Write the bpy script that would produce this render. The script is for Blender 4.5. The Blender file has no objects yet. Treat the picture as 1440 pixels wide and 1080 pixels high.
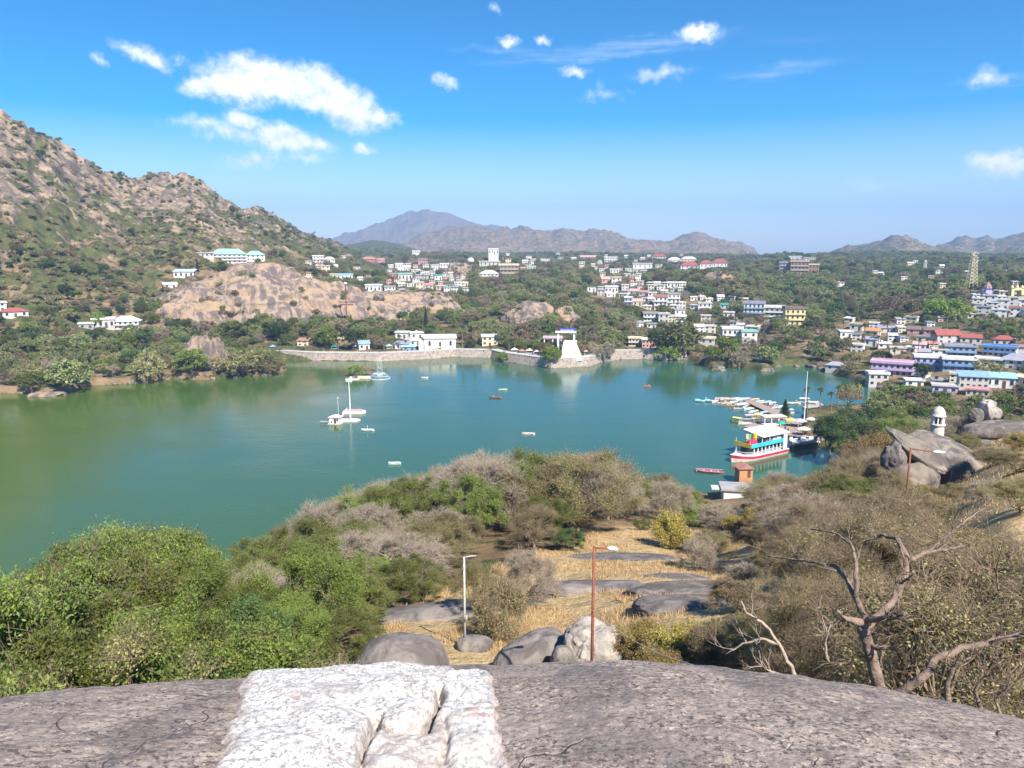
import bpy, math, random
import numpy as np
from mathutils import Vector, Matrix

# ------------------------------------------------------------------ camera, world, sun, exposure
SC = bpy.context.scene
COL = SC.collection
R = math.radians
F = 1070.0                       # focal length in photo pixels (1440 wide)
PITCH = R(9.97)
EYE = 60.0                       # eye height above the lake
cam = bpy.data.cameras.new('camera')
cam.sensor_width = 36.0; cam.lens = 36.0 * F / 1440.0
cam.clip_start = 0.1; cam.clip_end = 60000
camo = bpy.data.objects.new('camera', cam); COL.objects.link(camo)
camo.location = (0, 0, EYE); camo.rotation_euler = (math.pi / 2 - PITCH, 0, 0)
SC.camera = camo
SC.view_settings.view_transform = 'Standard'; SC.view_settings.look = 'None'
SC.view_settings.exposure = 0.96; SC.view_settings.gamma = 1.0
SC.render.engine = 'CYCLES'
SC.cycles.max_bounces = 5; SC.cycles.diffuse_bounces = 2; SC.cycles.glossy_bounces = 2
SC.cycles.transmission_bounces = 2; SC.cycles.transparent_max_bounces = 6; SC.cycles.volume_bounces = 0
SC.cycles.use_denoising = True

SUN_AZ, SUN_EL = 152.0, 46.0     # azimuth clockwise from the view direction (+Y)
sx, sy, sz = math.sin(R(SUN_AZ)) * math.cos(R(SUN_EL)), math.cos(R(SUN_AZ)) * math.cos(R(SUN_EL)), math.sin(R(SUN_EL))
sl = bpy.data.lights.new('sun', 'SUN'); sl.energy = 5.0; sl.angle = R(0.5); sl.color = (1.0, 0.93, 0.82)
so = bpy.data.objects.new('sun', sl); COL.objects.link(so)
so.rotation_euler = Vector((sx, sy, sz)).to_track_quat('Z', 'Y').to_euler()

W = bpy.data.worlds.new('World'); SC.world = W; W.use_nodes = True

class NT:
    """tiny node-tree helper"""
    def __init__(s, nt): s.nt = nt; s.n = nt.nodes; s.l = nt.links
    def new(s, t, **kw):
        nd = s.n.new(t)
        for k, v in kw.items(): setattr(nd, k, v)
        return nd
    def put(s, sock, v):
        if isinstance(v, bpy.types.NodeSocket): s.l.new(v, sock)
        elif isinstance(v, (int, float)):
            try: sock.default_value = v
            except Exception: sock.default_value = (v, v, v)
        else:
            v = tuple(v)
            if len(sock.default_value) == 4 and len(v) == 3: v = v + (1,)
            sock.default_value = v
    def math(s, op, a, b=0.0, c=0.0, clamp=False):
        nd = s.new('ShaderNodeMath', operation=op, use_clamp=clamp)
        for i, v in enumerate((a, b, c)): s.put(nd.inputs[i], v)
        return nd.outputs[0]
    def vmath(s, op, a, b=(0, 0, 0), out=0):
        nd = s.new('ShaderNodeVectorMath', operation=op)
        s.put(nd.inputs[0], a); s.put(nd.inputs[1], b)
        return nd.outputs[out]
    def mix(s, f, a, b, blend='MIX'):
        nd = s.new('ShaderNodeMix', data_type='RGBA', blend_type=blend)
        s.put(nd.inputs[0], f); s.put(nd.inputs[6], a); s.put(nd.inputs[7], b)
        return nd.outputs[2]
    def noise(s, vec, scale, detail=4, rough=.55, dist=0, out=0, lac=2.0):
        nd = s.new('ShaderNodeTexNoise')
        s.put(nd.inputs['Vector'], vec); nd.inputs['Scale'].default_value = scale
        nd.inputs['Detail'].default_value = detail; nd.inputs['Roughness'].default_value = rough
        nd.inputs['Distortion'].default_value = dist; nd.inputs['Lacunarity'].default_value = lac
        return nd.outputs[out]
    def ramp(s, f, stops, interp='LINEAR'):
        nd = s.new('ShaderNodeValToRGB'); cr = nd.color_ramp; cr.interpolation = interp
        while len(cr.elements) < len(stops): cr.elements.new(.5)
        for e, (p, c) in zip(cr.elements, stops):
            e.position = p; e.color = (c, c, c, 1) if isinstance(c, (int, float)) else tuple(c) + (1,)
        s.put(nd.inputs[0], f); return nd.outputs[0]
    def sstep(s, v, lo, hi):
        nd = s.new('ShaderNodeMapRange', interpolation_type='SMOOTHSTEP')
        s.put(nd.inputs[0], v); nd.inputs[1].default_value = lo; nd.inputs[2].default_value = hi
        return nd.outputs[0]

def azel(px, py):
    u, v = (px - 720) / F, (540 - py) / F
    Y = math.cos(PITCH) + v * math.sin(PITCH); Z = v * math.cos(PITCH) - math.sin(PITCH)
    return math.atan2(u, Y), math.atan2(Z, math.hypot(u, Y))

def build_world():
    t = NT(W.node_tree)
    bg = t.n['Background']
    sky = t.new('ShaderNodeTexSky', sky_type='NISHITA', sun_disc=False)
    sky.sun_elevation = R(SUN_EL); sky.sun_rotation = R(SUN_AZ); sky.altitude = 1200
    sky.air_density = 1.0; sky.dust_density = 1.3; sky.ozone_density = 3.0
    hs = t.new('ShaderNodeHueSaturation'); hs.inputs['Saturation'].default_value = 1.60; hs.inputs['Hue'].default_value = .498; hs.inputs['Value'].default_value = 1.0
    t.put(hs.inputs['Color'], sky.outputs[0])
    el0 = t.new('ShaderNodeSeparateXYZ'); t.put(el0.inputs[0], t.vmath('NORMALIZE', t.new('ShaderNodeTexCoord').outputs['Generated']))
    t.put(hs.inputs['Saturation'], t.math('ADD', .95, t.math('MULTIPLY', t.sstep(el0.outputs[2], -.03, .33), 1.40))); t.put(hs.inputs['Value'], t.math('SUBTRACT', 1.66, t.math('MULTIPLY', t.sstep(el0.outputs[2], -.05, .34), .58)))
    tc = t.new('ShaderNodeTexCoord').outputs['Generated']
    d = t.vmath('NORMALIZE', tc)
    sp = t.new('ShaderNodeSeparateXYZ'); t.put(sp.inputs[0], d)
    az = t.math('ARCTAN2', sp.outputs[0], sp.outputs[1]); el = t.math('ARCSINE', sp.outputs[2])
    cb = t.new('ShaderNodeCombineXYZ'); t.put(cb.inputs[0], az); t.put(cb.inputs[1], el)
    P = cb.outputs[0]
    w1 = t.noise(P, 26, 5, .6, out=1)
    w = t.vmath('MULTIPLY', t.vmath('SUBTRACT', w1, (.5, .5, .5)), (.034, .024, 0))
    w2 = t.noise(P, 90, 4, .6, out=1)
    w = t.vmath('ADD', w, t.vmath('MULTIPLY', t.vmath('SUBTRACT', w2, (.5, .5, .5)), (.010, .009, 0)))
    Q = t.vmath('ADD', P, w)
    def cloudset(lst):
        M = None
        for (px, py, hw, hh, rot, st) in lst:
            a, e = azel(px, py)
            mp = t.new('ShaderNodeMapping', vector_type='TEXTURE')
            t.put(mp.inputs[0], Q); mp.inputs[1].default_value = (a, e, 0)
            mp.inputs[2].default_value = (0, 0, R(rot)); mp.inputs[3].default_value = (hw * (1.06 if hw > 40 or py > 150 else .86) / F, hh * (1.32 if hw > 40 else .98) / F, 1)
            q = t.vmath('LENGTH', mp.outputs[0], out=1)
            m = t.math('MULTIPLY', t.math('SUBTRACT', 1.0, q), st if hw > 40 else st * .8)
            M = m if M is None else t.math('MAXIMUM', M, m)
        return M
    cumulus = [(345, 112, 58, 26, 0, 1), (300, 120, 42, 13, 8, 1), (392, 118, 55, 20, -4, 1), (440, 125, 50, 24, -12, 1), (490, 150, 48, 22, -18, 1),
               (528, 163, 30, 13, -8, .9), (345, 172, 32, 14, -14, .8), (395, 192, 48, 15, -10, .9), (440, 202, 30, 11, -10, .8), (285, 172, 34, 10, 0, .42), (330, 186, 60, 9, -8, .4),
               (357, 223, 36, 12, 12, .5), (424, 221, 28, 8, 0, .5), (513, 207, 19, 8, -8, .75), (202, 77, 38, 11, -12, .62), (215, 86, 30, 7, -8, .4), (138, 83, 9, 6, 0, .35), (250, 86, 12, 5, 0, .25),
               (983, 47, 34, 11, -4, .9), (718, 61, 18, 8, -6, .7), (760, 58, 11, 6, 0, .5), (808, 99, 22, 7, 0, .6), (624, 115, 20, 8, -14, .55), (697, 11, 10, 6, 0, .3),
               (932, 104, 34, 9, 3, .42), (1390, 109, 26, 10, -4, .5), (1415, 231, 44, 13, 0, .85), (1225, 262, 26, 6, 0, .2), (845, 133, 20, 6, 0, .15)]
    M = cloudset(cumulus)
    n1 = t.noise(P, 60, 6, .62)
    dens = t.math('ADD', M, t.math('MULTIPLY', t.math('SUBTRACT', n1, .5), .75))
    D = t.sstep(dens, -.16, .62)
    # thin streaks of high cloud
    mpw = t.new('ShaderNodeMapping'); t.put(mpw.inputs[0], P); mpw.inputs[2].default_value = (0, 0, R(-4)); mpw.inputs[3].default_value = (5, 60, 1)
    n3 = t.noise(mpw.outputs[0], 1.6, 5, .6)
    M2 = cloudset([(860, 72, 200, 12, 4, 1), (700, 71, 110, 5, -3, .5), (930, 62, 130, 8, 5, .9), (1100, 97, 90, 9, 4, .8), (1400, 112, 60, 9, 0, .7), (930, 104, 60, 8, 3, .6), (1410, 222, 50, 9, 3, .8), (1290, 130, 130, 10, 0, .2), (1120, 55, 120, 8, 0, .2)])
    D2 = t.math('MULTIPLY', t.sstep(M2, 0.0, .9), t.sstep(n3, .30, .75))
    D2 = t.math('MULTIPLY', D2, .42)
    # light inside a cloud: upper lobes bright, flat bases a little lavender-grey
    n2 = t.noise(t.vmath('ADD', P, (0, -.012, 0)), 60, 5, .6)
    rel = t.math('ADD', t.math('MULTIPLY', t.math('SUBTRACT', n1, n2), 3.2), .72, clamp=True)
    cc = t.mix(rel, (6.8, 7.6, 9.2), (10.6, 10.6, 10.8))
    skyc = t.mix(D2, hs.outputs[0], (8.3, 9.0, 10.2))
    skyc = t.mix(D, skyc, cc)
    t.put(bg.inputs[0], skyc)
    bg.inputs[1].default_value = 0.076
build_world()

# ------------------------------------------------------------------ helpers: naming, meshes, noise
def tag(o, label=None, cat=None, group=None, kind=None):
    if label: o['label'] = label
    if cat: o['category'] = cat
    if group: o['group'] = group
    if kind: o['kind'] = kind
    return o
def empty(name, loc=(0, 0, 0), rz=0.0, **kw):
    o = bpy.data.objects.new(name, None); COL.objects.link(o)
    o.location = loc; o.rotation_euler = (0, 0, rz); o.empty_display_size = .2
    return tag(o, **kw)
def link(name, me, parent=None, loc=None, rz=None, **kw):
    o = bpy.data.objects.new(name, me); COL.objects.link(o)
    if parent is not None: o.parent = parent
    if loc is not None: o.location = loc
    if rz is not None: o.rotation_euler = (0, 0, rz)
    return tag(o, **kw)
def copy_tree(o, parent=None):
    c = o.copy(); COL.objects.link(c); c.parent = parent
    for ch in o.children: copy_tree(ch, c)
    return c
def npmesh(name, v, faces, mats, mi=None, smooth=False, attrs=None):
    """faces: list of (m,k) integer arrays; mi: list of material indices per array (int or array)"""
    me = bpy.data.meshes.new(name)
    v = np.asarray(v, np.float32)
    me.vertices.add(len(v)); me.vertices.foreach_set('co', v.ravel())
    fs = [f for f in faces if len(f)]
    nl = sum(f.size for f in fs); nf = sum(len(f) for f in fs)
    me.loops.add(nl); me.polygons.add(nf)
    me.loops.foreach_set('vertex_index', np.concatenate([f.ravel() for f in fs]).astype(np.int32))
    st = np.concatenate([np.full(len(f), f.shape[1], np.int32) for f in fs])
    me.polygons.foreach_set('loop_start', np.concatenate([[0], np.cumsum(st)[:-1]]).astype(np.int32))
    for m in (mats if isinstance(mats, (list, tuple)) else [mats]): me.materials.append(m)
    if mi is not None:
        me.polygons.foreach_set('material_index', np.concatenate([np.broadcast_to(np.asarray(i, np.int32), (len(f),)) for i, f in zip(mi, faces) if len(f)]).astype(np.int32))
    me.update(calc_edges=True)
    if smooth: me.polygons.foreach_set('use_smooth', np.ones(nf, bool))
    for k, a in (attrs or {}).items():
        a = np.asarray(a, np.float32)
        if a.ndim == 1:
            at = me.attributes.new(k, 'FLOAT', 'POINT'); at.data.foreach_set('value', a)
        else:
            at = me.attributes.new(k, 'FLOAT_COLOR', 'POINT'); at.data.foreach_set('color', a.ravel())
    return me
class MB:
    """collects boxes, prisms, tubes, lathes into one mesh"""
    def __init__(s): s.v = []; s.f = []; s.m = []
    def add(s, vs, fs, m=0):
        b = len(s.v); s.v += [tuple(p) for p in vs]
        s.f += [tuple(i + b for i in f) for f in fs]; s.m += [m] * len(fs); return s
    def box(s, x0, x1, y0, y1, z0, z1, m=0, rz=0, c=(0, 0)):
        vs = [(x, y, z) for z in (z0, z1) for (x, y) in ((x0, y0), (x1, y0), (x1, y1), (x0, y1))]
        if rz:
            ca, sa = math.cos(rz), math.sin(rz)
            vs = [(c[0] + (x - c[0]) * ca - (y - c[1]) * sa, c[1] + (x - c[0]) * sa + (y - c[1]) * ca, z) for x, y, z in vs]
        return s.add(vs, [(3, 2, 1, 0), (4, 5, 6, 7), (0, 1, 5, 4), (1, 2, 6, 5), (2, 3, 7, 6), (3, 0, 4, 7)], m)
    def tube(s, pts, rad, n=8, m=0, cap=True):
        pts = [Vector(p) for p in pts]; rad = rad if isinstance(rad, (list, tuple)) else [rad] * len(pts)
        vs = []; fs = []
        for i, p in enumerate(pts):
            t = (pts[min(i + 1, len(pts) - 1)] - pts[max(i - 1, 0)]).normalized()
            a = t.orthogonal().normalized() if i == 0 else (a - t * a.dot(t)).normalized()
            b = t.cross(a)
            for k in range(n):
                q = 2 * math.pi * k / n
                vs.append(p + (a * math.cos(q) + b * math.sin(q)) * rad[i])
        for i in range(len(pts) - 1):
            for k in range(n):
                k2 = (k + 1) % n; fs.append((i * n + k, i * n + k2, (i + 1) * n + k2, (i + 1) * n + k))
        if cap: fs += [tuple(range(n - 1, -1, -1)), tuple((len(pts) - 1) * n + k for k in range(n))]
        return s.add(vs, fs, m)
    def lathe(s, prof, n=16, c=(0, 0), m=0, a0=0.0):
        vs = []; fs = []
        for (r, z) in prof:
            for k in range(n):
                q = a0 + 2 * math.pi * k / n; vs.append((c[0] + r * math.cos(q), c[1] + r * math.sin(q), z))
        for i in range(len(prof) - 1):
            for k in range(n):
                k2 = (k + 1) % n; fs.append((i * n + k, i * n + k2, (i + 1) * n + k2, (i + 1) * n + k))
        fs += [tuple(range(n - 1, -1, -1)), tuple((len(prof) - 1) * n + k for k in range(n))]
        return s.add(vs, fs, m)
    def prism(s, poly, z0, z1, m=0):
        n = len(poly); vs = [(x, y, z0) for x, y in poly] + [(x, y, z1) for x, y in poly]
        return s.add(vs, [tuple(range(n - 1, -1, -1)), tuple(range(n, 2 * n))] + [(i, (i + 1) % n, n + (i + 1) % n, n + i) for i in range(n)], m)
    def mesh(s, name, mats, smooth=False):
        me = bpy.data.meshes.new(name); me.from_pydata(s.v, [], s.f)
        for m in (mats if isinstance(mats, (list, tuple)) else [mats]): me.materials.append(m)
        me.polygons.foreach_set('material_index', s.m)
        if smooth: me.polygons.foreach_set('use_smooth', [True] * len(s.f))
        me.update(); return me
    def build(s, name, mats, parent=None, smooth=False, **kw):
        return link(name, s.mesh(name, mats, smooth), parent, **kw)

def _h(ix, iy, iz, seed):
    M32 = np.uint32
    n = (ix.astype(np.int64) * 374761393 + iy.astype(np.int64) * 668265263 + iz.astype(np.int64) * 2147483647 + seed * 1274126177) & 0xffffffff
    n = n.astype(M32); n = (n ^ (n >> M32(13))) * M32(1274126177); n = (n ^ (n >> M32(16))) * M32(2246822519); n = n ^ (n >> M32(15))
    return n.astype(np.float64) / 4294967295.0 * 2 - 1
def vnoise(x, y, z=None, seed=0):
    x = np.asarray(x, float); y = np.asarray(y, float); z = np.zeros_like(x) if z is None else np.asarray(z, float)
    ix, iy, iz = np.floor(x), np.floor(y), np.floor(z)
    fx, fy, fz = x - ix, y - iy, z - iz
    ux, uy, uz = (f * f * f * (f * (f * 6 - 15) + 10) for f in (fx, fy, fz))
    r = 0
    for dx in (0, 1):
        for dy in (0, 1):
            for dz in (0, 1):
                w = (ux if dx else 1 - ux) * (uy if dy else 1 - uy) * (uz if dz else 1 - uz)
                r = r + w * _h(ix + dx, iy + dy, iz + dz, seed)
    return r
def fbm(x, y, z=None, octv=4, seed=0, gain=.5, ridged=False):
    a, s, r = 1.0, 1.0, 0
    for k in range(octv):
        n = vnoise(np.asarray(x) * s, np.asarray(y) * s, None if z is None else np.asarray(z) * s, seed + k * 17)
        r = r + a * ((1 - 2 * np.abs(n)) if ridged else n); a *= gain; s *= 2.03
    return r
def sst(a, b, x):
    t = np.clip((x - a) / (b - a), 0, 1); return t * t * (3 - 2 * t)

# ------------------------------------------------------------------ where a photo pixel looks
def pray(px, py):
    u, v = (px - 720) / F, (540 - py) / F
    return np.array((u, math.cos(PITCH) + v * math.sin(PITCH), v * math.cos(PITCH) - math.sin(PITCH)))
def at_d(px, py, d):              # point on the pixel's ray at horizontal distance d
    r = pray(px, py); r = r / math.hypot(r[0], r[1]); return (r[0] * d, r[1] * d, EYE + r[2] * d)
def at_z(px, py, z=0.0):          # where the pixel's ray meets level z
    r = pray(px, py); k = (z - EYE) / r[2]; return (r[0] * k, r[1] * k, z)
def pix(x, y, z):
    dz = z - EYE; c, s = math.cos(PITCH), math.sin(PITCH)
    w = y * c - dz * s; v = y * s + dz * c
    return 720 + F * x / w, 540 - F * v / w
def m_per_px(x, y, z): return (y * math.cos(PITCH) - (z - EYE) * math.sin(PITCH)) / F

# ------------------------------------------------------------------ terrain
LAKE_PX = [(-420, 590), (-200, 572), (-60, 560), (0, 553), (45, 553), (62, 556), (100, 552), (130, 542), (210, 538), (240, 533), (290, 534), (380, 528), (404, 520), (398, 512),
           (372, 504), (440, 507), (530, 508), (600, 505), (640, 502), (690, 503), (703, 508), (740, 513), (775, 518), (830, 515), (850, 509), (872, 505), (905, 505), (940, 507), (968, 506),
           (979, 510), (1002, 521), (1027, 516), (1055, 519), (1074, 523), (1101, 515), (1136, 515), (1160, 521), (1187, 531), (1214, 541), (1243, 547), (1262, 556), (1240, 566), (1216, 572),
           (1195, 576), (1160, 579), (1128, 583), (1122, 612), (1150, 628), (1182, 636), (1192, 655), (1165, 672), (1110, 692), (1060, 697), (1000, 697), (960, 704), (910, 706), (860, 708), (760, 722), (620, 765), (500, 805),
           (400, 850), (290, 880), (150, 898), (0, 903), (-200, 910), (-500, 920)]
LAKE = np.array([at_z(px, py)[:2] for px, py in LAKE_PX])
def sdist(x, y, poly):
    """signed distance to a polygon, positive outside"""
    x = np.asarray(x, float); y = np.asarray(y, float)
    dm = np.full(x.shape, 1e12); ins = np.zeros(x.shape, bool)
    n = len(poly)
    for i in range(n):
        ax, ay = poly[i]; bx, by = poly[(i + 1) % n]
        ex, ey = bx - ax, by - ay; L = ex * ex + ey * ey + 1e-12
        t = np.clip(((x - ax) * ex + (y - ay) * ey) / L, 0, 1)
        dm = np.minimum(dm, (x - ax - t * ex) ** 2 + (y - ay - t * ey) ** 2)
        c = ((ay > y) != (by > y)) & (x < ex * (y - ay) / (ey + 1e-12) + ax)
        ins ^= c
    d = np.sqrt(dm); return np.where(ins, -d, d)

NEARK = {  # near slope down to the south shore: column px -> (distance, height) knots
    -400: [(2, 54), (8, 47), (15, 43), (30, 36), (60, 26), (90, 13), (112, 3), (130, 1), (300, 1)],
    0: [(2, 54), (8, 47), (15, 43), (30, 36.5), (60, 27), (90, 14), (110, 3), (130, 1), (300, 1)],
    200: [(2, 54), (8, 48), (15, 44), (30, 38), (60, 29), (90, 16), (112, 3), (130, 1), (300, 1)],
    400: [(2, 54), (8, 48), (20, 43.5), (37, 39.4), (60, 33), (90, 20), (115, 6), (128, 1), (300, 1)],
    600: [(2, 54), (8, 49), (20, 44), (37, 39.4), (60, 33.5), (90, 25.5), (120, 17), (145, 4), (158, 1), (300, 1)],
    800: [(2, 54), (8, 50), (20, 45), (37, 39.4), (60, 34), (80, 28.5), (110, 21), (140, 14), (160, 9), (178, 1), (300, 1)],
    1000: [(2, 54), (8, 51), (20, 47), (37, 41.5), (60, 34.5), (80, 28.5), (110, 20), (150, 8), (185, 1), (300, 1)],
    1150: [(2, 54), (8, 51), (20, 48), (40, 42.5), (60, 38), (90, 31), (120, 22), (160, 11), (205, 1.2), (240, 1.5), (300, 2)],
    1320: [(2, 54), (8, 51), (20, 49), (50, 43), (90, 35.5), (120, 31.5), (150, 25), (200, 13), (240, 8), (300, 4)],
    1440: [(2, 54), (8, 52), (20, 50), (50, 46), (90, 40.5), (120, 36.5), (160, 27), (210, 15), (260, 9), (300, 6)],
    1800: [(2, 54), (8, 52), (20, 50), (50, 49), (90, 46), (120, 44), (200, 29), (260, 18), (300, 14)]}
_nk = sorted(NEARK); _nkaz = np.array([azel(k, 700)[0] for k in _nk])
_nd = np.array([2, 5, 8, 12, 15, 20, 30, 37, 45, 60, 70, 80, 90, 100, 110, 120, 130, 140, 150, 160, 178, 200, 220, 240, 260, 300.])
_ntab = np.array([np.interp(_nd, *zip(*NEARK[k])) for k in _nk])
def near_base(az, d):
    az = np.clip(az, _nkaz[0], _nkaz[-1] - 1e-6); i = np.clip(np.searchsorted(_nkaz, az, 'right') - 1, 0, len(_nkaz) - 2)
    t = (az - _nkaz[i]) / (_nkaz[i + 1] - _nkaz[i]); t = t * t * (3 - 2 * t) * .5 + t * .5
    dd = np.clip(d, 2, 299.9); j = np.clip(np.searchsorted(_nd, dd, 'right') - 1, 0, len(_nd) - 2)
    s = (dd - _nd[j]) / (_nd[j + 1] - _nd[j])
    g = lambda a: _ntab[a, j] * (1 - s) + _ntab[a, j + 1] * s
    return g(i) * (1 - t) + g(i + 1) * t
def far_base(az, d):
    z = np.interp(d, [250, 330, 430, 480, 580, 800, 1300, 1900, 2300, 2700, 12000], [2.6, 2.8, 3.0, 6.0, 11.5, 22, 34, 43, 42, 30, -20])
    # right-hand bank climbs sooner behind the lakeside houses
    r = sst(.42, .60, az) * sst(300, 380, d) * (1 - sst(900, 1500, d))
    return z + 5 * r
RIDGES = [  # skyline (px, py, distance), foot distance, back width, power, roughness
    dict(n='left', sk=[(-700, -60, 760), (-300, 40, 780), (-100, 112, 800), (0, 157, 820), (30, 170, 830), (50, 187, 840), (100, 216, 860), (150, 244, 900), (185, 253, 930), (215, 252, 950), (262, 247, 960),
         (280, 256, 970), (310, 281, 1000), (340, 299, 1030), (362, 293, 1150), (385, 306, 1180), (420, 327, 1250), (450, 337, 1350), (480, 347, 1500), (505, 360, 1700), (540, 380, 1800)], foot=440, back=900, pw=1.12, rough=9),
    dict(n='far', sk=[(430, 352, 6800), (475, 334, 6800), (500, 326, 6800), (535, 317, 6800), (560, 307, 6800), (580, 301, 6800), (600, 300, 6800), (640, 304, 6800), (680, 313, 6800), (705, 321, 6800), (745, 337, 6800), (790, 352, 6800), (850, 380, 6800)],
         foot=5000, back=1500, pw=1.0, rough=26),
    dict(n='mid', sk=[(400, 372, 3900), (480, 358, 3900), (520, 351, 3900), (560, 345, 3900), (600, 334, 3900), (630, 325, 3900), (655, 319, 3900), (700, 322, 3900), (730, 321, 3900), (760, 323, 3900), (776, 330, 3900), (790, 325, 3900),
         (820, 331, 3900), (850, 328, 3900), (870, 334, 3900), (900, 340, 3900), (935, 341, 3900), (958, 331, 3900), (975, 327, 3900), (990, 328, 3900), (1010, 336, 3900), (1040, 345, 3900), (1066, 360, 3900), (1100, 372, 3900), (1150, 385, 3900)],
         foot=2500, back=900, pw=1.15, rough=22),
    dict(n='dark', sk=[(430, 356, 2600), (480, 347, 2600), (520, 340, 2600), (560, 343, 2600), (590, 352, 2600), (615, 364, 2600), (660, 380, 2600)], foot=2000, back=500, pw=1.0, rough=5),  # low ridge whose ground colour carries a painted cloud shadow
    dict(n='right', sk=[(1080, 380, 2900), (1130, 364, 2900), (1165, 357, 2900), (1200, 351, 2900), (1230, 343, 2900), (1255, 336, 2900), (1275, 330, 2900), (1295, 341, 2900), (1318, 349, 2900), (1330, 351, 2900), (1400, 362, 2900), (1450, 366, 2900), (1700, 372, 2900)],
         foot=2050, back=500, pw=1.1, rough=14),
    dict(n='rightb', sk=[(1290, 372, 4200), (1318, 350, 4200), (1335, 346, 4200), (1345, 338, 4200), (1358, 335, 4200), (1372, 341, 4200), (1388, 334, 4200), (1400, 337, 4200), (1420, 331, 4200), (1440, 324, 4200), (1500, 303, 4200), (1600, 285, 4200), (1900, 260, 4200)],
         foot=2600, back=1200, pw=1.1, rough=16)]
for rd in RIDGES:
    a = [azel(px, py) for px, py, D in rd['sk']]
    rd['az'] = np.array([q[0] for q in a]); rd['D'] = np.array([D for _, _, D in rd['sk']], float)
    rd['z'] = EYE + rd['D'] * np.tan([q[1] for q in a])
def knoll(x, y, px, py, d, rx, ry, h, rot=0):
    c = at_d(px, py, d); ca, sa = math.cos(R(rot)), math.sin(R(rot))
    dx, dy = x - c[0], y - c[1]; u = (dx * ca + dy * sa) / rx; v = (-dx * sa + dy * ca) / ry
    return h * np.exp(-(u * u + v * v) * 1.5)
def terrain(az, d):
    """height and ground-cover masks (rock, scrub, dry grass) at azimuth/distance arrays"""
    x, y = d * np.sin(az), d * np.cos(az)
    nb, fb = near_base(az, d), far_base(az, d)
    sd = sdist(x, y, LAKE)
    w = sst(215, 300, d)
    z = nb * (1 - w) + fb * w
    # low wooded foothills round the town
    n = fbm(x / 170, y / 170, None, 3, 5)
    z = z + n * 7 * sst(450, 700, d) * (1 - sst(2000, 2600, d))
    z = z + knoll(x, y, 740, 455, 520, 46, 36, 13, 10) + knoll(x, y, 1000, 400, 760, 80, 60, 15) + knoll(x, y, 700, 375, 1050, 90, 90, 17) \
          + knoll(x, y, 640, 470, 640, 80, 60, 5) + knoll(x, y, 590, 358, 1500, 160, 120, 14) + knoll(x, y, 1120, 385, 1150, 120, 90, 12) + knoll(x, y, 1425, 400, 760, 90, 70, 9)
    rough = np.zeros_like(z); hill = np.zeros_like(z)
    for rd in RIDGES:
        D = np.interp(az, rd['az'], rd['D']); zr = np.interp(az, rd['az'], rd['z'], left=rd['z'][0], right=rd['z'][-1])
        D = D + fbm(az * 55, az * 0, None, 3, 31) * rd['rough'] * 1.5
        s = np.where(d < D, np.clip((d - rd['foot']) / (D - rd['foot']), 0, 1) ** rd['pw'], 1 - sst(0, 1, (d - D) / rd['back']))
        zz = fb + (zr - fb) * s
        zz = np.where((d < rd['foot']) | (d > D + rd['back']), -50, zz)
        up = zz - z; k = sst(0, 30, up)
        z = np.maximum(z, zz); hill = np.maximum(hill, k * (1 if rd['n'] == 'left' else 2) * (up > 0)); rough = np.maximum(rough, np.where(up > 0, sst(0, 25, up) * rd['rough'] * sst(0, .3, s), 0))
    bigs = np.where(d < 1800, 60, 330.)
    r1 = fbm(x / bigs, y / bigs, None, 6, 11, .56, ridged=True)
    z = z + rough * (r1 - .45) * np.where(d < 1900, .6, 1.15)
    small = fbm(x / 9, y / 9, None, 3, 13) * .6 * sst(20, 60, d) * (1 - sst(1200, 1800, d))
    z = z + small * np.where(rough > 0, 1.8, .8)
    # lake bed and shore
    k = sst(-2.5, 2.5, sd)
    z = np.where(sd < 2.5, -3 + (np.minimum(z, 3.2) + 3) * k, z)
    return x, y, z, sd, hill, rough, r1

def polar_grid():
    na = 1040
    az = np.linspace(R(-47), R(47), na)
    d = np.concatenate([np.geomspace(2.2, 120, 190, False), np.linspace(120, 400, 210, False), np.linspace(400, 1300, 400, False), np.geomspace(1300, 9300, 230)])
    return az, d
GAZ, GD = polar_grid()
_A, _D = np.meshgrid(GAZ, GD, indexing='ij')
GX, GY, GZ, GSD, GHILL, GROUGH, GR1 = terrain(_A, _D)
GZ = np.where((_D < 7.0), np.minimum(GZ, 54 - (_D - 2) * .6), GZ)
def hz(x, y):
    az = math.atan2(x, y); d = math.hypot(x, y)
    fi = (az - GAZ[0]) / (GAZ[1] - GAZ[0]); i = min(max(int(fi), 0), len(GAZ) - 2); fi = min(max(fi - i, 0), 1)
    j = min(max(int(np.searchsorted(GD, d)) - 1, 0), len(GD) - 2); fj = min(max((d - GD[j]) / (GD[j + 1] - GD[j]), 0), 1)
    return float((GZ[i, j] * (1 - fj) + GZ[i, j + 1] * fj) * (1 - fi) + (GZ[i + 1, j] * (1 - fj) + GZ[i + 1, j + 1] * fj) * fi)
def hit(px, py, dmin=6.0):
    """where the pixel's ray first meets the ground or the lake"""
    r = pray(px, py); h = math.hypot(r[0], r[1]); az = math.atan2(r[0], r[1]); sl_ = r[2] / h
    i = int(np.clip(round((az - GAZ[0]) / (GAZ[1] - GAZ[0])), 0, len(GAZ) - 1))
    prof = np.maximum(GZ[i], 0.0); ray = EYE + sl_ * GD
    ok = np.where((ray <= prof) & (GD > dmin))[0]
    if not len(ok): return None
    j = ok[0]
    d = GD[j]
    if j > 0:
        a, b = ray[j - 1] - prof[j - 1], ray[j] - prof[j]
        if a > 0: d = GD[j - 1] + (GD[j] - GD[j - 1]) * a / (a - b)
    return (d * math.sin(az), d * math.cos(az), max(EYE + sl_ * d, 0.0))
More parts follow.
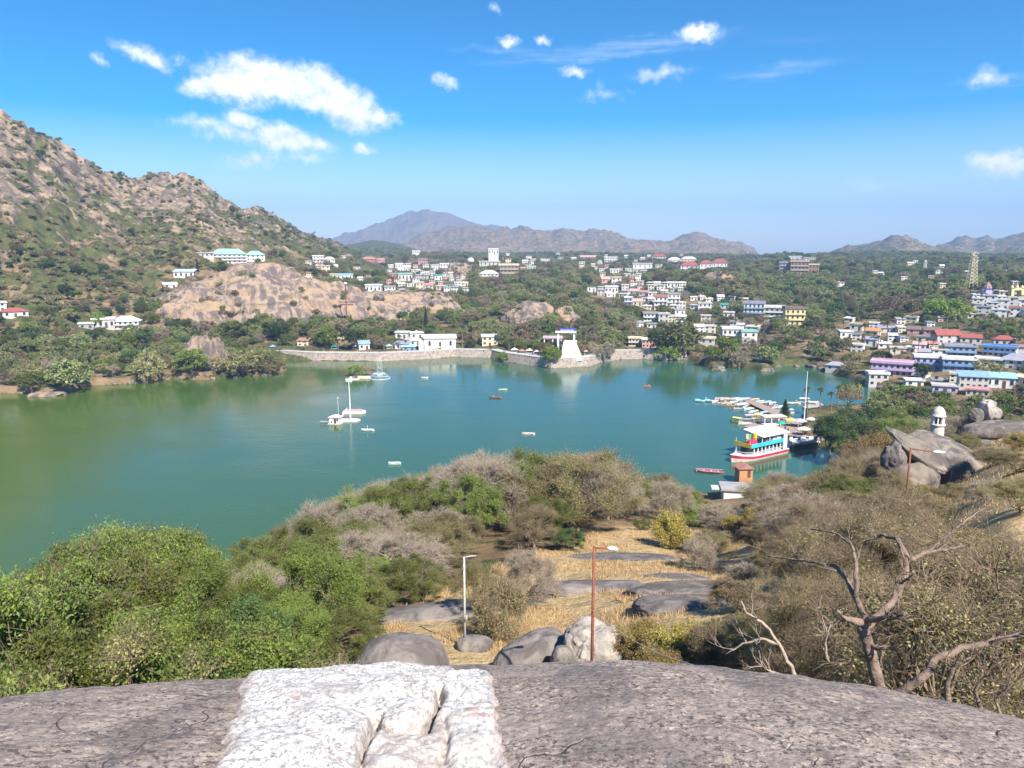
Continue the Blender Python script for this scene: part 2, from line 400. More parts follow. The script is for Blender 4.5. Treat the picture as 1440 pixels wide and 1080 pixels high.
# ------------------------------------------------------------------ materials
MATS = {}
def mat(name, col=(.5, .5, .5), rough=.8, metal=0.0, bump=0.0, bscale=20, var=0.0, vscale=3.0, spec=.3, dirt=None):
    if name in MATS: return MATS[name]
    m = bpy.data.materials.new(name); m.use_nodes = True; t = NT(m.node_tree); b = t.n['Principled BSDF']
    b.inputs['Roughness'].default_value = rough; b.inputs['Metallic'].default_value = metal; b.inputs['Specular IOR Level'].default_value = spec
    pos = t.new('ShaderNodeTexCoord').outputs['Object']
    c = tuple(col) + (1,)
    b.inputs['Base Color'].default_value = c
    if var or dirt:
        n = t.noise(pos, vscale, 5, .65)
        f = t.sstep(n, .35, .7)
        c2 = dirt if dirt else tuple(k * (1 - var) for k in col)
        t.put(b.inputs['Base Color'], t.mix(t.math('MULTIPLY', f, var if dirt else 1.0), c, tuple(c2)))
    if bump:
        bp = t.new('ShaderNodeBump'); bp.inputs['Strength'].default_value = bump; bp.inputs['Distance'].default_value = .05
        t.put(bp.inputs['Height'], t.noise(pos, bscale, 5, .6)); t.put(b.inputs['Normal'], bp.outputs[0])
    MATS[name] = m; return m

def leaf_mat(name, c1, c2, trans=.3, rough=.55):
    m = bpy.data.materials.new(name); m.use_nodes = True; t = NT(m.node_tree); b = t.n['Principled BSDF']; out = t.n['Material Output']
    at = t.new('ShaderNodeAttribute', attribute_name='lv'); oi = t.new('ShaderNodeObjectInfo')
    f = t.math('ADD', t.math('MULTIPLY', at.outputs['Fac'], .72), t.math('MULTIPLY', oi.outputs['Random'], .30))
    col = t.mix(f, c1, c2)
    hs = t.new('ShaderNodeHueSaturation'); t.put(hs.inputs['Color'], col)
    t.put(hs.inputs['Hue'], t.math('ADD', .480, t.math('MULTIPLY', oi.outputs['Random'], .036)))
    t.put(hs.inputs['Value'], t.math('ADD', .80, t.math('MULTIPLY', oi.outputs['Random'], .62)))
    b.inputs['Roughness'].default_value = rough; b.inputs['Specular IOR Level'].default_value = .25
    t.put(b.inputs['Base Color'], hs.outputs[0])
    tr = t.new('ShaderNodeBsdfTranslucent'); t.put(tr.inputs[0], t.mix(.5, hs.outputs[0], (1.1, 1.2, .4), 'MULTIPLY'))
    mx = t.new('ShaderNodeMixShader'); mx.inputs[0].default_value = trans
    t.put(mx.inputs[1], b.outputs[0]); t.put(mx.inputs[2], tr.outputs[0]); t.put(out.inputs[0], mx.outputs[0])
    return m

def rock_mat(name, light, dark, tan, sc=1.0, bump=.9, speck=1.0, streak=True, rough=.85, thr=(.42, .62), dist=.15):
    m = bpy.data.materials.new(name); m.use_nodes = True; t = NT(m.node_tree); b = t.n['Principled BSDF']
    pos = t.new('ShaderNodeNewGeometry').outputs['Position']
    n1 = t.noise(pos, .09 * sc, 5, .62, 1.2)
    st = t.vmath('MULTIPLY', pos, (1.0, 1.0, .22)) if streak else pos
    n2 = t.noise(st, .55 * sc, 6, .65, .6)
    n3 = t.noise(pos, 7 * sc, 5, .7)
    c = t.mix(t.sstep(n2, *thr), dark, light)
    c = t.mix(t.sstep(n1, .5, .66), c, tan)
    c = t.mix(t.math('MULTIPLY', t.sstep(n3, .40, .66), .5 * speck), c, t.mix(.5, c, (1.25, 1.2, 1.15), 'MULTIPLY'))
    c = t.mix(t.math('MULTIPLY', t.sstep(t.noise(pos, 16 * sc, 3, .6), .56, .66), .55 * speck), c, dark)
    t.put(b.inputs['Base Color'], c); b.inputs['Roughness'].default_value = rough; b.inputs['Specular IOR Level'].default_value = .25
    bp = t.new('ShaderNodeBump'); bp.inputs['Strength'].default_value = bump; bp.inputs['Distance'].default_value = dist / sc
    hgt = t.math('ADD', t.noise(pos, 1.6 * sc, 8, .68), t.math('MULTIPLY', n2, .8))
    t.put(bp.inputs['Height'], hgt); t.put(b.inputs['Normal'], bp.outputs[0])
    return m

def ground_mat():
    m = bpy.data.materials.new('ground_cover'); m.use_nodes = True; t = NT(m.node_tree); b = t.n['Principled BSDF']
    pos = t.new('ShaderNodeNewGeometry').outputs['Position']
    at = t.new('ShaderNodeAttribute', attribute_name='cov'); sp = t.new('ShaderNodeSeparateColor'); t.put(sp.inputs[0], at.outputs['Color'])
    rock, scrub, grass = sp.outputs[0], sp.outputs[1], sp.outputs[2]  # scrub also carries the painted cloud shadow on the low ridge
    nA = t.noise(pos, .018, 6, .66, .5); nB = t.noise(pos, .11, 6, .68, .4); nC = t.noise(pos, .9, 5, .7); nD = t.noise(pos, 6, 4, .7)
    soil = t.mix(t.sstep(nB, .35, .65), (.20, .135, .075), (.29, .21, .125))
    soil = t.mix(t.math('MULTIPLY', t.sstep(nC, .45, .7), .6), soil, (.16, .13, .07))
    gold = t.mix(t.sstep(nC, .3, .7), (.44, .31, .155), (.60, .45, .25)); gold = t.mix(t.math('MULTIPLY', t.sstep(nD, .42, .68), .55), gold, (.22, .13, .055))
    rk = t.mix(t.sstep(t.noise(t.vmath('MULTIPLY', pos, (1, 1, .35)), .085, 7, .68, .8), .42, .60), (.145, .118, .105), (.38, .28, .19))
    rk = t.mix(t.math('MULTIPLY', t.sstep(t.noise(pos, .3, 5, .7), .48, .64), .6), rk, (.20, .15, .115))
    ol = t.mix(t.sstep(nB, .38, .62), (.060, .075, .028), (.130, .128, .052)); ol = t.mix(t.math('MULTIPLY', t.sstep(nC, .4, .7), .5), ol, (.035, .045, .018))
    f_r = t.sstep(t.math('ADD', rock, t.math('MULTIPLY', t.math('SUBTRACT', nB, .5), 1.7)), .40, .62)
    f_s = t.sstep(t.math('ADD', scrub, t.math('MULTIPLY', t.math('SUBTRACT', t.noise(pos, .055, 7, .72, .6), .5), 2.4)), .42, .60)
    f_g = t.sstep(t.math('ADD', grass, t.math('MULTIPLY', t.math('SUBTRACT', nC, .5), .6)), .35, .65)
    c = t.mix(f_r, soil, rk); c = t.mix(f_s, c, ol); c = t.mix(f_g, c, gold)
    t.put(b.inputs['Base Color'], c); b.inputs['Roughness'].default_value = .95; b.inputs['Specular IOR Level'].default_value = .1
    bp = t.new('ShaderNodeBump'); bp.inputs['Strength'].default_value = .8; bp.inputs['Distance'].default_value = 2.2
    h = t.math('ADD', t.noise(pos, .12, 8, .7), t.math('MULTIPLY', f_s, .35)); t.put(bp.inputs['Height'], h)
    bp2 = t.new('ShaderNodeBump'); bp2.inputs['Strength'].default_value = .6; bp2.inputs['Distance'].default_value = .12
    t.put(bp2.inputs['Height'], t.noise(pos, 2.6, 6, .7)); t.put(bp2.inputs['Normal'], bp.outputs[0]); t.put(b.inputs['Normal'], bp2.outputs[0])
    return m

CLEAR = [(520, 945), (535, 885), (600, 838), (640, 830), (700, 800), (765, 775), (800, 772), (870, 740), (950, 735), (1050, 765), (1090, 790), (1120, 835), (1060, 850), (1000, 870), (960, 895), (950, 945)]
_cl = np.array([p[:2] for p in (hit(*q) for q in CLEAR)])
DRY2 = [(1330, 780), (1370, 700), (1340, 640), (1385, 600), (1460, 590), (1480, 700), (1440, 760)]
_cl2 = np.array([p[:2] for p in (hit(*q) for q in DRY2)])
MG = ground_mat()
def build_ground():
    az, d = _A, _D
    cl = 1 - sst(-1.5, 1.5, sdist(GX, GY, _cl)) ; cl2 = (1 - sst(-4, 6, sdist(GX, GY, _cl2))) * .9
    lefthill = np.where(GHILL <= 1, GHILL, 0) * (d < 1800)
    farhill = np.clip(GHILL - 1, 0, 1) + (GHILL > 1) * 0
    rock = np.clip(lefthill * (.34 + .55 * sst(30, 130, GZ)) * (d < 2000) + np.where(GHILL > 1, .52, 0), 0, 1)
    big = fbm(GX / 95, GY / 95, None, 3, 77)
    scrub = np.where(d > 420, np.where(lefthill > 0, .56 - .22 * sst(40, 150, GZ) + big * .16, .62), .5)
    scrub = np.where(GHILL > 1, np.where(az > azel(1100, 400)[0], .50, .38), scrub)
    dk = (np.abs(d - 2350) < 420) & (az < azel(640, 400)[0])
    scrub = np.where(dk, 1.4, scrub)  # cloud shadow put into the ground colour as full dark scrub
    scrub = np.where(GHILL > 1.0, scrub, scrub)
    scrub = np.where(d < 240, .35, scrub)
    scrub = scrub * (1 - cl) * (1 - .7 * cl2)
    grass = np.clip(cl + cl2, 0, 1)
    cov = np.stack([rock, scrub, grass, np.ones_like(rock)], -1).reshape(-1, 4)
    V = np.stack([GX, GY, GZ], -1).reshape(-1, 3)
    na, nd = GX.shape
    I = np.arange(na * nd).reshape(na, nd)
    Fq = np.stack([I[:-1, :-1], I[1:, :-1], I[1:, 1:], I[:-1, 1:]], -1).reshape(-1, 4)[:, ::-1]
    hc = GHILL[:-1, :-1].ravel(); dc = d[:-1, :-1].ravel(); ac = az[:-1, :-1].ravel()
    isleft = (hc > .05) & (hc <= 1.0) & (dc < 2600)
    isfar = (dc > 2050) & ~isleft
    for nm, sel in (('ground', ~isleft & ~isfar), ('hill', isleft), ('distant_hills', isfar)):
        f = Fq[sel]; u, inv = np.unique(f, return_inverse=True)
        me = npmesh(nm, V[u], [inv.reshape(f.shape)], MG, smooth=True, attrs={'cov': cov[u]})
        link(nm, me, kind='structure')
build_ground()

def build_water():
    m = bpy.data.materials.new('lake_water'); m.use_nodes = True; t = NT(m.node_tree); b = t.n['Principled BSDF']
    pos = t.new('ShaderNodeNewGeometry').outputs['Position']
    n = t.noise(pos, .012, 3, .5)
    gx = t.new('ShaderNodeSeparateXYZ'); t.put(gx.inputs[0], pos); gf = t.sstep(t.math('ADD', gx.outputs[0], t.math('MULTIPLY', n, 120)), -140, 130)
    c = t.mix(gf, (.058, .104, .014), (.034, .098, .056))
    t.put(b.inputs['Base Color'], c); b.inputs['Roughness'].default_value = .10; b.inputs['IOR'].default_value = 1.33
    b.inputs['Specular IOR Level'].default_value = .5
    bp = t.new('ShaderNodeBump'); bp.inputs['Strength'].default_value = .55; bp.inputs['Distance'].default_value = .10
    s1 = t.noise(t.vmath('MULTIPLY', pos, (1, .55, 1)), 1.1, 4, .6); s2 = t.sstep(t.noise(t.vmath('MULTIPLY', pos, (1, 2.2, 1)), .022, 4, .55), .35, .68)
    t.put(bp.inputs['Height'], t.math('MULTIPLY', s1, t.math('ADD', .30, t.math('MULTIPLY', s2, 1.1)))); t.put(b.inputs['Normal'], bp.outputs[0])
    v = [(p[0], p[1], 0.0) for p in ((-420, 60), (330, 60), (330, 620), (-420, 620))]
    me = bpy.data.meshes.new('lake'); me.from_pydata(v, [], [(0, 1, 2, 3)]); me.materials.append(m)
    link('lake_water', me, kind='structure')
build_water()

def build_haze():
    m = bpy.data.materials.new('haze_air'); m.use_nodes = True; t = NT(m.node_tree); t.n.remove(t.n['Principled BSDF'])
    pv = t.new('ShaderNodeVolumePrincipled'); pv.inputs['Density'].default_value = 0.00016; pv.inputs['Color'].default_value = (.38, .61, 1.0, 1)
    pv.inputs['Anisotropy'].default_value = .0
    t.put(t.n['Material Output'].inputs['Volume'], pv.outputs[0])
    MB().box(-9600, 9600, -60, 9700, -30, 620).build('haze', m, kind='stuff')
# ------------------------------------------------------------------ buildings round the lake
PAL = dict(W=(.72, .70, .66), C=(.66, .58, .42), B=(.16, .30, .58), P=(.60, .42, .54), L=(.50, .42, .66), K=(.30, .20, .15), Y=(.72, .60, .30), G=(.36, .35, .34), S=(.55, .52, .48), O=(.55, .26, .13), H=(.30, .58, .66),
           R=(.34, .10, .08), r=(.45, .21, .17), g=(.30, .52, .45), t=(.48, .62, .66), n=(.20, .15, .12), v=(.34, .33, .40), y=(.72, .66, .16), b=(.24, .37, .53), T=(.02, .38, .26), p=(.60, .35, .33))
def pm(k): return mat('paint_' + k, PAL[k], .75, var=.55, vscale=.35, dirt=tuple(c * .62 for c in PAL[k]), bump=.15, bscale=3)
M_GLASS = mat('dark_window', (.035, .045, .06), .15, spec=.6)
M_DOOR = mat('door_wood', (.12, .07, .045), .6)
M_FRAME = mat('window_frame', (.5, .47, .43), .6)
M_CONC = mat('concrete', (.42, .39, .35), .85, var=.6, vscale=.5, dirt=(.22, .20, .18), bump=.3)
M_STONE = mat('shore_stone', (.44, .36, .30), .9, var=.95, vscale=.9, dirt=(.19, .155, .135), bump=1.0, bscale=1.6)
M_TANK = mat('tank_black', (.03, .03, .03), .5)
WIN = MB().box(-.5, .5, -.04, .10, 0, 1).mesh('window', M_GLASS)
SILL = MB().box(-.58, .58, -.12, .0, -.10, 0.0).mesh('sill', M_FRAME)
DOORM = MB().box(-.5, .5, -.05, .08, 0, 1).mesh('door', M_DOOR)
PLACED = []                      # (x, y, radius, px0, px1, pytop, pybase, distance) keeps trees out of and off the buildings
def house(x0, x1, yt, yb, wall, roof, rc, st, label, cat='house', depth=None, yaw=0.0, d=None, name='house', band=None, group='houses of the lakeside town', nwin=None, tank=False):
    pc = (x0 + x1) / 2
    h = hit(pc, yb, 235) if d is None else None
    if h is None:
        d = d or 1800; P = at_d(pc, yb, d)
    else: P = h; d = math.hypot(h[0], h[1])
    mp = m_per_px(*P); w = (x1 - x0) * mp; ht = (yb - yt) * mp
    D = depth or min(max(w * .6, 5), 14)
    gz = min(hz(P[0] + a * w / 2, P[1] + b * D / 2) for a in (-1, 0, 1) for b in (-1, 0, 2))
    dz = min(gz - P[2] - .5, -.6)
    phi = -math.atan2(P[0], P[1]) + R(yaw)
    o = empty(name, (P[0], P[1], P[2]), phi, label=label, cat=cat, group=group)
    roofh = {'flat': .12 * ht + .25, 'gable': min(.38 * ht, w * .3), 'hip': min(.38 * ht, w * .28), 'shed': .22 * ht}[roof] if st > 0 else 0
    hw = ht - roofh
    MB().box(-w / 2, w / 2, 0, D, dz, hw).build('wall', pm(wall), o)
    rm = pm(rc); m = MB()
    e = .35 + .02 * w
    if roof == 'flat':
        m.box(-w / 2 - e, w / 2 + e, -e, D + e, hw, hw + .22)
        for (a, b, c_, d_) in ((-w / 2 - e, w / 2 + e, -e, -e + .2), (-w / 2 - e, w / 2 + e, D + e - .2, D + e), (-w / 2 - e, -w / 2 - e + .2, -e + .2, D + e - .2), (w / 2 + e - .2, w / 2 + e, -e + .2, D + e - .2)):
            m.box(a, b, c_, d_, hw + .22, hw + roofh)
    elif roof == 'gable':
        a, b = w / 2 + e, D / 2
        m.add([(-a, -e, hw - .1), (a, -e, hw - .1), (a, D + e, hw - .1), (-a, D + e, hw - .1), (-a, b, ht), (a, b, ht)], [(0, 1, 5, 4), (2, 3, 4, 5), (0, 4, 3), (1, 2, 5), (3, 2, 1, 0)])
    elif roof == 'hip':
        a, b = w / 2 + e, D / 2; r_ = max(w / 2 - D / 2, w * .12)
        m.add([(-a, -e, hw - .1), (a, -e, hw - .1), (a, D + e, hw - .1), (-a, D + e, hw - .1), (-r_, b, ht), (r_, b, ht)], [(0, 1, 5, 4), (2, 3, 4, 5), (0, 4, 3), (1, 2, 5), (3, 2, 1, 0)])
    else:
        m.add([(-w / 2 - e, -e, hw - .05), (w / 2 + e, -e, hw - .05), (w / 2 + e, D + e, ht), (-w / 2 - e, D + e, ht), (-w / 2 - e, -e, hw - .25), (w / 2 + e, -e, hw - .25), (w / 2 + e, D + e, ht - .2), (-w / 2 - e, D + e, ht - .2)],
              [(0, 1, 2, 3), (7, 6, 5, 4), (0, 4, 5, 1), (1, 5, 6, 2), (2, 6, 7, 3), (3, 7, 4, 0)])
    ro = m.build('roof', rm, o)
    if tank:
        rr = random.Random(int(x0 * 7 + yt)); tx = (rr.random() - .5) * w * .6
        MB().lathe([(.62, hw + .22), (.62, hw + 1.3), (.35, hw + 1.55)], 12, (tx, D * .6)).build('water_tank', M_TANK if rr.random() < .6 else pm('W'), ro)
    st = abs(st); sh = hw / max(st, 1)
    n = nwin or max(2, min(int(w / 3.2), 5)); k = 0
    for f in range(st):
        for i in range(n):
            cx = -w / 2 + (i + .5) * w / n
            isdoor = f == 0 and i == n // 2
            q = link('door' if isdoor else 'window', DOORM if isdoor else WIN, o)
            ww = min(1.3, w / n * .5); q.location = (cx, -.002, f * sh + (.02 if isdoor else sh * .32)); q.scale = (ww, 1, sh * (.68 if isdoor else .44))
            if not isdoor and w * 700 / d > 16:
                s_ = link('sill', SILL, q)
            k += 1
        if f > 0 and band:
            MB().box(-w / 2 - .1, w / 2 + .1, -1.1, -.003, f * sh - .12, f * sh + .10).box(-w / 2 - .1, w / 2 + .1, -1.1, -1.02, f * sh + .10, f * sh + .85).build('balcony', pm(band), o)
    if st >= 1 and w > 6:       # one window on each side wall
        for s in (-1, 1):
            q = link('window', WIN, o); q.location = (s * w / 2, D * .45, sh * .3); q.rotation_euler = (0, 0, s * math.pi / 2); q.scale = (1.2, 1, sh * .42)
    PLACED.append((P[0], P[1] + D / 2, max(w, D) * .55 + 1, x0, x1, yt, yb, d))
    return o, P, w, ht, D

H = house
HG = dict(cat='hotel')
# left hill
H(301, 346, 350, 370, 'W', 'hip', 'g', 3, 'long white hotel with a green roof high on the left hill', yaw=8, band='W', nwin=7, depth=10, name='hotel', cat='hotel')
H(347, 372, 353, 367, 'W', 'hip', 'g', 2, 'shorter green roofed wing right beside the long white hillside hotel', yaw=4, nwin=4, name='hotel', cat='hotel')
H(270, 300, 355, 361, 'S', 'flat', 'S', 1, 'low stone annexe left of the green roofed hillside hotel', yaw=6)
H(245, 272, 379, 391, 'W', 'shed', 't', 1, 'bungalow with a pale blue sloping roof beside the dark cypress', yaw=-14)
H(231, 249, 397, 405, 'W', 'gable', 'W', 1, 'small white cottage below the pale blue roofed bungalow', yaw=12)
H(298, 325, 391, 397, 'C', 'flat', 'C', 1, 'long low cream shed at the top of the granite dome', nwin=3)
H(7, 38, 433, 446, 'W', 'hip', 'R', 1, 'white house with a red hipped roof by the left edge', yaw=10, d=None)
H(-12, 8, 424, 437, 'W', 'flat', 'S', 2, 'pale two storey house just behind the red roofed one', yaw=5)
H(132, 160, 447, 462, 'S', 'flat', 'W', 1, 'open white roofed lodge, left one of the pair above the left shore', yaw=-8, nwin=4)
H(160, 194, 445, 463, 'W', 'hip', 'W', 2, 'white lodge with wide overhanging white roof above the left shore', yaw=-12, band='S', nwin=5)
H(112, 131, 454, 462, 'G', 'flat', 'W', 1, 'grey shelter left of the two white roofed lodges', yaw=-5)
H(440, 455, 359, 369, 'W', 'flat', 'W', 2, 'white flat roofed house at the hill foot, left of its twin roofs', yaw=5, band='W')
H(456, 471, 361, 369, 'W', 'hip', 'S', 1, 'white house with tiered grey roof at the foot of the hill', yaw=5)
H(452, 464, 373, 382, 'C', 'flat', 'P', 2, 'narrow pinkish house below the tiered grey roofed one')
H(474, 496, 385, 394, 'W', 'flat', 'H', 1, 'white house with a light blue roof near the rusty cross pole', yaw=10)
# centre left town
H(508, 530, 361, 370, 'r', 'hip', 'r', 1, 'dull red house with red roof among trees under the far mountain')
H(531, 541, 363, 369, 'p', 'gable', 'r', 1, 'small pinkish cottage right of the dull red house')
H(580, 591, 352, 361, 'W', 'flat', 'W', 2, 'white cube villa topping the ridge under the blue mountain', d=1500)
H(556, 567, 370, 383, 'W', 'flat', 'W', 2, 'white two storey house, left end of the white hillside row', tank=True, yaw=12)
H(567, 577, 373, 381, 'W', 'gable', 'S', 1, 'white gabled house beside the two storey one on the hillside', yaw=-8)
H(588, 601, 363, 372, 'p', 'gable', 'n', 1, 'brownish gabled house below the white ridge top villa')
H(606, 618, 372, 380, 'W', 'flat', 'S', 1, 'white flat roofed house opening the row behind the hillside lane', yaw=9)
H(619, 631, 370, 380, 'W', 'flat', 'W', 2, 'taller white house in the middle of the hillside lane row', tank=True)
H(633, 645, 373, 382, 'S', 'gable', 'v', 1, 'stone coloured house ending the hillside lane row on the right', yaw=-10)
H(560, 580, 384, 395, 'S', 'flat', 'g', 1, 'house with a green awning roof amid the crowded hillside houses', yaw=6)
H(514, 536, 400, 411, 'W', 'flat', 'W', 1, 'white house behind the lilac marquee on the granite slope', yaw=-8, nwin=4)
H(541, 556, 402, 412, 'W', 'flat', 'G', 2, 'white house with a grey roof behind the yellow marquee', yaw=4)
H(531, 556, 411, 420, 'L', 'hip', 'L', -1, 'lilac marquee tent on the granite slope', cat='marquee', name='marquee', group='marquee tents on the slope')
H(556, 576, 412, 421, 'y', 'hip', 'y', -1, 'yellow marquee tent on the granite slope', cat='marquee', name='marquee', group='marquee tents on the slope')
H(577, 596, 414, 424, 'W', 'hip', 'W', -1, 'white marquee tent at the right end of the tents', cat='marquee', name='marquee', group='marquee tents on the slope')
H(585, 596, 396, 408, 'C', 'flat', 'S', 2, 'cream house behind the white marquee', tank=True)
H(597, 609, 398, 409, 'S', 'gable', 'r', 2, 'stone house with reddish roof right of the cream house above the marquees')
H(611, 622, 386, 394, 'W', 'flat', 'T', 1, 'small white house with a green tarpaulin roof on the middle slope', yaw=12)
# knob with temple and banded hotel
H(687, 701, 349, 359, 'W', 'flat', 'W', 1, 'white hilltop temple block left of the banded hotel', d=1040)
H(674, 703, 367, 374, 'S', 'flat', 'C', 1, 'long flat stone building under the hilltop temple', nwin=5)
H(674, 701, 380, 393, 'W', 'hip', 'S', 2, 'pale house with grey hipped roof below the hilltop temple', band='W')
H(703, 729, 371, 390, 'K', 'flat', 'C', 3, 'brown hotel with cream balcony bands beside dark cypresses', band='C', cat='hotel', name='hotel', nwin=5)
H(760, 773, 364, 370, 'W', 'flat', 'W', 1, 'tiny white building on the wooded skyline right of the banded hotel')
H(741, 753, 374, 379, 'S', 'flat', 'W', 1, 'low pale roof among trees right of the banded hotel')
H(816, 838, 359, 365, 'p', 'gable', 'p', 1, 'pinkish long roof on the wooded skyline', nwin=4)
H(850, 868, 361, 370, 'W', 'flat', 'W', 2, 'white mansion on the wooded skyline above the street of houses', band='W')
H(917, 936, 357, 367, 'W', 'hip', 'R', 2, 'white villa with crimson roof on the skyline')
H(939, 957, 362, 370, 'W', 'hip', 'W', 2, 'white hall on the skyline right of the crimson roofed villa', nwin=5)
H(958, 979, 361, 369, 'C', 'hip', 'W', 1, 'long pale hall at the right end of the skyline halls', nwin=5)
H(890, 917, 370, 378, 'W', 'flat', 'S', 1, 'white building in the trees below the skyline halls', nwin=4, yaw=8)
# street climbing the slope
H(858, 870, 378, 388, 'W', 'flat', 'W', 2, 'topmost white house of the steep street', tank=True)
H(846, 858, 389, 398, 'p', 'gable', 'p', 1, 'pink roofed house beside the steep street', yaw=10)
H(860, 873, 389, 400, 'W', 'flat', 'C', 2, 'white house halfway down the steep street', yaw=-6)
H(851, 869, 402, 412, 'W', 'flat', 'W', 1, 'wide white house at the bottom of the steep street', yaw=6, nwin=4)
H(826, 838, 402, 411, 'W', 'flat', 'n', 1, 'white house with dark verandah left of the steep street')
H(885, 898, 406, 415, 'S', 'gable', 'p', 1, 'left one of two long salmon roofed sheds', yaw=-18)
H(898, 911, 408, 416, 'S', 'gable', 'r', 1, 'right one of two long salmon roofed sheds', yaw=-18)
H(878, 889, 417, 430, 'b', 'flat', 'W', 2, 'blue and white house under the salmon roofed sheds', band='W')
H(890, 903, 420, 430, 'C', 'gable', 'p', 1, 'cream cottage right of the blue and white house')
H(920, 938, 415, 436, 'W', 'flat', 'r', 3, 'white four level house with reddish roof above the lakeside trees', band='W', tank=True)
H(939, 956, 412, 426, 'W', 'flat', 'G', 2, 'white house with stepped terrace uphill of the four level house', band='W', yaw=8)
H(905, 925, 439, 452, 'W', 'flat', 'G', 2, 'white house with long balcony below the four level house', band='W', nwin=4)
H(926, 941, 440, 454, 'S', 'flat', 'S', 2, 'stone coloured house beside the long balcony house', tank=True)
H(938, 953, 396, 404, 'W', 'shed', 'S', 1, 'small pale shed roof on the wooded slope below the skyline halls')
H(884, 902, 474, 487, 'S', 'flat', 'C', 2, 'cream promenade pavilion nearest the white stairway', nwin=4, band='C')
H(903, 922, 476, 489, 'p', 'flat', 'W', 2, 'pinkish promenade building next to the cream pavilion', nwin=4)
# red roofed palace
H(957, 982, 368, 383, 'W', 'hip', 'R', 2, 'left wing of the white mansion with red roofs', nwin=4, group='wings of the red roofed mansion')
H(984, 1001, 366, 382, 'W', 'hip', 'R', 2, 'middle wing of the white mansion with red roofs', nwin=3, group='wings of the red roofed mansion')
H(1002, 1022, 364, 381, 'W', 'hip', 'R', 2, 'right wing of the white mansion with red roofs', nwin=4, group='wings of the red roofed mansion')
H(1096, 1112, 368, 383, 'v', 'flat', 'G', 3, 'dark grey left block of the big brown hotel', band='G', cat='hotel', name='hotel')
H(1112, 1136, 366, 386, 'K', 'flat', 'p', 3, 'big brown hotel with pale bands among the dark woods', band='C', cat='hotel', name='hotel', nwin=5)
H(1137, 1151, 371, 384, 'K', 'flat', 'C', 2, 'lower right wing of the big brown hotel', cat='hotel', name='hotel')
H(1110, 1126, 360, 367, 'W', 'flat', 'W', 1, 'white building on the skyline above the big brown hotel', d=1700)
H(1131, 1147, 362, 367, 'W', 'flat', 'C', 1, 'low pale building on the skyline right of the hotel tops', d=1700)
# right bank
H(982, 1000, 425, 438, 'W', 'flat', 'S', 2, 'white house with grey top left of the green tarpaulin', tank=True, yaw=6)
H(1013, 1025, 427, 434, 'S', 'shed', 'T', 1, 'small shed covered with a bright green tarpaulin')
H(1046, 1074, 424, 447, 'W', 'flat', 'v', 3, 'white balconied guest house with lilac grey roof', band='b', nwin=5, tank=True)
H(1075, 1102, 430, 452, 'G', 'flat', 'W', 3, 'guest house with a dark top storey and white parapet', band='W', nwin=4)
H(1104, 1131, 431, 458, 'Y', 'flat', 'n', 3, 'yellow three storey block with brown top', band='Y', nwin=4, yaw=14)
H(1016, 1043, 460, 481, 'W', 'flat', 'W', 2, 'white modern villa with wide verandah above the lake trees', band='W', nwin=4, yaw=10)
H(1043, 1064, 464, 484, 'W', 'flat', 'g', 2, 'white villa wing with pale green roof edge', yaw=10)
H(1036, 1046, 455, 466, 'W', 'flat', 'W', 1, 'small white stair turret behind the modern villa')
H(975, 1003, 474, 490, 'S', 'flat', 'C', 2, 'cream lakeside house hidden in trees by the small beach', nwin=3, yaw=-6)
H(1161, 1184, 509, 521, 'S', 'hip', 'v', 1, 'grey roofed boathouse on the rocks at the right shore', name='boathouse', cat='boathouse', yaw=-14)
H(1216, 1234, 461, 472, 'C', 'gable', 'O', 1, 'cream house with orange tiled roof among palms', yaw=-20)
H(1215, 1233, 474, 487, 'W', 'shed', 'v', 1, 'shabby white house below the orange tiled roof', yaw=-12)
H(1236, 1262, 459, 468, 'S', 'shed', 'v', 1, 'long grey shed right of the orange tiled house', yaw=14)
H(1277, 1299, 459, 470, 'p', 'gable', 'n', 1, 'brown tiled house, left of the two near the red gable', yaw=-6)
H(1300, 1320, 460, 471, 'p', 'gable', 'n', 1, 'brown tiled house, right of the two near the red gable', yaw=-6)
H(1285, 1301, 480, 491, 'W', 'gable', 'p', 1, 'white hut with pinkish roof behind the blue houses')
H(1318, 1351, 464, 483, 'S', 'gable', 'R', 2, 'stone hall with tall red gabled roof', yaw=28, nwin=3)
H(1352, 1378, 470, 483, 'S', 'gable', 'R', 1, 'long red roof right of the red gabled hall', yaw=6)
H(1399, 1425, 472, 486, 'S', 'hip', 'R', 1, 'stone house with pyramid red roof by the right edge', yaw=8)
H(1331, 1369, 485, 503, 'b', 'flat', 'v', 2, 'bright blue house with corrugated top floor roof', band='b', nwin=5, yaw=10)
H(1312, 1331, 490, 503, 'W', 'flat', 'C', 2, 'white block tucked against the bright blue house', yaw=8)
H(1288, 1328, 500, 521, 'L', 'flat', 'W', 2, 'lavender white hotel below the bright blue house', band='B', nwin=5, yaw=8, cat='hotel', name='hotel')
H(1328, 1369, 503, 523, 'b', 'flat', 'W', 2, 'blue balconied building in front of the bright blue house', band='B', nwin=5, yaw=8)
H(1384, 1424, 486, 502, 'W', 'flat', 'B', 2, 'long white house with blue trim behind the tree', band='B', nwin=6, yaw=-6)
H(1372, 1404, 503, 517, 'W', 'flat', 'W', 2, 'white stepped house below the long white house', nwin=4, yaw=-4)
H(1407, 1446, 498, 520, 'W', 'hip', 'v', 2, 'white house with grey sheet roof at the right edge', nwin=4, yaw=-10)
H(1424, 1450, 486, 497, 'W', 'flat', 'p', 1, 'house with flat pinkish terrace at the right edge')
H(1227, 1280, 508, 529, 'P', 'flat', 'P', 2, 'long pink building with round roof holes by the shore', band='L', nwin=7, yaw=-4, depth=9)
H(1222, 1248, 523, 543, 'S', 'flat', 'W', 2, 'grey waterside house in front of the pink building', nwin=3, yaw=18)
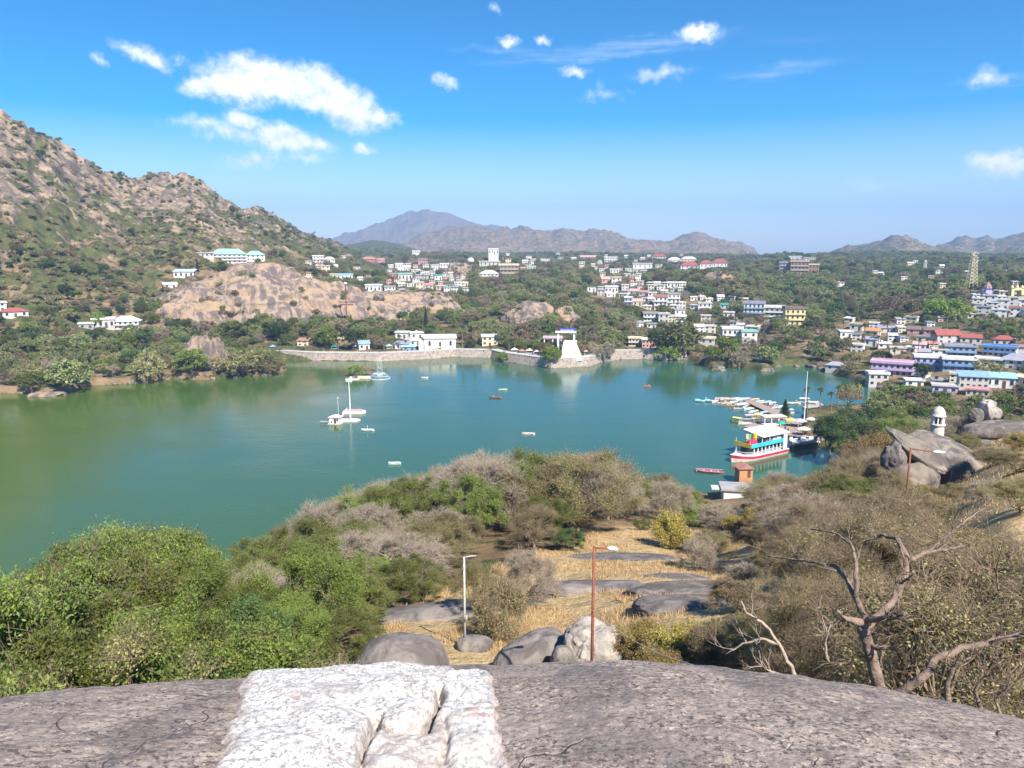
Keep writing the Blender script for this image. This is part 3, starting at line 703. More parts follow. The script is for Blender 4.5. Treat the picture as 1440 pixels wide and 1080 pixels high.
H(1351, 1387, 524, 547, 'S', 'shed', 'b', 2, 'house whose blue roof carries solar panels', nwin=5, yaw=12)
H(1388, 1424, 526, 546, 'W', 'shed', 'H', 1, 'low house with turquoise roof right of the solar panels', nwin=4, yaw=8)
H(1313, 1344, 541, 553, 'L', 'flat', 'S', 1, 'low lilac walled house in the bottom row by the wood', nwin=3, yaw=6)
H(1336, 1350, 524, 538, 'W', 'flat', 'S', 2, 'narrow white house left of the solar panel roof')
H(1360, 1388, 546, 558, 'S', 'flat', 'p', 1, 'low stone coloured house under the solar panel house', nwin=4)
for (a, b, c_, e, w_, r_, lb) in [(1368, 1382, 418, 430, 'W', 'W', 'leftmost white house of the upper white quarter'), (1383, 1399, 414, 427, 'W', 'S', 'white house under the lilac tower'), (1401, 1417, 420, 434, 'W', 'W', 'tall white house in the middle of the upper white quarter'),
                            (1419, 1437, 417, 430, 'W', 'C', 'white house below the yellow temple gate'), (1374, 1392, 430, 441, 'S', 'v', 'grey topped house low in the upper white quarter'), (1396, 1414, 434, 446, 'W', 'W', 'long white house at the bottom of the upper white quarter'), (1420, 1442, 431, 445, 'W', 'r', 'white house with reddish terrace by the right edge'), (1388, 1402, 424, 434, 'W', 'W', 'small white house squeezed between its taller neighbours of the white quarter'), (1434, 1452, 420, 433, 'W', 'W', 'white block cut by the right edge in the white quarter'), (1366, 1378, 426, 436, 'W', 'C', 'cream topped house at the left foot of the white quarter')]:
    H(a, b, c_, e, w_, 'flat', r_, 2, lb, tank=True, group='upper white quarter')
RH = random.Random(314)
for (cx0, cx1, cy0, cy1, n_, lb, grp) in [(545, 655, 374, 412, 40, 'small pale house in the crowded hillside cluster above the marquees', 'crowded hillside cluster'), (842, 905, 380, 420, 20, 'small pale house among those lining the steep street', 'steep street cluster'), (900, 960, 400, 462, 24, 'small white or cream house in the cluster round the four level house', 'cluster round the four level house'),
                                  (975, 1060, 420, 470, 13, 'small pale house in the trees left of the yellow block', 'cluster left of the yellow block'), (1366, 1450, 412, 448, 30, 'small white house filling the dense upper white quarter', 'dense upper white quarter'), (1190, 1330, 452, 500, 18, 'small weathered house among the palms of the right bank', 'houses among the palms'),
                                  (1285, 1450, 488, 556, 34, 'small white or lilac house packed between the blue buildings', 'houses packed between the blue buildings'), (430, 520, 362, 400, 12, 'small pale house in the woods at the foot of the left hill', 'houses at the foot of the left hill'), (690, 980, 359, 380, 26, 'small pale house on the wooded skyline of the town', 'skyline houses'), (380, 590, 476, 494, 6, 'small shack among the trees of the left promenade', 'shacks of the left promenade'), (1150, 1440, 368, 408, 14, 'pale house glimpsed in the dense right woods', 'houses in the dense right woods')]:
    t_ = 0; got = 0
    while got < n_ and t_ < 400:
        t_ += 1; cx = RH.uniform(cx0, cx1); cy = RH.uniform(cy0, cy1); sc_ = (cy - 352) / 100; w_ = (5 + 7.5 * sc_) * RH.uniform(.7, 1.35); h_ = (3.8 + 4.6 * sc_) * RH.uniform(.75, 1.25)
        if any(cx + w_ * .5 > q[3] + 1 and cx - w_ * .5 < q[4] - 1 and cy - h_ < q[6] - .5 and cy > q[5] + 2 for q in PLACED): continue
        H(cx - w_ / 2, cx + w_ / 2, cy - h_, cy, RH.choice('WWWWWWSCCp'), RH.choice(['flat', 'flat', 'flat', 'gable', 'shed']), RH.choice('WWWSGvCCSr'), 2 if h_ > w_ * .62 else 1, lb, yaw=RH.uniform(-28, 28), group=grp, nwin=2, tank=RH.random() < .4, band=None); got += 1
# lakeside white hall with porch on the promenade
o, P_, w_, h_, D_ = H(597, 641, 473, 491, 'W', 'flat', 'W', 1, 'big white hall on the promenade with dark arched porch', nwin=3, depth=12)
MB().box(-w_ / 2 - 3.2, -w_ / 2 - .4, -2.2, 5, -1, h_ * .7).build('porch', pm('W'), o)
H(505, 520, 479, 492, 'W', 'gable', 'b', 1, 'small white kiosk with blue roof on the promenade', yaw=10)
H(566, 584, 484, 493, 'b', 'hip', 'H', 1, 'turquoise roofed shop beside the big white promenade hall', yaw=-5)
H(678, 700, 471, 486, 'C', 'flat', 'W', 2, 'cream building with arches above the promenade palms', nwin=3, yaw=6)

# temple tower, gate, water tower and small landmarks
def place(px, py, dmin=235, d=None):
    h = hit(px, py, dmin) if d is None else at_d(px, py, d)
    return h or at_d(px, py, 1800)
def mark(P, r, px0, px1, yt, yb): PLACED.append((P[0], P[1], r, px0, px1, yt, yb, math.hypot(P[0], P[1])))
P = place(1388, 416); k = m_per_px(*P); mark(P, 4, 1380, 1396, 396, 416)
o = empty('temple_tower', P, label='lilac and white temple tower with pointed orange red roof', cat='tower')
MB().box(-4.6 * k, 4.6 * k, -4 * k, 4 * k, -3, 7 * k).box(-3.6 * k, 3.6 * k, -3.6 * k, 3.6 * k, 7 * k, 13 * k).build('wall', pm('L'), o)
MB().lathe([(5 * k, 13 * k), (3.0 * k, 16 * k), (.2 * k, 20 * k)], 8).build('roof', pm('r'), o)
for sx_ in (-1, 0, 1):
    q = link('window', WIN, o); q.location = (sx_ * 2.2 * k, -3.6 * k - .002, 8 * k); q.scale = (.9, 1, 3 * k)
P = place(1429, 417); k = m_per_px(*P)
o = empty('temple_gate', P, label='pale yellow temple gateway with pinnacles on the right skyline', cat='gateway'); mark(P, 4, 1418, 1438, 397, 417)
g = MB().box(-9 * k, -5 * k, -1.5, 1.5, -3, 11 * k).box(5 * k, 9 * k, -1.5, 1.5, -3, 11 * k).box(-5 * k, 5 * k, -1.5, 1.5, 9 * k, 12 * k)
g.build('wall', pm('Y'), o)
for x_, hh in ((-7, 16), (0, 20), (7, 16)):
    MB().lathe([(2.2 * k, 11.9 * k), (2.4 * k, 13 * k), (1.2 * k, 15 * k), (.1, hh * k)], 10, (x_ * k, 0)).build('pinnacle', pm('Y'), o)
P = place(662, 384); k = m_per_px(*P); mark(P, 3, 656, 669, 363, 384)
o = empty('water_tower', P, label='white mushroom shaped water tower on the rocky knob', cat='water tower')
for a in range(6): MB().tube([(1.9 * k * math.cos(a), 1.9 * k * math.sin(a), -2), (1.6 * k * math.cos(a), 1.6 * k * math.sin(a), 14 * k)], .28, 6).build('leg', M_CONC, o)
MB().lathe([(2 * k, 13.5 * k), (4.6 * k, 15.5 * k), (5 * k, 17 * k), (4.2 * k, 19.5 * k), (2.2 * k, 21 * k), (.2, 21.6 * k)], 20).build('tank', pm('W'), o, smooth=True)
def lattice(px, py, topy, w, label, m1, d=None, dishes=3):
    P = place(px, py, d=d); k = m_per_px(*P); h = (py - topy) * k; w = w * k
    o = empty('lattice_tower', P, label=label, cat='lattice tower'); mark(P, 3, px - 5, px + 5, topy, py)
    n = 9; lv = [h * i / n for i in range(n + 1)]; wd = lambda z: w * (1 - .62 * z / h)
    c = lambda q, z: (wd(z) / 2 * (1, 1, -1, -1)[q], wd(z) / 2 * (1, -1, -1, 1)[q], z)
    for q in range(4): MB().tube([c(q, -3), c(q, h)], .16, 5).build('leg', m1, o)
    m = MB()
    for i in range(n):
        for q in range(4):
            m.tube([c(q, lv[i]), c((q + 1) % 4, lv[i + 1])], .10, 4); m.tube([c((q + 1) % 4, lv[i]), c(q, lv[i + 1])], .10, 4); m.tube([c(q, lv[i]), c((q + 1) % 4, lv[i])], .10, 4)
    m.build('bracing', m1, o)
    for i in range(dishes):
        MB().lathe([(.1, 0), (1.1, .1), (1.2, .6), (.1, .62)], 12).build('antenna', pm('W'), o, loc=((-1) ** i * wd(h * .9) * .6, -wd(h * .9) * .5, h * (.80 + .07 * i)))
M_TWRY = mat('tower_pale_yellow', (.62, .56, .36), .6); M_TWRW = mat('tower_white', (.72, .74, .76), .6)
lattice(1366, 398, 355, 11, 'tall pale yellow lattice tower with antennas on the right', M_TWRY, d=640)
lattice(1300, 384, 366, 5, 'small blue white lattice mast above the woods', M_TWRW, d=1200, dishes=2)
lattice(584, 303, 296, 3, 'thin mast standing on the far blue summit', M_TWRW, d=6800, dishes=0)
P = place(488, 462); k = m_per_px(*P); mark(P, 2, 480, 498, 398, 462)
o = empty('signal_pole', P, label='tall rusty pole with a double crossbar and white lamp on top', cat='pole')
M_RUST = mat('rusty_steel', (.25, .085, .05), .7, var=.6, vscale=4, dirt=(.12, .045, .03))
MB().tube([(0, 0, -2), (0, 0, 61 * k)], .34, 8).build('pole', M_RUST, o)
MB().box(-11 * k, 14 * k, -.5, .5, 36.5 * k, 37.7 * k).box(-9 * k, 10 * k, -.5, .5, 32.5 * k, 34 * k).build('crossbar', M_RUST, o)
MB().lathe([(.2, 61 * k), (1.1, 62 * k), (1.3, 63.3 * k), (.2, 64.8 * k)], 10).build('lamp', pm('W'), o)
# ------------------------------------------------------------------ vegetation
M_BARK = mat('bark', (.16, .115, .075), .9, var=.6, vscale=6, dirt=(.30, .25, .20), bump=.6, bscale=14)
M_TWIG = mat('grey_twigs', (.36, .30, .235), .9, var=.5, vscale=2, dirt=(.24, .19, .14))
M_TWIGB = mat('brown_twigs', (.26, .19, .13), .9, var=.5, vscale=2, dirt=(.15, .11, .075))
L_BRIGHT = leaf_mat('leaf_bright', (.055, .092, .016), (.235, .275, .060), .32)
L_OLIVE = leaf_mat('leaf_olive', (.108, .108, .036), (.320, .285, .125), .25)
L_DARK = leaf_mat('leaf_dark', (.030, .062, .018), (.100, .150, .042), .25)
L_GREY = leaf_mat('leaf_grey', (.135, .110, .070), (.300, .245, .160), .2)
L_YELL = leaf_mat('leaf_yellow', (.22, .19, .03), (.46, .36, .07), .3)
L_VIVID = leaf_mat('leaf_vivid', (.095, .155, .020), (.27, .34, .055), .35)
L_FOREST = leaf_mat('leaf_forest', (.075, .112, .034), (.30, .305, .12), .24)
L_DRYW = leaf_mat('leaf_dry_wood', (.14, .112, .060), (.34, .27, .16), .2)
L_PALM = leaf_mat('leaf_palm', (.055, .085, .025), (.20, .20, .075), .25)

def unit(rng, n):
    v = rng.normal(size=(n, 3)); return v / np.linalg.norm(v, axis=1, keepdims=True)
def prisms(A, B, ra, rb, n=3):
    """tapered n-gon prisms for segments A->B"""
    A = np.asarray(A, float); B = np.asarray(B, float); ra = np.broadcast_to(ra, (len(A),)); rb = np.broadcast_to(rb, (len(A),))
    t = B - A; t = t / (np.linalg.norm(t, axis=1, keepdims=True) + 1e-9)
    ref = np.where(np.abs(t[:, 2:3]) < .9, [[0, 0, 1.]], [[1., 0, 0]])
    u = np.cross(t, ref); u /= np.linalg.norm(u, axis=1, keepdims=True) + 1e-9; w = np.cross(t, u)
    q = np.arange(n) * 2 * math.pi / n
    off = u[:, None, :] * np.cos(q)[None, :, None] + w[:, None, :] * np.sin(q)[None, :, None]
    V = np.concatenate([A[:, None] + off * ra[:, None, None], B[:, None] + off * rb[:, None, None]], 1).reshape(-1, 3)
    b = (np.arange(len(A)) * 2 * n)[:, None]; k = np.arange(n); k2 = (k + 1) % n
    return V, (np.stack([k, k2, k2 + n, k + n], -1)[None] + b[:, :, None]).reshape(-1, 4)
def leaves(rng, C, size, aspect=.5, up=.35, lvb=None, out=None):
    n = len(C); t = unit(rng, n); nn = unit(rng, n); nn[:, 2] += up
    if out is not None: nn += out * .5
    s = np.cross(nn, t); s /= np.linalg.norm(s, axis=1, keepdims=True) + 1e-9
    L = (size * rng.uniform(.6, 1.4, n))[:, None]
    V = np.stack([C - t * L * .5, C + s * L * aspect * .5, C + t * L * .5, C - s * L * aspect * .5], 1).reshape(-1, 3)
    lv = np.clip((rng.uniform(0, 1, n) * .55 + (0 if lvb is None else lvb * .45)), 0, 1)
    return V, np.arange(n * 4).reshape(-1, 4), np.repeat(lv, 4)

def tree_proto(name, seed, w=4.0, h=8.0, base=.28, nclump=60, ntw=14, nleaf=22, lsize=.16, leafm=None, wood=None, nlimb=7, trunk=.17, bare=0.0, lump=.30, flat=1.0, twr=.012, droop=0.0, rough=.55):
    """crown radius w, total height h; returns (wood mesh, leaf mesh)"""
    rng = np.random.default_rng(seed)
    cz = h * (base + (1 - base) * .48); rz = h * (1 - base) * .52 * flat
    # irregular envelope: the crown is pushed out in some directions, held back in others
    lobes = unit(rng, 9); la = rng.uniform(-.35, .45, 9)
    u = unit(rng, nclump * 3); u = u[u[:, 2] > -.55][:nclump]; n = len(u)
    env = 1 + sum(la[i] * np.clip(u @ lobes[i], 0, 1) ** 3 for i in range(9))
    rr = rng.uniform(.25, 1, n) ** .45 * env * .82
    C = u * rr[:, None] * [w, w, rz] + [0, 0, cz]
    limb = unit(rng, nlimb * 3); limb = limb[limb[:, 2] > -.1][:nlimb]; nl = len(limb)
    LP = limb * [w * .42, w * .42, rz * .35] + [0, 0, cz - rz * .30]
    tz = h * base * .75
    lean = rng.normal(size=2) * .04 * h
    T = np.array([lean[0], lean[1], tz])
    segs = []
    def curve(A, B, ra, rb, k=4, n=4, wob=.06):
        ts = np.linspace(0, 1, k + 1); L = np.linalg.norm(B - A, axis=1)[:, None]
        mid = (A + B) / 2 + rng.normal(size=A.shape) * L * wob * 1.8 + np.array([0, 0, .10]) * L
        P = [((1 - t) ** 2) * A + 2 * t * (1 - t) * mid + t * t * B + (rng.normal(size=A.shape) * L * wob * .35 if 0 < t < 1 else 0) for t in ts]
        for a in range(k):
            segs.append((P[a], P[a + 1], ra + (rb - ra) * ts[a], ra + (rb - ra) * ts[a + 1], n))
        return P
    curve(np.array([[0, 0, -1.2]]), T[None], np.array([trunk * 1.25]), np.array([trunk * .8]), 5, 8, .03)
    curve(np.repeat(T[None], nl, 0), LP, np.full(nl, trunk * .62), np.full(nl, trunk * .30), 4, 5, .09)
    own = np.argmin(((C[:, None] - LP[None]) ** 2).sum(-1), 1)
    curve(LP[own], C, np.full(n, trunk * .26), np.full(n, trunk * .09), 3, 4, .10)
    cr = w * lump * rng.uniform(.65, 1.35, n)
    k = n * ntw; ci = np.repeat(np.arange(n), ntw)
    tu = unit(rng, k) + u[ci] * .55 + [0, 0, .25 - droop]; tu /= np.linalg.norm(tu, axis=1, keepdims=True)
    TE = C[ci] + tu * (cr[ci] * rng.uniform(.45, 1.1, k) )[:, None] * [1, 1, .8]
    segs.append((C[ci], TE, np.full(k, trunk * .07 + twr * .5), np.full(k, twr), 3))
    if bare > 0:
        j = int(4 + 6 * bare); ti = np.repeat(np.arange(k), j)
        st = C[ci[ti]] + (TE[ti] - C[ci[ti]]) * rng.uniform(.35, 1, len(ti))[:, None]
        su = tu[ti] + unit(rng, len(ti)) * .9; su /= np.linalg.norm(su, axis=1, keepdims=True)
        SE = st + su * (cr[ci[ti]] * rng.uniform(.25, .6, len(ti)))[:, None]
        segs.append((st, SE, np.full(len(ti), twr), np.full(len(ti), twr * .45), 3))
    V = []; Fc = []; b = 0
    for A, B, ra, rb, ns in segs:
        v, f = prisms(A, B, ra, rb, ns); V.append(v); Fc.append(f + b); b += len(v)
    wm = npmesh(name + '_wood', np.concatenate(V), [np.concatenate(Fc)], wood or M_BARK, smooth=True)
    m = k * nleaf; li = np.repeat(np.arange(k), nleaf)
    f = rng.uniform(.25, 1.12, m)[:, None]
    LC = C[ci[li]] * (1 - f) + TE[li] * f + rng.normal(size=(m, 3)) * (cr[ci[li]] * .17)[:, None]
    LC[:, 2] -= droop * rng.uniform(0, 1, m) * w * .15
    LC = LC[LC[:, 2] > .05]; m = len(LC)
    lb = rng.uniform(0, 1, n)[ci[li]][:m] if m else None
    v, fq, lv = leaves(rng, LC, lsize, rough, lvb=lb, out=(LC - [0, 0, cz]) / max(w, rz))
    lm = npmesh(name + '_leaves', v, [fq], leafm, attrs={'lv': lv})
    return wm, lm

def merged(name, wm, lm):
    """wood and leaves as one mesh, for trees too small to show parts"""
    def arr(me):
        v = np.empty(len(me.vertices) * 3, np.float32); me.vertices.foreach_get('co', v)
        f = np.empty(len(me.loops), np.int32); me.loops.foreach_get('vertex_index', f); return v.reshape(-1, 3), f.reshape(-1, 4)
    a, fa = arr(wm); b, fb = arr(lm)
    lv = np.empty(len(b), np.float32); lm.attributes['lv'].data.foreach_get('value', lv)
    return npmesh(name, np.concatenate([a, b]), [fa, fb + len(a)], [wm.materials[0], lm.materials[0]], [0, 1], attrs={'lv': np.concatenate([np.zeros(len(a)), lv])})

NP = {}   # near prototypes
def near_protos():
    NP['bright'] = [tree_proto('green_tree', 1, 4.2, 8, .22, 58, 18, 62, .135, L_BRIGHT, lump=.25, rough=.42, bare=.05), tree_proto('green_tree', 2, 3.8, 7, .2, 54, 18, 62, .13, L_BRIGHT, lump=.27, rough=.42, bare=.05), tree_proto('green_tree', 12, 4.4, 7.5, .2, 60, 17, 58, .125, L_BRIGHT, lump=.22, rough=.42)]
    NP['olive'] = [tree_proto('olive_tree', 3, 4.0, 7, .18, 66, 17, 40, .095, L_OLIVE, M_TWIGB, bare=.15, lump=.25, twr=.007), tree_proto('olive_tree', 4, 4.4, 6.2, .15, 70, 17, 38, .09, L_OLIVE, M_TWIGB, bare=.2, lump=.24, flat=.9, twr=.007), tree_proto('olive_tree', 13, 4.0, 6.4, .12, 62, 17, 17, .075, L_OLIVE, M_TWIGB, bare=.75, lump=.27, twr=.0065)]
    NP['bare'] = [tree_proto('bare_tree', 5, 4.2, 7, .16, 64, 17, 8, .09, L_GREY, M_TWIG, bare=.9, lump=.28, twr=.010), tree_proto('bare_tree', 6, 3.8, 6, .12, 60, 17, 6, .09, L_GREY, M_TWIG, bare=1.0, lump=.30, twr=.010)]
    NP['dark'] = [tree_proto('dark_tree', 7, 3.8, 7.5, .15, 66, 17, 44, .13, L_DARK, lump=.25, rough=.5)]
    NP['yellow'] = [tree_proto('yellow_bush', 8, 2.2, 3.4, .08, 50, 14, 18, .12, L_YELL, M_TWIGB, bare=.3, lump=.32)]
    NP['vivid'] = [tree_proto('vivid_tree', 9, 4.0, 7, .15, 75, 14, 26, .20, L_VIVID, lump=.28, rough=.5)]
    NP['thorn'] = [tree_proto('thorn_bush', 10, 2.4, 3.6, .1, 60, 16, 14, .085, L_OLIVE, M_TWIGB, bare=.6, lump=.32, trunk=.08), tree_proto('thorn_bush', 11, 1.8, 2.2, .05, 50, 14, 3, .07, L_GREY, M_TWIG, bare=.9, lump=.36, trunk=.05, twr=.008)]
near_protos()
CATS = dict(bright='leafy tree', olive='olive tree', bare='bare tree', dark='dark tree', yellow='bush', vivid='bright tree', thorn='thorn bush')
NAMES = dict(bright='leafy_tree', olive='olive_leaved_tree', bare='leafless_tree', dark='evergreen_tree', yellow='yellow_bush', vivid='bright_green_tree', thorn='thorn_bush')
def zone(px, py, d):
    if px < 320: z = 'on the left slope below the foreground rock'
    elif px < 620: z = 'between the lake and the dry clearing'
    elif px < 900: z = 'along the lake behind the dry clearing'
    elif px < 1100: z = 'on the slope in front of the boat jetty'
    elif d < 45: z = 'behind the dead tree near the foreground rock'
    else: z = 'on the right slope round the split grey outcrop'
    return z
ADJ = dict(bright='leafy yellow green tree', olive='dry olive green tree', bare='nearly leafless pale twiggy tree', dark='dark evergreen tree', yellow='yellow leaved bush', vivid='vivid green tree', thorn='low thorny dry bush')
NHW = dict(bright=(4.2, 8), olive=(4.2, 6.8), bare=(4.0, 6.6), dark=(3.8, 7.5), yellow=(2.2, 3.4), vivid=(4, 7), thorn=(2.2, 3.2))
RN = random.Random(42)
def near_tree(kind, x, y, h, w=None, label=None, group='auto', z=None, rz=None, var=None):
    pv = NP[kind]; i = (RN.randrange(len(pv)) if var is None else var); wm, lm = pv[i]
    z = hz(x, y) if z is None else z; w0, h0 = NHW[kind]
    px, py = pix(x, y, z + h / 2); d = math.hypot(x, y)
    zn = zone(px, py, d)
    o = empty(NAMES[kind], (x, y, z - .15), RN.uniform(0, 6.28) if rz is None else rz, label=label or (ADJ[kind] + ' ' + zn), cat=CATS[kind], group=(CATS[kind] + 's ' + zn) if group == 'auto' else group)
    s = h / h0; sw = (w / w0) if w else s * RN.uniform(.9, 1.15)
    sw = min(max(sw, s * .82), s * 1.55)
    o.scale = (sw, sw * RN.uniform(.9, 1.1), s)
    link('trunk', wm, o); link('crown', lm, o)
    return o

SILN = [(-200, 800), (0, 800), (85, 800), (104, 742), (250, 746), (290, 800), (350, 800), (400, 765), (480, 745), (600, 725), (700, 692), (860, 692), (900, 748), (960, 750), (1040, 775), (1090, 700), (1130, 676), (1240, 672), (1290, 695), (1370, 720), (1400, 748), (1600, 765)]
SILF = [(-200, 800), (290, 802), (330, 788), (362, 765), (400, 737), (430, 715), (520, 690), (600, 655), (650, 642), (690, 625), (720, 614), (800, 616), (860, 634), (880, 668), (940, 660), (970, 678), (1000, 710), (1068, 710), (1078, 672), (1100, 656), (1130, 668), (1180, 650), (1210, 622), (1240, 602), (1262, 640), (1340, 660), (1352, 640), (1372, 640), (1400, 650), (1600, 640)]
SILR = [(1190, 650), (1205, 600), (1235, 566), (1275, 555), (1296, 553), (1302, 604), (1332, 604), (1338, 556), (1380, 552), (1440, 548), (1600, 545)]
def sil(tab, px): return float(np.interp(px, *zip(*tab)))
FROG = at_d(1325, 700, 88)
def species(px, py, d, r):
    if px < 330: return 'bright' if r < .66 else 'olive' if r < .76 else 'bare' if r < .84 else 'dark'
    if px < 620:
        if py < 740: return 'bare' if r < .40 else 'bright' if r < .80 else 'olive'
        return 'bright' if r < .66 else 'dark' if r < .78 else 'olive' if r < .88 else 'vivid' if r < .95 else 'bare'
    if px < 890: return 'bare' if r < .36 else 'olive' if r < .66 else 'bright' if r < .95 else 'dark'
    if px < 1090: return 'vivid' if r < .20 else 'olive' if r < .55 else 'yellow' if r < .78 else 'thorn' if r < .9 else 'bare'
    if d > 120: return 'bright' if r < .35 else 'olive' if r < .6 else 'bare' if r < .75 else 'dark' if r < .85 else 'yellow'
    return 'olive' if r < .70 else 'bare' if r < .82 else 'dark' if r < .90 else 'yellow' if r < .94 else 'bright'
def scatter_near():
    n = 0
    ys = 7.0
    while ys < 232:
        step = 5.2 if ys < 45 else 6.2 if ys < 90 else 7.2 if ys < 150 else 8.6
        half = ys * .80
        x = -half + RN.uniform(0, step)
        while x < half:
            X, Y = x + RN.uniform(-.35, .35) * step, ys + RN.uniform(-.35, .35) * step
            x += step
            d = math.hypot(X, Y)
            if d < 13: continue
            z = hz(X, Y)
            s1 = sdist(np.array([X]), np.array([Y]), LAKE)[0]
            if s1 < 2.5 or sdist(np.array([X]), np.array([Y]), _cl)[0] < 1.2: continue
            px, py = pix(X, Y, z)
            if px < -160 or px > 1600: continue
            if px < 560 and d < 75 and RN.random() < .42: continue
            c2 = sdist(np.array([X]), np.array([Y]), _cl2)[0] < 0
            if False: continue
            if math.hypot(X - FROG[0], Y - FROG[1]) < 9: continue
            if d > 190 and px < 1100: continue
            # keep the jetty shore and the boathouse cove open
            if d > 150 and 985 < px < 1225 and py < 700: continue
            pt = pix(X, Y, z + 6)
            k = species(pt[0], pt[1], d, RN.random())
            if c2: k = 'thorn' if RN.random() < .6 else 'yellow'
            if k == 'vivid' and d < 75: k = 'bright'
            if k == 'dark' and px > 950 and d < 110: k = 'olive'
            if k == 'bare' and d < 32: k = 'bright' if px < 620 else 'olive'
            if px > 980 and d < 40 and k in ('bright', 'dark'): k = 'olive'
            h = {'bright': 7.2, 'olive': 6.2, 'bare': 6.4, 'dark': 6.6, 'yellow': 3.2, 'vivid': 6.2, 'thorn': 2.6}[k] * RN.choice([.62, .8, .95, 1.1, 1.3]) * RN.uniform(.92, 1.1)
            lim = sil(SILN, px) if d < 80 else (sil(SILF, px) if d < 150 or px < 1190 else sil(SILR, px))
            lim += RN.uniform(-4, 26)
            # height whose top lands on the limit row
            r = pray(px, lim); hm = EYE + r[2] / math.hypot(r[0], r[1]) * d - z
            if 100 < px < 1300 and hm > h and d > 60 and px < 900: h = min(hm, h * 1.35)
            if hm < 1.2: continue
            if hm < h:
                h = hm
                if h < 3.2: k = 'thorn' if RN.random() < .5 else ('yellow' if px > 880 else 'thorn')
            w0, h0 = NHW[k]
            w = max(h * w0 / h0, step * .52 if h > 3.4 else 1.5) * RN.uniform(.95, 1.2)
            w = max(w, h * .46)
            wp = w / m_per_px(X, Y, z); tr = pix(X, Y, z + h)[1]
            if d < 52 and tr < 928 and (px + wp * .85 > 545 and px - wp * .85 < 955): continue
            if d < 52 and tr < 872 and (px + wp * .8 > 955 and px - wp * .8 < 1085): continue
            if k == 'thorn': w = min(w, 2.6)
            near_tree(k, X, Y, h, w, var=2 if (k == 'olive' and px > 980 and (d < 45 or RN.random() < .6)) else None); n += 1
        ys += step
    print('near trees', n)
scatter_near()
for (px, pt_, pw, d_, kd) in [(168, 742, 190, 50, 'bright'), (232, 752, 110, 56, 'bright'), (122, 748, 90, 47, 'bright'), (60, 802, 150, 40, 'bright'), (10, 808, 130, 36, 'bright'), (255, 770, 120, 44, 'bright'), (330, 835, 120, 33, 'dark'), (420, 762, 150, 62, 'bright'), (500, 735, 140, 72, 'bright'), (455, 700, 120, 92, 'bare'), (545, 692, 120, 88, 'bright'), (80, 862, 180, 28, 'bright'), (235, 855, 180, 30, 'bright'), (150, 925, 130, 22, 'olive'), (330, 905, 130, 23, 'dark'), (20, 905, 160, 20, 'bright'), (480, 800, 170, 45, 'bright'), (400, 830, 130, 38, 'bright'), (560, 770, 110, 62, 'dark'), (620, 685, 130, 97, 'bright'), (580, 730, 140, 74, 'bright'), (655, 705, 120, 92, 'olive'), (535, 785, 140, 53, 'bright'), (470, 855, 120, 38, 'bright'), (585, 812, 100, 50, 'bright'), (705, 715, 120, 88, 'olive'), (765, 700, 120, 96, 'olive'), (690, 665, 120, 120, 'bright'), (610, 770, 90, 64, 'olive'), (440, 800, 120, 50, 'dark')]:
    T = at_d(px, pt_, d_); z = hz(T[0], T[1]); near_tree(kd, T[0], T[1], max(T[2] - z, 3), pw * .5 * m_per_px(*T), None, z=z)

def dry_grass():
    rng = np.random.default_rng(8)
    bx = _cl[:, 0].min(), _cl[:, 0].max(), _cl[:, 1].min(), _cl[:, 1].max()
    P = rng.uniform((bx[0], bx[2]), (bx[1], bx[3]), (230000, 2))
    ds = np.hypot(P[:, 0], P[:, 1]); P = P[rng.uniform(0, 1, len(P)) < np.clip(1.25 - ds / 90, .25, 1)]
    nn = fbm(P[:, 0] / 2.6, P[:, 1] / 2.6, None, 3, 9)
    P = P[(sdist(P[:, 0], P[:, 1], _cl) < .8) & (nn > -.10)]
    Q = rng.uniform((bx[0] + 20, 40), (90, 150), (90000, 2)); Q = Q[(sdist(Q[:, 0], Q[:, 1], _cl2) < 2)]
    P = np.concatenate([P, Q[:40000]])
    slab = [(s[0], s[1], s[2]) for s in SLABS]
    for (cx, cy, r) in slab: P = P[np.hypot(P[:, 0] - cx, P[:, 1] - cy) > r]
    z = np.array([hz(a, b) for a, b in P]); n = len(P)
    a = rng.uniform(0, 6.28, n); hgt = rng.uniform(.12, .38, n) * (1 + .5 * fbm(P[:, 0] / 3, P[:, 1] / 3, None, 2, 4)); w = .014 + .00035 * np.hypot(P[:, 0], P[:, 1])
    B = np.column_stack([P, z - .05]); s = np.column_stack([np.cos(a) * w, np.sin(a) * w, 0 * a]); l = np.column_stack([rng.normal(0, .35, n) * hgt, rng.normal(0, .35, n) * hgt, hgt])
    V = np.stack([B - s, B + s, B + l], 1).reshape(-1, 3)
    m = leaf_mat('dry_grass_blades', (.38, .26, .12), (.70, .53, .29), .25)
    me = npmesh('dry_grass', V, [np.arange(n * 3).reshape(-1, 3)], m, attrs={'lv': np.repeat(rng.uniform(0, 1, n), 3)})
    link('dry_grass', me, kind='stuff')

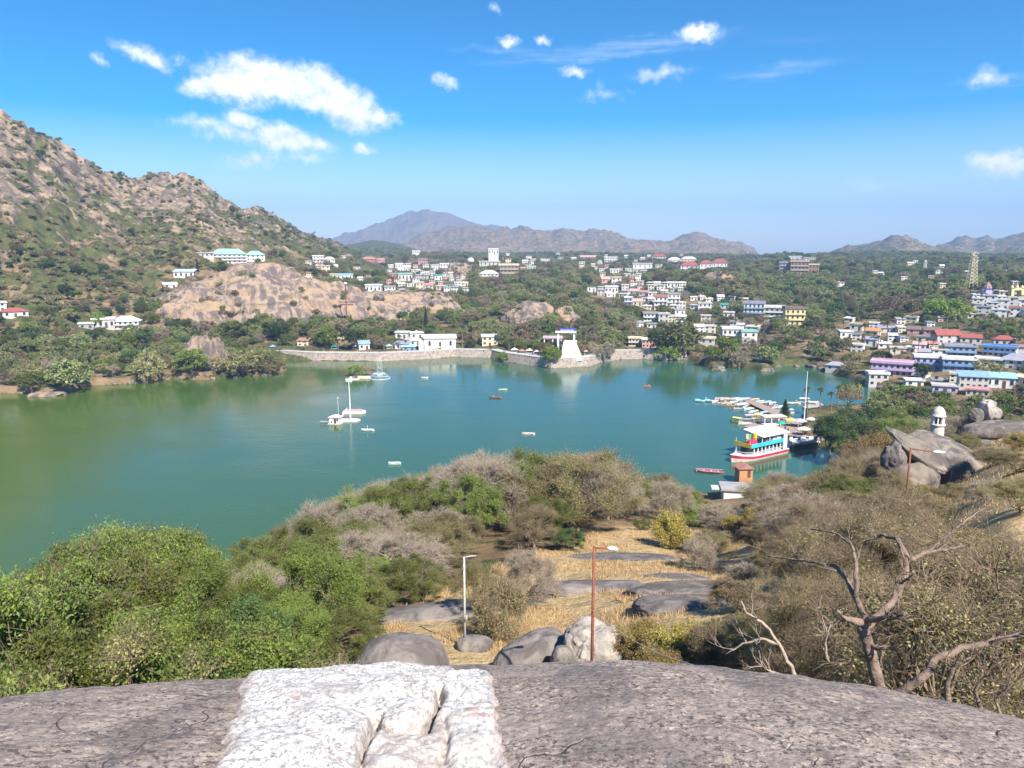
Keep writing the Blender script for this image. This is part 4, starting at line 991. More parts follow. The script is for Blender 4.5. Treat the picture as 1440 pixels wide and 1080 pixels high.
# ---- far shore
FPM = {}
def far_protos():
    def fp(k, *a, **kw): FPM.setdefault(k, []).append(merged(k, *tree_proto(k, *a, **kw)))
    for s in (21, 22): fp('forest', s, 4.6, 8.5, .15, 46, 8, 9, .55, L_FOREST, nlimb=5, lump=.30, rough=.7)
    for s in (23, 24): fp('drywood', s, 4.8, 7.5, .15, 46, 9, 7, .46, L_DRYW, M_TWIGB, nlimb=5, lump=.30, rough=.6, twr=.03)
    fp('dark', 25, 4.2, 9, .14, 46, 8, 10, .52, L_DARK, nlimb=5, lump=.28, rough=.7)
    fp('bright', 26, 4.2, 7.5, .14, 44, 8, 9, .46, L_BRIGHT, nlimb=5, lump=.30, rough=.6)
    fp('olive', 27, 4.6, 7, .14, 46, 8, 9, .46, L_OLIVE, nlimb=5, lump=.30, rough=.6)
    fp('bare', 28, 4.2, 7, .15, 44, 9, 4, .35, L_GREY, M_TWIG, nlimb=5, lump=.32, twr=.05, bare=.1)
    fp('vivid', 29, 4.4, 6.5, .10, 44, 8, 10, .45, L_VIVID, nlimb=5, lump=.28, rough=.6)
    # conifer: a narrow cone of drooping tiers
    rng = np.random.default_rng(3); n = 5200; t = rng.uniform(0, 1, n) ** .8; a = rng.uniform(0, 6.28, n)
    r = (1 - t) * 1.9 * rng.uniform(.35, 1.05, n) * (1 + .25 * np.sin(t * 60)); C = np.column_stack([r * np.cos(a), r * np.sin(a), 1 + t * 12])
    v, f, lv = leaves(rng, C, .42, .5, .2); A = np.array([[0, 0, -1.]]); pv, pf = prisms(A, np.array([[0, 0, 12.]]), .25, .05, 6)
    FPM['conifer'] = [npmesh('conifer', np.concatenate([pv, v]), [pf, f + len(pv)], [M_BARK, L_DARK], [0, 1], attrs={'lv': np.concatenate([np.zeros(len(pv)), lv * .6])})]
    # small bush for hillsides
    for s in (31, 32):
        rng = np.random.default_rng(s); n = 260; u = unit(rng, n); u[:, 2] = np.abs(u[:, 2]); C = u * rng.uniform(.5, 1, n)[:, None] * [1.7, 1.7, 1.5] * (1 + .3 * rng.normal(size=(n, 1)) * .5)
        v, f, lv = leaves(rng, C, .60, .7, .3, out=u); FPM.setdefault('bush', []).append(npmesh('bush', v, [f], L_FOREST if s == 31 else L_DRYW, attrs={'lv': lv}))
far_protos()

def palm_meshes(seed=5, h=11.0):
    rng = np.random.default_rng(seed); zs = np.linspace(-1, h, 9); bend = np.array([.5 * (z / h) ** 2 for z in zs])
    P = np.column_stack([bend, 0 * zs, zs]); v, f = prisms(P[:-1], P[1:], np.linspace(.30, .22, 8), np.linspace(.28, .20, 8), 8)
    wm = npmesh('palm_trunk', v, [f], M_BARK, smooth=True)
    C = []; T = []
    V = []; Fc = []; lvs = []; b = 0
    for k in range(46):
        a = rng.uniform(0, 6.28); e = rng.uniform(-.55, 1.2); L = rng.uniform(2.2, 3.1); dirv = np.array([math.cos(a), math.sin(a)])
        m = 9; t = np.linspace(0, 1, m); rr = L * t * math.cos(max(e, -.3)) * (1 - .12 * t); zz = h + L * (t * math.sin(e) - .55 * t * t * (1.1 if e > 0 else .6))
        mid = np.column_stack([.5 + rr * dirv[0], rr * dirv[1], zz]); side = np.array([-dirv[1], dirv[0], 0])
        lv0 = rng.uniform(0, 1) * (.5 if e > 0 else 1) + (.0 if e > 0 else .25)
        for i in range(1, m):
            for s in (-1, 1):
                for q in range(2):
                    p = mid[i - 1] + (mid[i] - mid[i - 1]) * (q * .5 + .2); w = .62 * math.sin(math.pi * min(t[i] * .9 + .12, 1)) + .08
                    tip = p + side * s * w + (mid[i] - mid[i - 1]) * 1.0 + np.array([0, 0, -.28 * w])
                    g = (mid[i] - mid[i - 1]) * .20
                    V += [p - g, p + g, tip]; Fc.append((b, b + 1, b + 2)); lvs += [lv0] * 3; b += 3
    cm = npmesh('palm_fronds', np.array(V), [np.array(Fc)], L_PALM, attrs={'lv': np.array(lvs)})
    return wm, cm
PALM = palm_meshes()
def palm(px, py_top, px_base_y, label, group, d=None):
    P = hit(px, px_base_y, 200) if d is None else at_d(px, px_base_y, d)
    k = m_per_px(*P); z = hz(P[0], P[1]) if d is None else max(hz(P[0], P[1]), .2); r = pray(px, py_top); dd = math.hypot(P[0], P[1]); top = EYE + r[2] / math.hypot(r[0], r[1]) * dd
    s = max((top - z), 4) / 12.6
    o = empty('palm_tree', (P[0], P[1], z), RN.uniform(0, 6.28), label=label, cat='palm tree', group=group); ws = min(max(s, .75), 1.15)
    o.scale = (ws, ws, s); link('trunk', PALM[0], o); link('crown', PALM[1], o); return o
for i, (a, t_, b_) in enumerate([(1154, 448, 470), (1160, 424, 455), (1172, 446, 462), (1186, 452, 466), (1205, 418, 449), (1215, 452, 490), (1234, 470, 497), (1247, 450, 486), (1256, 486, 515), (1290, 475, 500), (1310, 474, 500), (1331, 440, 468), (1352, 446, 466), (1302, 432, 452), (1268, 442, 462),
                                 (1395, 438, 462), (1408, 452, 470), (1404, 506, 540), (1378, 440, 458), (1418, 436, 458), (1276, 500, 520), (1092, 456, 478), (1104, 486, 500)]):
    palm(a, t_, b_, 'tall date palm among the houses of the right bank', 'palms of the right bank')
for i, (a, t_, b_) in enumerate([(563, 470, 492), (540, 476, 493), (650, 455, 488), (668, 460, 488), (716, 478, 497), (430, 478, 494), (590, 478, 492), (690, 486, 498), (476, 476, 493), (1075, 470, 492)]):
    palm(a, t_, b_, 'palm standing behind the promenade wall', 'palms of the promenade')
for k_, (a, t_, b_, dd, lb) in enumerate([(1134, 541, 592, 288, 'leftmost of the four tall palms on the jetty bank'), (1152, 543, 588, 292, 'second of the four tall jetty palms, beside the white mast'), (1168, 549, 586, 294, 'lower palm before the rightmost of the four jetty palms'), (1177, 540, 583, 299, 'rightmost of the four tall palms on the jetty bank')]):
    palm(a, t_, b_, lb, 'palms on the jetty bank', d=dd)

PL = np.array([(p[0], p[1], p[2]) for p in PLACED])
def far_ok(x, y, z, h, w, d):
    if len(PL) and (np.hypot(PL[:, 0] - x, PL[:, 1] - y) < PL[:, 2] + w * .45).any(): return False
    px, py = pix(x, y, z); pt = pix(x, y, z + h)[1]; pw = w / m_per_px(x, y, z)
    for (bx, by, br, x0, x1, yt, yb, bd) in PLACED:
        if d < bd and px > x0 - pw * .8 and px < x1 + pw * .8 and pt < yb - (yb - yt) * .48 and py > yt: return False
    return True
FNAME = dict(forest='broadleaf_tree', drywood='dry_brown_tree', dark='dark_evergreen_tree', bright='yellow_green_tree', olive='olive_leaved_tree', bare='leafless_tree', vivid='bright_green_tree', conifer='conifer_tree', bush='bush')
FADJ = dict(forest='dull green broadleaf tree', drywood='brownish dry season tree', dark='dark evergreen tree', bright='yellow green tree', olive='olive green tree', bare='pale leafless tree', vivid='vivid green tree', conifer='narrow dark conifer', bush='low bush')
FHW = dict(forest=(4.6, 8.5), drywood=(4.8, 7.5), dark=(4.2, 9), bright=(4.2, 7.5), olive=(4.6, 7), bare=(4.2, 7), vivid=(4.4, 6.5), conifer=(1.9, 13), bush=(1.7, 1.6))
def fzone(px): return 'on the left shore' if px < 400 else 'behind the promenade' if px < 860 else 'on the wooded right bank'
def far_tree(kind, x, y, h, w=None, label=None, z=None, grp=None):
    z = hz(x, y) if z is None else z; w0, h0 = FHW[kind]; i = RN.randrange(len(FPM[kind])); px = pix(x, y, z)[0]
    zn = fzone(px)
    o = link(FNAME[kind], FPM[kind][i], label=label or (FADJ[kind] + ' ' + zn), cat=dict(conifer='conifer', bush='bush', bare='bare tree').get(kind, FADJ[kind].rsplit(' ', 1)[0].split()[-1] + ' tree'), group=grp or (FADJ[kind] + 's ' + zn))
    o.location = (x, y, z - .2); o.rotation_euler = (0, 0, RN.uniform(0, 6.28)); s = h / h0; sw = (w / w0) if w else s * RN.uniform(.9, 1.2); o.scale = (sw, sw, s)
    return o
# trees the photo singles out: px, row of the top, row of the foot, width in px, kind, label
SOLO = [(393, 388, 0, 0, None, None), (302 - 24, 362, 383, 6, 'conifer', 'narrow dark cypress beside the pale blue roofed bungalow'), (599, 431, 462, 9, 'conifer', 'cypress in front of the granite slope below the marquees'), (705, 369, 388, 6, 'conifer', 'dark cypress at the left end of the banded hotel'), (713, 373, 389, 5, 'conifer', 'second cypress in front of the banded hotel'),
        (757, 449, 480, 34, 'dark', 'round dark tree beside the blue temple sign'), (733, 455, 484, 44, 'drywood', 'russet tree left of the round dark temple tree'), (776, 484, 511, 30, 'vivid', 'bright tree overhanging the sea wall left of the white stairway'), (708, 494, 508, 22, 'vivid', 'bright green bush leaning over the promenade wall corner'),
        (847, 482, 508, 38, 'bare', 'pale leafless tree on the wall right of the white stairway'), (942, 484, 506, 36, 'vivid', 'brilliant green round tree at the water by the promenade end'), (957, 450, 503, 56, 'forest', 'great dark green tree behind the brilliant round one'), (925, 460, 500, 30, 'dark', 'dark bushy tree left of the great dark green tree'),
        (1092, 445, 470, 18, 'forest', 'tree before the white balconied guest house'), (1024, 470, 510, 40, 'bright', 'tree by the small beach with roots over the water'), (1000, 484, 508, 26, 'bright', 'yellow green tree at the small beach edge'), (1040, 498, 518, 26, 'bare', 'leafless tree at the tip of the little beach spit'),
        (1328, 418, 448, 70, 'vivid', 'wide bright green tree standing above the right woods'), (1252, 412, 448, 60, 'drywood', 'big brown crowned tree left of the wide bright one'), (1385, 505, 525, 34, 'olive', 'olive tree in the middle of the white and blue houses'), (1297, 506, 532, 26, 'dark', 'dark tree between the pink and the blue buildings'),
        (330, 450, 478, 52, 'bright', 'yellow green tree at the foot of the granite dome'), (390, 448, 480, 40, 'dark', 'dark tree right of the granite dome foot'), (270, 488, 530, 50, 'bright', 'tall yellow green tree at the left peninsula shore'), (342, 492, 528, 56, 'olive', 'broad olive tree near the peninsula tip'), (380, 498, 527, 34, 'olive', 'last olive tree on the peninsula tip'),
        (95, 505, 550, 62, 'forest', 'wide dark tree hanging over the left shore rock'), (212, 492, 536, 44, 'olive', 'olive tree by the red earth bank'), (45, 520, 552, 40, 'bright', 'yellow green tree at the left edge of the lake shore'), (180, 466, 492, 30, 'vivid', 'bright green tree under the white roofed lodge'), (138, 436, 458, 20, 'vivid', 'bright green tree left of the white roofed lodges'),
        (1040, 398, 424, 36, 'olive', None), (460, 456, 490, 34, 'bright', 'bright tree at the left part of the promenade'), (497, 458, 490, 36, 'dark', 'dark tree on the promenade right of the bright one')]
def solo():
    for (px, yt, yb, pw, k, lb) in SOLO:
        if not k: continue
        P = hit(px, yb, 235)
        if P is None: continue
        x, y, _ = P; d = math.hypot(x, y); z = hz(x, y); r = pray(px, yt); top = EYE + r[2] / math.hypot(r[0], r[1]) * d; m = m_per_px(x, y, z)
        h = max(top - z, 3); far_tree(k, x, y, h, pw * m * .5 / 1.0, lb, z=max(z, .1))
        PLACED.append((x, y, pw * m * .35, px - pw * .4, px + pw * .4, yt, yt + (yb - yt) * .5, d))
solo(); PL = np.array([(p[0], p[1], p[2]) for p in PLACED])
# the large dark tree beside the jetty
P = at_d(1192, 636, 232); near_tree('dark', P[0], P[1], 15.5, 10.5, 'huge round dark tree beside the boat jetty', None, z=max(hz(P[0], P[1]), .8), var=0)
P = at_d(1168, 628, 240); near_tree('dark', P[0], P[1], 11, 6, 'smaller dark tree at the left flank of the huge jetty tree', None, z=max(hz(P[0], P[1]), .8), var=0)
P = at_d(1103, 590, 286); far_tree('conifer', P[0], P[1], 6.8, 2.2, 'small dark conifer standing on the jetty', z=max(hz(P[0], P[1]), .6))

def wood_kind(px, d, r):
    if px < 430 and d < 700: return 'forest' if r < .28 else 'olive' if r < .50 else 'bright' if r < .78 else 'drywood' if r < .86 else 'dark' if r < .94 else 'bare'
    if px > 1080: return 'forest' if r < .46 else 'dark' if r < .62 else 'olive' if r < .74 else 'drywood' if r < .84 else 'bright'
    return 'forest' if r < .34 else 'drywood' if r < .56 else 'dark' if r < .64 else 'olive' if r < .80 else 'bright' if r < .95 else 'bare'
CNT = {}
def far_woods():
    stuff = []
    rng = np.random.default_rng(77)
    cand = []
    d = 255.0
    while d < 2500:
        step = 7.0 if d < 480 else 8.0 if d < 800 else 9.5 if d < 1300 else 13
        n = int(2 * R(43) * d / step)
        for i in range(n):
            az = -R(43) + (i + rng.uniform()) * step / d; dd = d + rng.uniform(-.5, .5) * step
            cand.append((az, dd, step))
        d += step
    A = np.array([c[0] for c in cand]); Dd = np.array([c[1] for c in cand])
    x, y = Dd * np.sin(A), Dd * np.cos(A)
    sd = sdist(x, y, LAKE); cluster = fbm(x / 60, y / 60, None, 3, 99)
    for i in range(len(cand)):
        if sd[i] < 2.0: continue
        X, Y = x[i], y[i]; dd = Dd[i]; z = hz(X, Y)
        px, py = pix(X, Y, z)
        if px < -60 or px > 1500: continue
        if dd < 300 and px < 1225: continue
        i_ = int((A[i] - GAZ[0]) / (GAZ[1] - GAZ[0])); j_ = int(np.searchsorted(GD, dd)); hl = GHILL[i_, min(j_, len(GD) - 1)]
        if hl > .55 and hl <= 1.0 and dd < 1900: continue       # bare rocky hill: bushes are scattered separately
        if hl > 1.05: continue
        if 372 < px < 990 and sd[i] < 11 : continue             # promenade strip
        if any(((X - c[0]) / c[2]) ** 2 + ((Y - c[1]) / c[3]) ** 2 < 1 for c in OUTC): continue
        if cluster[i] < -.42 and rng.uniform() < .7: continue
        if 545 < px < 660 and 365 < py < 412 and rng.uniform() < .72: continue
        if 1280 < px < 1450 and 480 < py < 550 and rng.uniform() < .6: continue
        k = wood_kind(px, dd, rng.uniform())
        h = FHW[k][1] * rng.uniform(.7, 1.25) * (1.0 if dd > 600 else .9)
        if dd < 300: h = min(h, 6)
        if px < 400 and sd[i] < 14: h *= .7
        w = h * FHW[k][0] / FHW[k][1] * 1.1
        if not far_ok(X, Y, z, h, w, dd): continue
        stuff.append((dd, k, X, Y, z, h, w))
    stuff.sort(key=lambda s: s[0]); single = []; rest = []
    for s in stuff:
        if len(single) < 330 and s[0] < 620: single.append(s)
        else: rest.append(s)
    for s in single: far_tree(s[1], s[2], s[3], s[5], z=s[4])
    kinds = ['forest', 'forest', 'drywood', 'drywood', 'dark', 'bright', 'olive', 'bare', 'bush', 'bush']
    pts = []
    for s in rest:
        opt = [i for i, k in enumerate(kinds) if k == s[1]]; pts.append((s[2], s[3], s[4] - .3, opt[int(rng.integers(len(opt)))], s[5] / FHW[s[1]][1] * rng.uniform(.9, 1.1)))
    print('far single', len(single), 'rest', len(rest))
    return pts, kinds
def instanced(name, pts, meshes, label_kind='stuff'):
    pts = np.array(pts, float)
    pc = bpy.data.collections.new(name + '_kinds')
    for i, me in enumerate(meshes):
        o = bpy.data.objects.new('%02d_%s' % (i, me.name), me); pc.objects.link(o)
    me = bpy.data.meshes.new(name); me.vertices.add(len(pts)); me.vertices.foreach_set('co', pts[:, :3].astype(np.float32).ravel())
    a = me.attributes.new('pi', 'INT', 'POINT'); a.data.foreach_set('value', pts[:, 3].astype(np.int32))
    a = me.attributes.new('sc', 'FLOAT', 'POINT'); a.data.foreach_set('value', pts[:, 4].astype(np.float32))
    a = me.attributes.new('rz', 'FLOAT', 'POINT'); a.data.foreach_set('value', np.random.default_rng(1).uniform(0, 6.28, len(pts)).astype(np.float32))
    o = link(name, me, kind='stuff')
    ng = bpy.data.node_groups.new(name, 'GeometryNodeTree'); ng.interface.new_socket('Geometry', in_out='INPUT', socket_type='NodeSocketGeometry'); ng.interface.new_socket('Geometry', in_out='OUTPUT', socket_type='NodeSocketGeometry')
    t = NT(ng); gi = t.new('NodeGroupInput'); go = t.new('NodeGroupOutput'); iop = t.new('GeometryNodeInstanceOnPoints'); ci = t.new('GeometryNodeCollectionInfo')
    ci.inputs['Collection'].default_value = pc; ci.inputs['Separate Children'].default_value = True; ci.inputs['Reset Children'].default_value = True
    def na(nm, ty):
        q = t.new('GeometryNodeInputNamedAttribute', data_type=ty); q.inputs['Name'].default_value = nm; return q.outputs['Attribute']
    cx = t.new('ShaderNodeCombineXYZ'); t.l.new(na('rz', 'FLOAT'), cx.inputs[2])
    e2r = t.new('FunctionNodeEulerToRotation'); t.l.new(cx.outputs[0], e2r.inputs[0])
    t.l.new(gi.outputs[0], iop.inputs['Points']); t.l.new(ci.outputs[0], iop.inputs['Instance']); iop.inputs['Pick Instance'].default_value = True
    t.l.new(na('pi', 'INT'), iop.inputs['Instance Index']); t.l.new(e2r.outputs[0], iop.inputs['Rotation']); t.l.new(na('sc', 'FLOAT'), iop.inputs['Scale'])
    t.l.new(iop.outputs[0], go.inputs[0])
    md = o.modifiers.new('scatter', 'NODES'); md.node_group = ng
    return o
# ------------------------------------------------------------------ bare rock outcrops
def ico(sub):
    import bmesh
    bm = bmesh.new(); bmesh.ops.create_icosphere(bm, subdivisions=sub, radius=1); v = np.array([p.co[:] for p in bm.verts]); f = np.array([[q.index for q in p.verts] for p in bm.faces]); bm.free(); return v, f
ICO = {k: ico(k) for k in (4, 5, 6)}
R_PINK = rock_mat('granite_pink', (.39, .285, .205), (.15, .122, .112), (.42, .29, .175), sc=.45, bump=1.0, speck=.7, thr=(.44, .58), dist=.5)
R_GREY = rock_mat('granite_grey', (.27, .235, .205), (.10, .088, .082), (.22, .185, .15), sc=1.0, bump=1.0)
R_DARK = rock_mat('granite_dark', (.21, .185, .17), (.115, .10, .095), (.27, .235, .21), sc=1.6, bump=1.0, speck=.9)
def rock(name, c, r, rz, seed, label, material, sub=5, amp=.18, freq=1.3, cut=None, flare=0, tilt=(0, 0), group=None, crack=.0, kind=None, cat='rock'):
    v, f = ICO[sub]; v = v.copy(); n = v.copy()
    d = fbm(n[:, 0] * freq + seed, n[:, 1] * freq, n[:, 2] * freq, 5, seed) * amp
    if crack: d -= crack * np.clip(.12 - np.abs(vnoise(n[:, 0] * 1.9 + seed, n[:, 1] * 1.9, n[:, 2] * 1.9, seed + 5)), 0, 1) * 6
    q = np.sign(v) * np.abs(v) ** .86
    v = q * (1 + d[:, None])
    if cut is not None: v[:, 2] = np.maximum(v[:, 2], cut)
    if flare: v[:, :2] *= (1 / (1 + flare * .55)) * (1 + flare * np.clip(.9 - v[:, 2:3], 0, 1))
    v = v * r
    me = npmesh(name, v, [f], material, smooth=True)
    o = link(name, me, label=label, cat=cat, group=group, kind=kind); o.location = c; o.rotation_euler = (R(tilt[0]), R(tilt[1]), R(rz)); return o
OUTC = []
def dome(px, py, d, rx, ry, rz_, h, seed, label, m=R_PINK, amp=.16, sub=6, freq=1.6):
    c = at_d(px, py, d); z = hz(c[0], c[1]); yaw = -math.degrees(math.atan2(c[0], c[1]))
    o = rock('rock_outcrop', (c[0], c[1], z - h * .15), (rx, ry, h * 1.1), yaw + rz_, seed, label, m, sub, amp * 1.25, freq, crack=.05, flare=.5 if rx > 20 else .2)
    if rx > 9:
        from mathutils.bvhtree import BVHTree
        mw = Matrix.Translation(o.location) @ o.rotation_euler.to_matrix().to_4x4()
        bv = BVHTree.FromPolygons([mw @ q.co for q in o.data.vertices], [tuple(q.vertices) for q in o.data.polygons])
        for _ in range(int(rx * .9)):
            X, Y = c[0] + RN.uniform(-1, 1) * rx, c[1] + RN.uniform(-1, .3) * ry * 1.1; hp = bv.ray_cast(Vector((X, Y, 200)), Vector((0, 0, -1)))
            if hp[0] is None or hp[0].z < hz(X, Y) + .3 or vnoise(np.array([X / 14]), np.array([Y / 14]), None, seed)[0] < -.1: continue
            q = RN.random(); far_tree('bush' if q < .6 else 'olive' if q < .8 else 'drywood', X, Y, RN.uniform(1.2, 2.4) if q < .6 else RN.uniform(2.2, 3.8), None, 'small bush rooted on the bare granite outcrops of the far shore', z=hp[0].z, grp='bushes on the far granite outcrops')
    OUTC.append((c[0], c[1], rx * .86, ry * .86))
dome(362, 440, 545, 62, 36, 4, 25, 3, 'huge pink and grey granite dome above the left promenade')
dome(280, 446, 505, 27, 20, 0, 15, 14, 'grey left shoulder of the huge granite dome')
dome(434, 436, 565, 42, 26, -6, 19, 8, 'right shoulder of the granite dome streaked with pale bands')
dome(560, 452, 585, 52, 30, -4, 19, 21, 'long sloping granite slab below the marquee tents')
dome(742, 450, 505, 17, 12, -4, 10, 33, 'brown boulder ridge behind the temple sign')
dome(796, 446, 510, 10, 9, 8, 9, 35, 'split boulders on the right end of the ridge behind the temple')
dome(646, 386, 930, 17, 14, 0, 14, 37, 'dark boulder knob under the water tower')
dome(283, 490, 400, 9, 6, 0, 17, 41, 'pale upright rock among the peninsula trees', R_PINK, sub=5)
dome(307, 492, 404, 6, 5, 0, 14, 43, 'second upright rock right of the pale one on the peninsula', R_PINK, sub=5)
dome(1010, 405, 760, 18, 10, 0, 10, 47, 'bare pinkish crag below the white mansion with red roofs', R_PINK, sub=5)
def lowrock(px, py, w, h, label, seed, m=R_PINK, grp=None, d=None):
    P = at_z(px, py, .2) if d is None else at_d(px, py, d); k = m_per_px(*P)
    rock('shore_rock', (P[0], P[1], P[2] - .1), (w * k / 2, w * k / 3, h * k), seed * 40, seed, label, m, 4, .25, 1.6, group=grp)
for i, (px, py, w, h) in enumerate([(72, 555, 42, 4.5), (52, 556, 22, 5), (92, 552, 14, 4), (160, 540, 14, 2), (185, 539, 12, 3), (255, 532, 14, 4), (300, 532, 12, 3), (330, 531, 10, 3), (372, 528, 8, 3)]):
    lowrock(px, py, w, h, 'flat pale shore rock at the waterline of the left bank', i + 50, grp='pale shore rocks of the left bank')
for i, (px, py, w, h) in enumerate([(1010, 519, 26, 5), (1060, 517, 10, 4), (1078, 521, 20, 4), (1095, 516, 10, 3), (1120, 515, 12, 3), (1140, 516, 16, 4), (1155, 520, 12, 4), (1190, 527, 20, 6), (1204, 533, 16, 5), (1222, 541, 18, 4), (1240, 547, 14, 5), (985, 510, 10, 3), (1258, 548, 10, 5)]):
    lowrock(px, py, w, h, 'weathered rock at the waterline of the right shore', i + 70, R_GREY, grp='rocks of the right shore')

# ------------------------------------------------------------------ promenade wall round the far shore
def wall_strip(name, pts, z0, z1, th, m, label, cat='wall', cap=True):
    P = [at_z(px, py, 0)[:2] for px, py in pts]
    o = empty(name, (P[0][0], P[0][1], 0), label=label, cat=cat)
    ox, oy = P[0]; b = MB(); c = MB(); Pn = []
    for i, p in enumerate(P):
        a = Vector(P[max(i - 1, 0)]); e = Vector(P[min(i + 1, len(P) - 1)]); t = (e - a).normalized(); n = Vector((-t.y, t.x)); n = n if n.dot(Vector(p)) > 0 else -n
        Pn.append((p[0] - ox, p[1] - oy, n))
    for (bb, zz0, zz1, f0, f1) in ((b, z0, z1, -.2, th), (c, z1, z1 + .35, .95, th + .25)):
        vs = []
        for (x, y, n) in Pn:
            s = 1.3 if bb is b else 0
            vs += [(x + n.x * f0, y + n.y * f0, zz0), (x + n.x * f1, y + n.y * f1, zz0), (x + n.x * f1, y + n.y * f1, zz1), (x + n.x * (f0 + s), y + n.y * (f0 + s), zz1)]
        fs = []
        for i in range(len(Pn) - 1):
            q = i * 4; fs += [(q + k, q + 4 + k, q + 4 + (k + 1) % 4, q + (k + 1) % 4) for k in range(4)]
        fs += [(0, 1, 2, 3), tuple(len(vs) - 4 + k for k in (3, 2, 1, 0))]
        bb.add(vs, fs)
    b.build('body', m, o)
    if cap: c.build('coping', pm('S'), o)
wall_strip('promenade_wall', [(372, 503), (440, 507), (530, 508), (600, 505), (640, 502), (690, 503), (703, 507)], -1, 4.1, 4.5, M_STONE, 'sloping stone embankment wall of the left promenade', 'retaining wall')
wall_strip('promenade_wall', [(703, 508), (740, 513), (775, 518), (830, 515), (850, 509), (872, 505), (905, 505), (940, 507), (966, 506)], -1, 4.6, 5, M_STONE, 'rounded stone bastion wall in front of the white stairway', 'retaining wall')
def promenade():
    P = [at_z(px, py, 0)[:2] for px, py in [(372, 503), (440, 507), (530, 508), (600, 505), (640, 502), (690, 503), (703, 507), (740, 513), (775, 518), (830, 515), (850, 509), (872, 505), (905, 505), (940, 507), (966, 506)]]
    vs = []
    for i, p in enumerate(P):
        t = (Vector(P[min(i + 1, len(P) - 1)]) - Vector(P[max(i - 1, 0)])).normalized(); n = Vector((-t.y, t.x)); n = n if n.dot(Vector(p)) > 0 else -n
        for k, z in ((1.2, 4.02), (9, 4.02)): vs.append((p[0] + n.x * k, p[1] + n.y * k, z))
        for k, z in ((1.2, -1), (9, -1)): vs.append((p[0] + n.x * k, p[1] + n.y * k, z))
    fs = []
    for i in range(len(P) - 1):
        q = 4 * i; fs += [(q, q + 4, q + 5, q + 1), (q + 1, q + 5, q + 7, q + 3), (q, q + 2, q + 6, q + 4)]
    MB().add(vs, fs).build('promenade_path', pm('S'), kind='structure')
promenade()
M_WHITE = mat('white_paint', (.80, .79, .77), .6)
# white stairway with the blue sign gantry
P = at_z(803, 505, 4.0); k = m_per_px(*P)
o = empty('stairway', (P[0], P[1], 4.05), -math.atan2(P[0], P[1]), label='broad white stage stairway rising behind the bastion wall', cat='stairway')
m = MB(); n = 9
for i in range(n):
    wa = (15 - i * .45) * k; m.box(-wa, wa - 5 * k * i / n, i * 1.0, n * 1.0 + 3, -1 if i == 0 else i * .85 , (i + 1) * .85)
m.build('steps', pm('W'), o); MB().box(-10 * k, 8 * k, n * 1.0 + .5, n + 3.5, n * .85 + .004, n * .85 + .7).build('landing', M_WHITE, o)
o = empty('sign_gantry', (P[0] - 1 * k, P[1] + 14, 4.05), -math.atan2(P[0], P[1]), label='white gantry carrying a blue sign with white lettering above the stairway', cat='sign')
hh = 33 * k
for x_ in (-15 * k, 8 * k): MB().box(x_ - .5, x_ + .5, -.4, .4, -1, hh).build('post', M_WHITE, o)
MB().box(-19 * k, 11 * k, -1.2, 1.2, hh, hh + .9).build('lintel', M_WHITE, o)
bd = MB().box(-13 * k, 11 * k, -.25, .25, hh + .91, hh + 4.2 * k + .9).build('board', mat('sign_blue', (.06, .08, .35), .6), o)
rr = random.Random(4); lt = MB(); x_ = -12 * k
for gw in (1.3, .8, 1.2, 0, 1.4, .7, 0, 1.1, 1.5, 1.0, .8, 0, 1.5, 1.2, 1.4):
    w_ = gw * k
    if gw: lt.box(x_, x_ + w_ + .2 * k, -.30, -.252, hh + 3.9 * k, hh + 4.3 * k).box(x_ + w_ * .6, x_ + w_ * .6 + .28 * k, -.30, -.252, hh + 1.7 * k, hh + 3.9 * k).box(x_ + .05, x_ + w_ * .6, -.30, -.252, hh + (2.2 + rr.random()) * k, hh + (2.6 + rr.random()) * k)
    x_ += w_ + (.25 if gw else .8) * k
lt.build('lettering', M_WHITE, bd)
P2 = at_z(776, 500, 4.0)
o = empty('temple_shrine', (P2[0] + 1, P2[1] + 11, 4.05), -math.atan2(P2[0], P2[1]), label='open shrine with blue curtain panels left of the sign gantry', cat='shrine')
MB().box(-5, 5, -2, 5, -1, .8).build('platform', M_WHITE, o); MB().box(-5.4, 5.4, -2.4, 5.4, 8.2, 8.9).build('roof', pm('P'), o)
for x_ in (-4.6, 0, 4.6):
    for y_ in (-1.6, 4.4): MB().box(x_ - .3, x_ + .3, y_ - .3, y_ + .3, .8, 8.2).build('column', M_WHITE, o)
MB().box(.6, 4, -1.0, -.8, .8, 8.2).build('curtain', pm('b'), o)
# canopies and stalls on the promenade
def stall(px, py, w, h, colr, label, cat='stall'):
    P = at_z(px, py, 4.0); k = m_per_px(*P); w *= k; h *= k
    o = empty('market_stall', (P[0], P[1], 4.03), -math.atan2(P[0], P[1]) + RN.uniform(-.3, .3), label=label, cat='stall')
    for sx_ in (-1, 1):
        for y_ in (0, 3): MB().box(sx_ * w / 2 - .08, sx_ * w / 2 + .08, y_ - .08, y_ + .08, -.05, h * .62).build('post', M_FRAME, o)
    MB().add([(-w / 2 - .3, -.4, h * .6), (w / 2 + .3, -.4, h * .6), (w / 2 + .3, 3.4, h * .6), (-w / 2 - .3, 3.4, h * .6), (0, 1.5, h)], [(0, 1, 4), (1, 2, 4), (2, 3, 4), (3, 0, 4), (3, 2, 1, 0)]).build('canopy', pm(colr), o)
    MB().box(-w / 2 + .1, w / 2 - .1, .6, 1.6, 0, h * .28).build('counter', M_CONC, o)
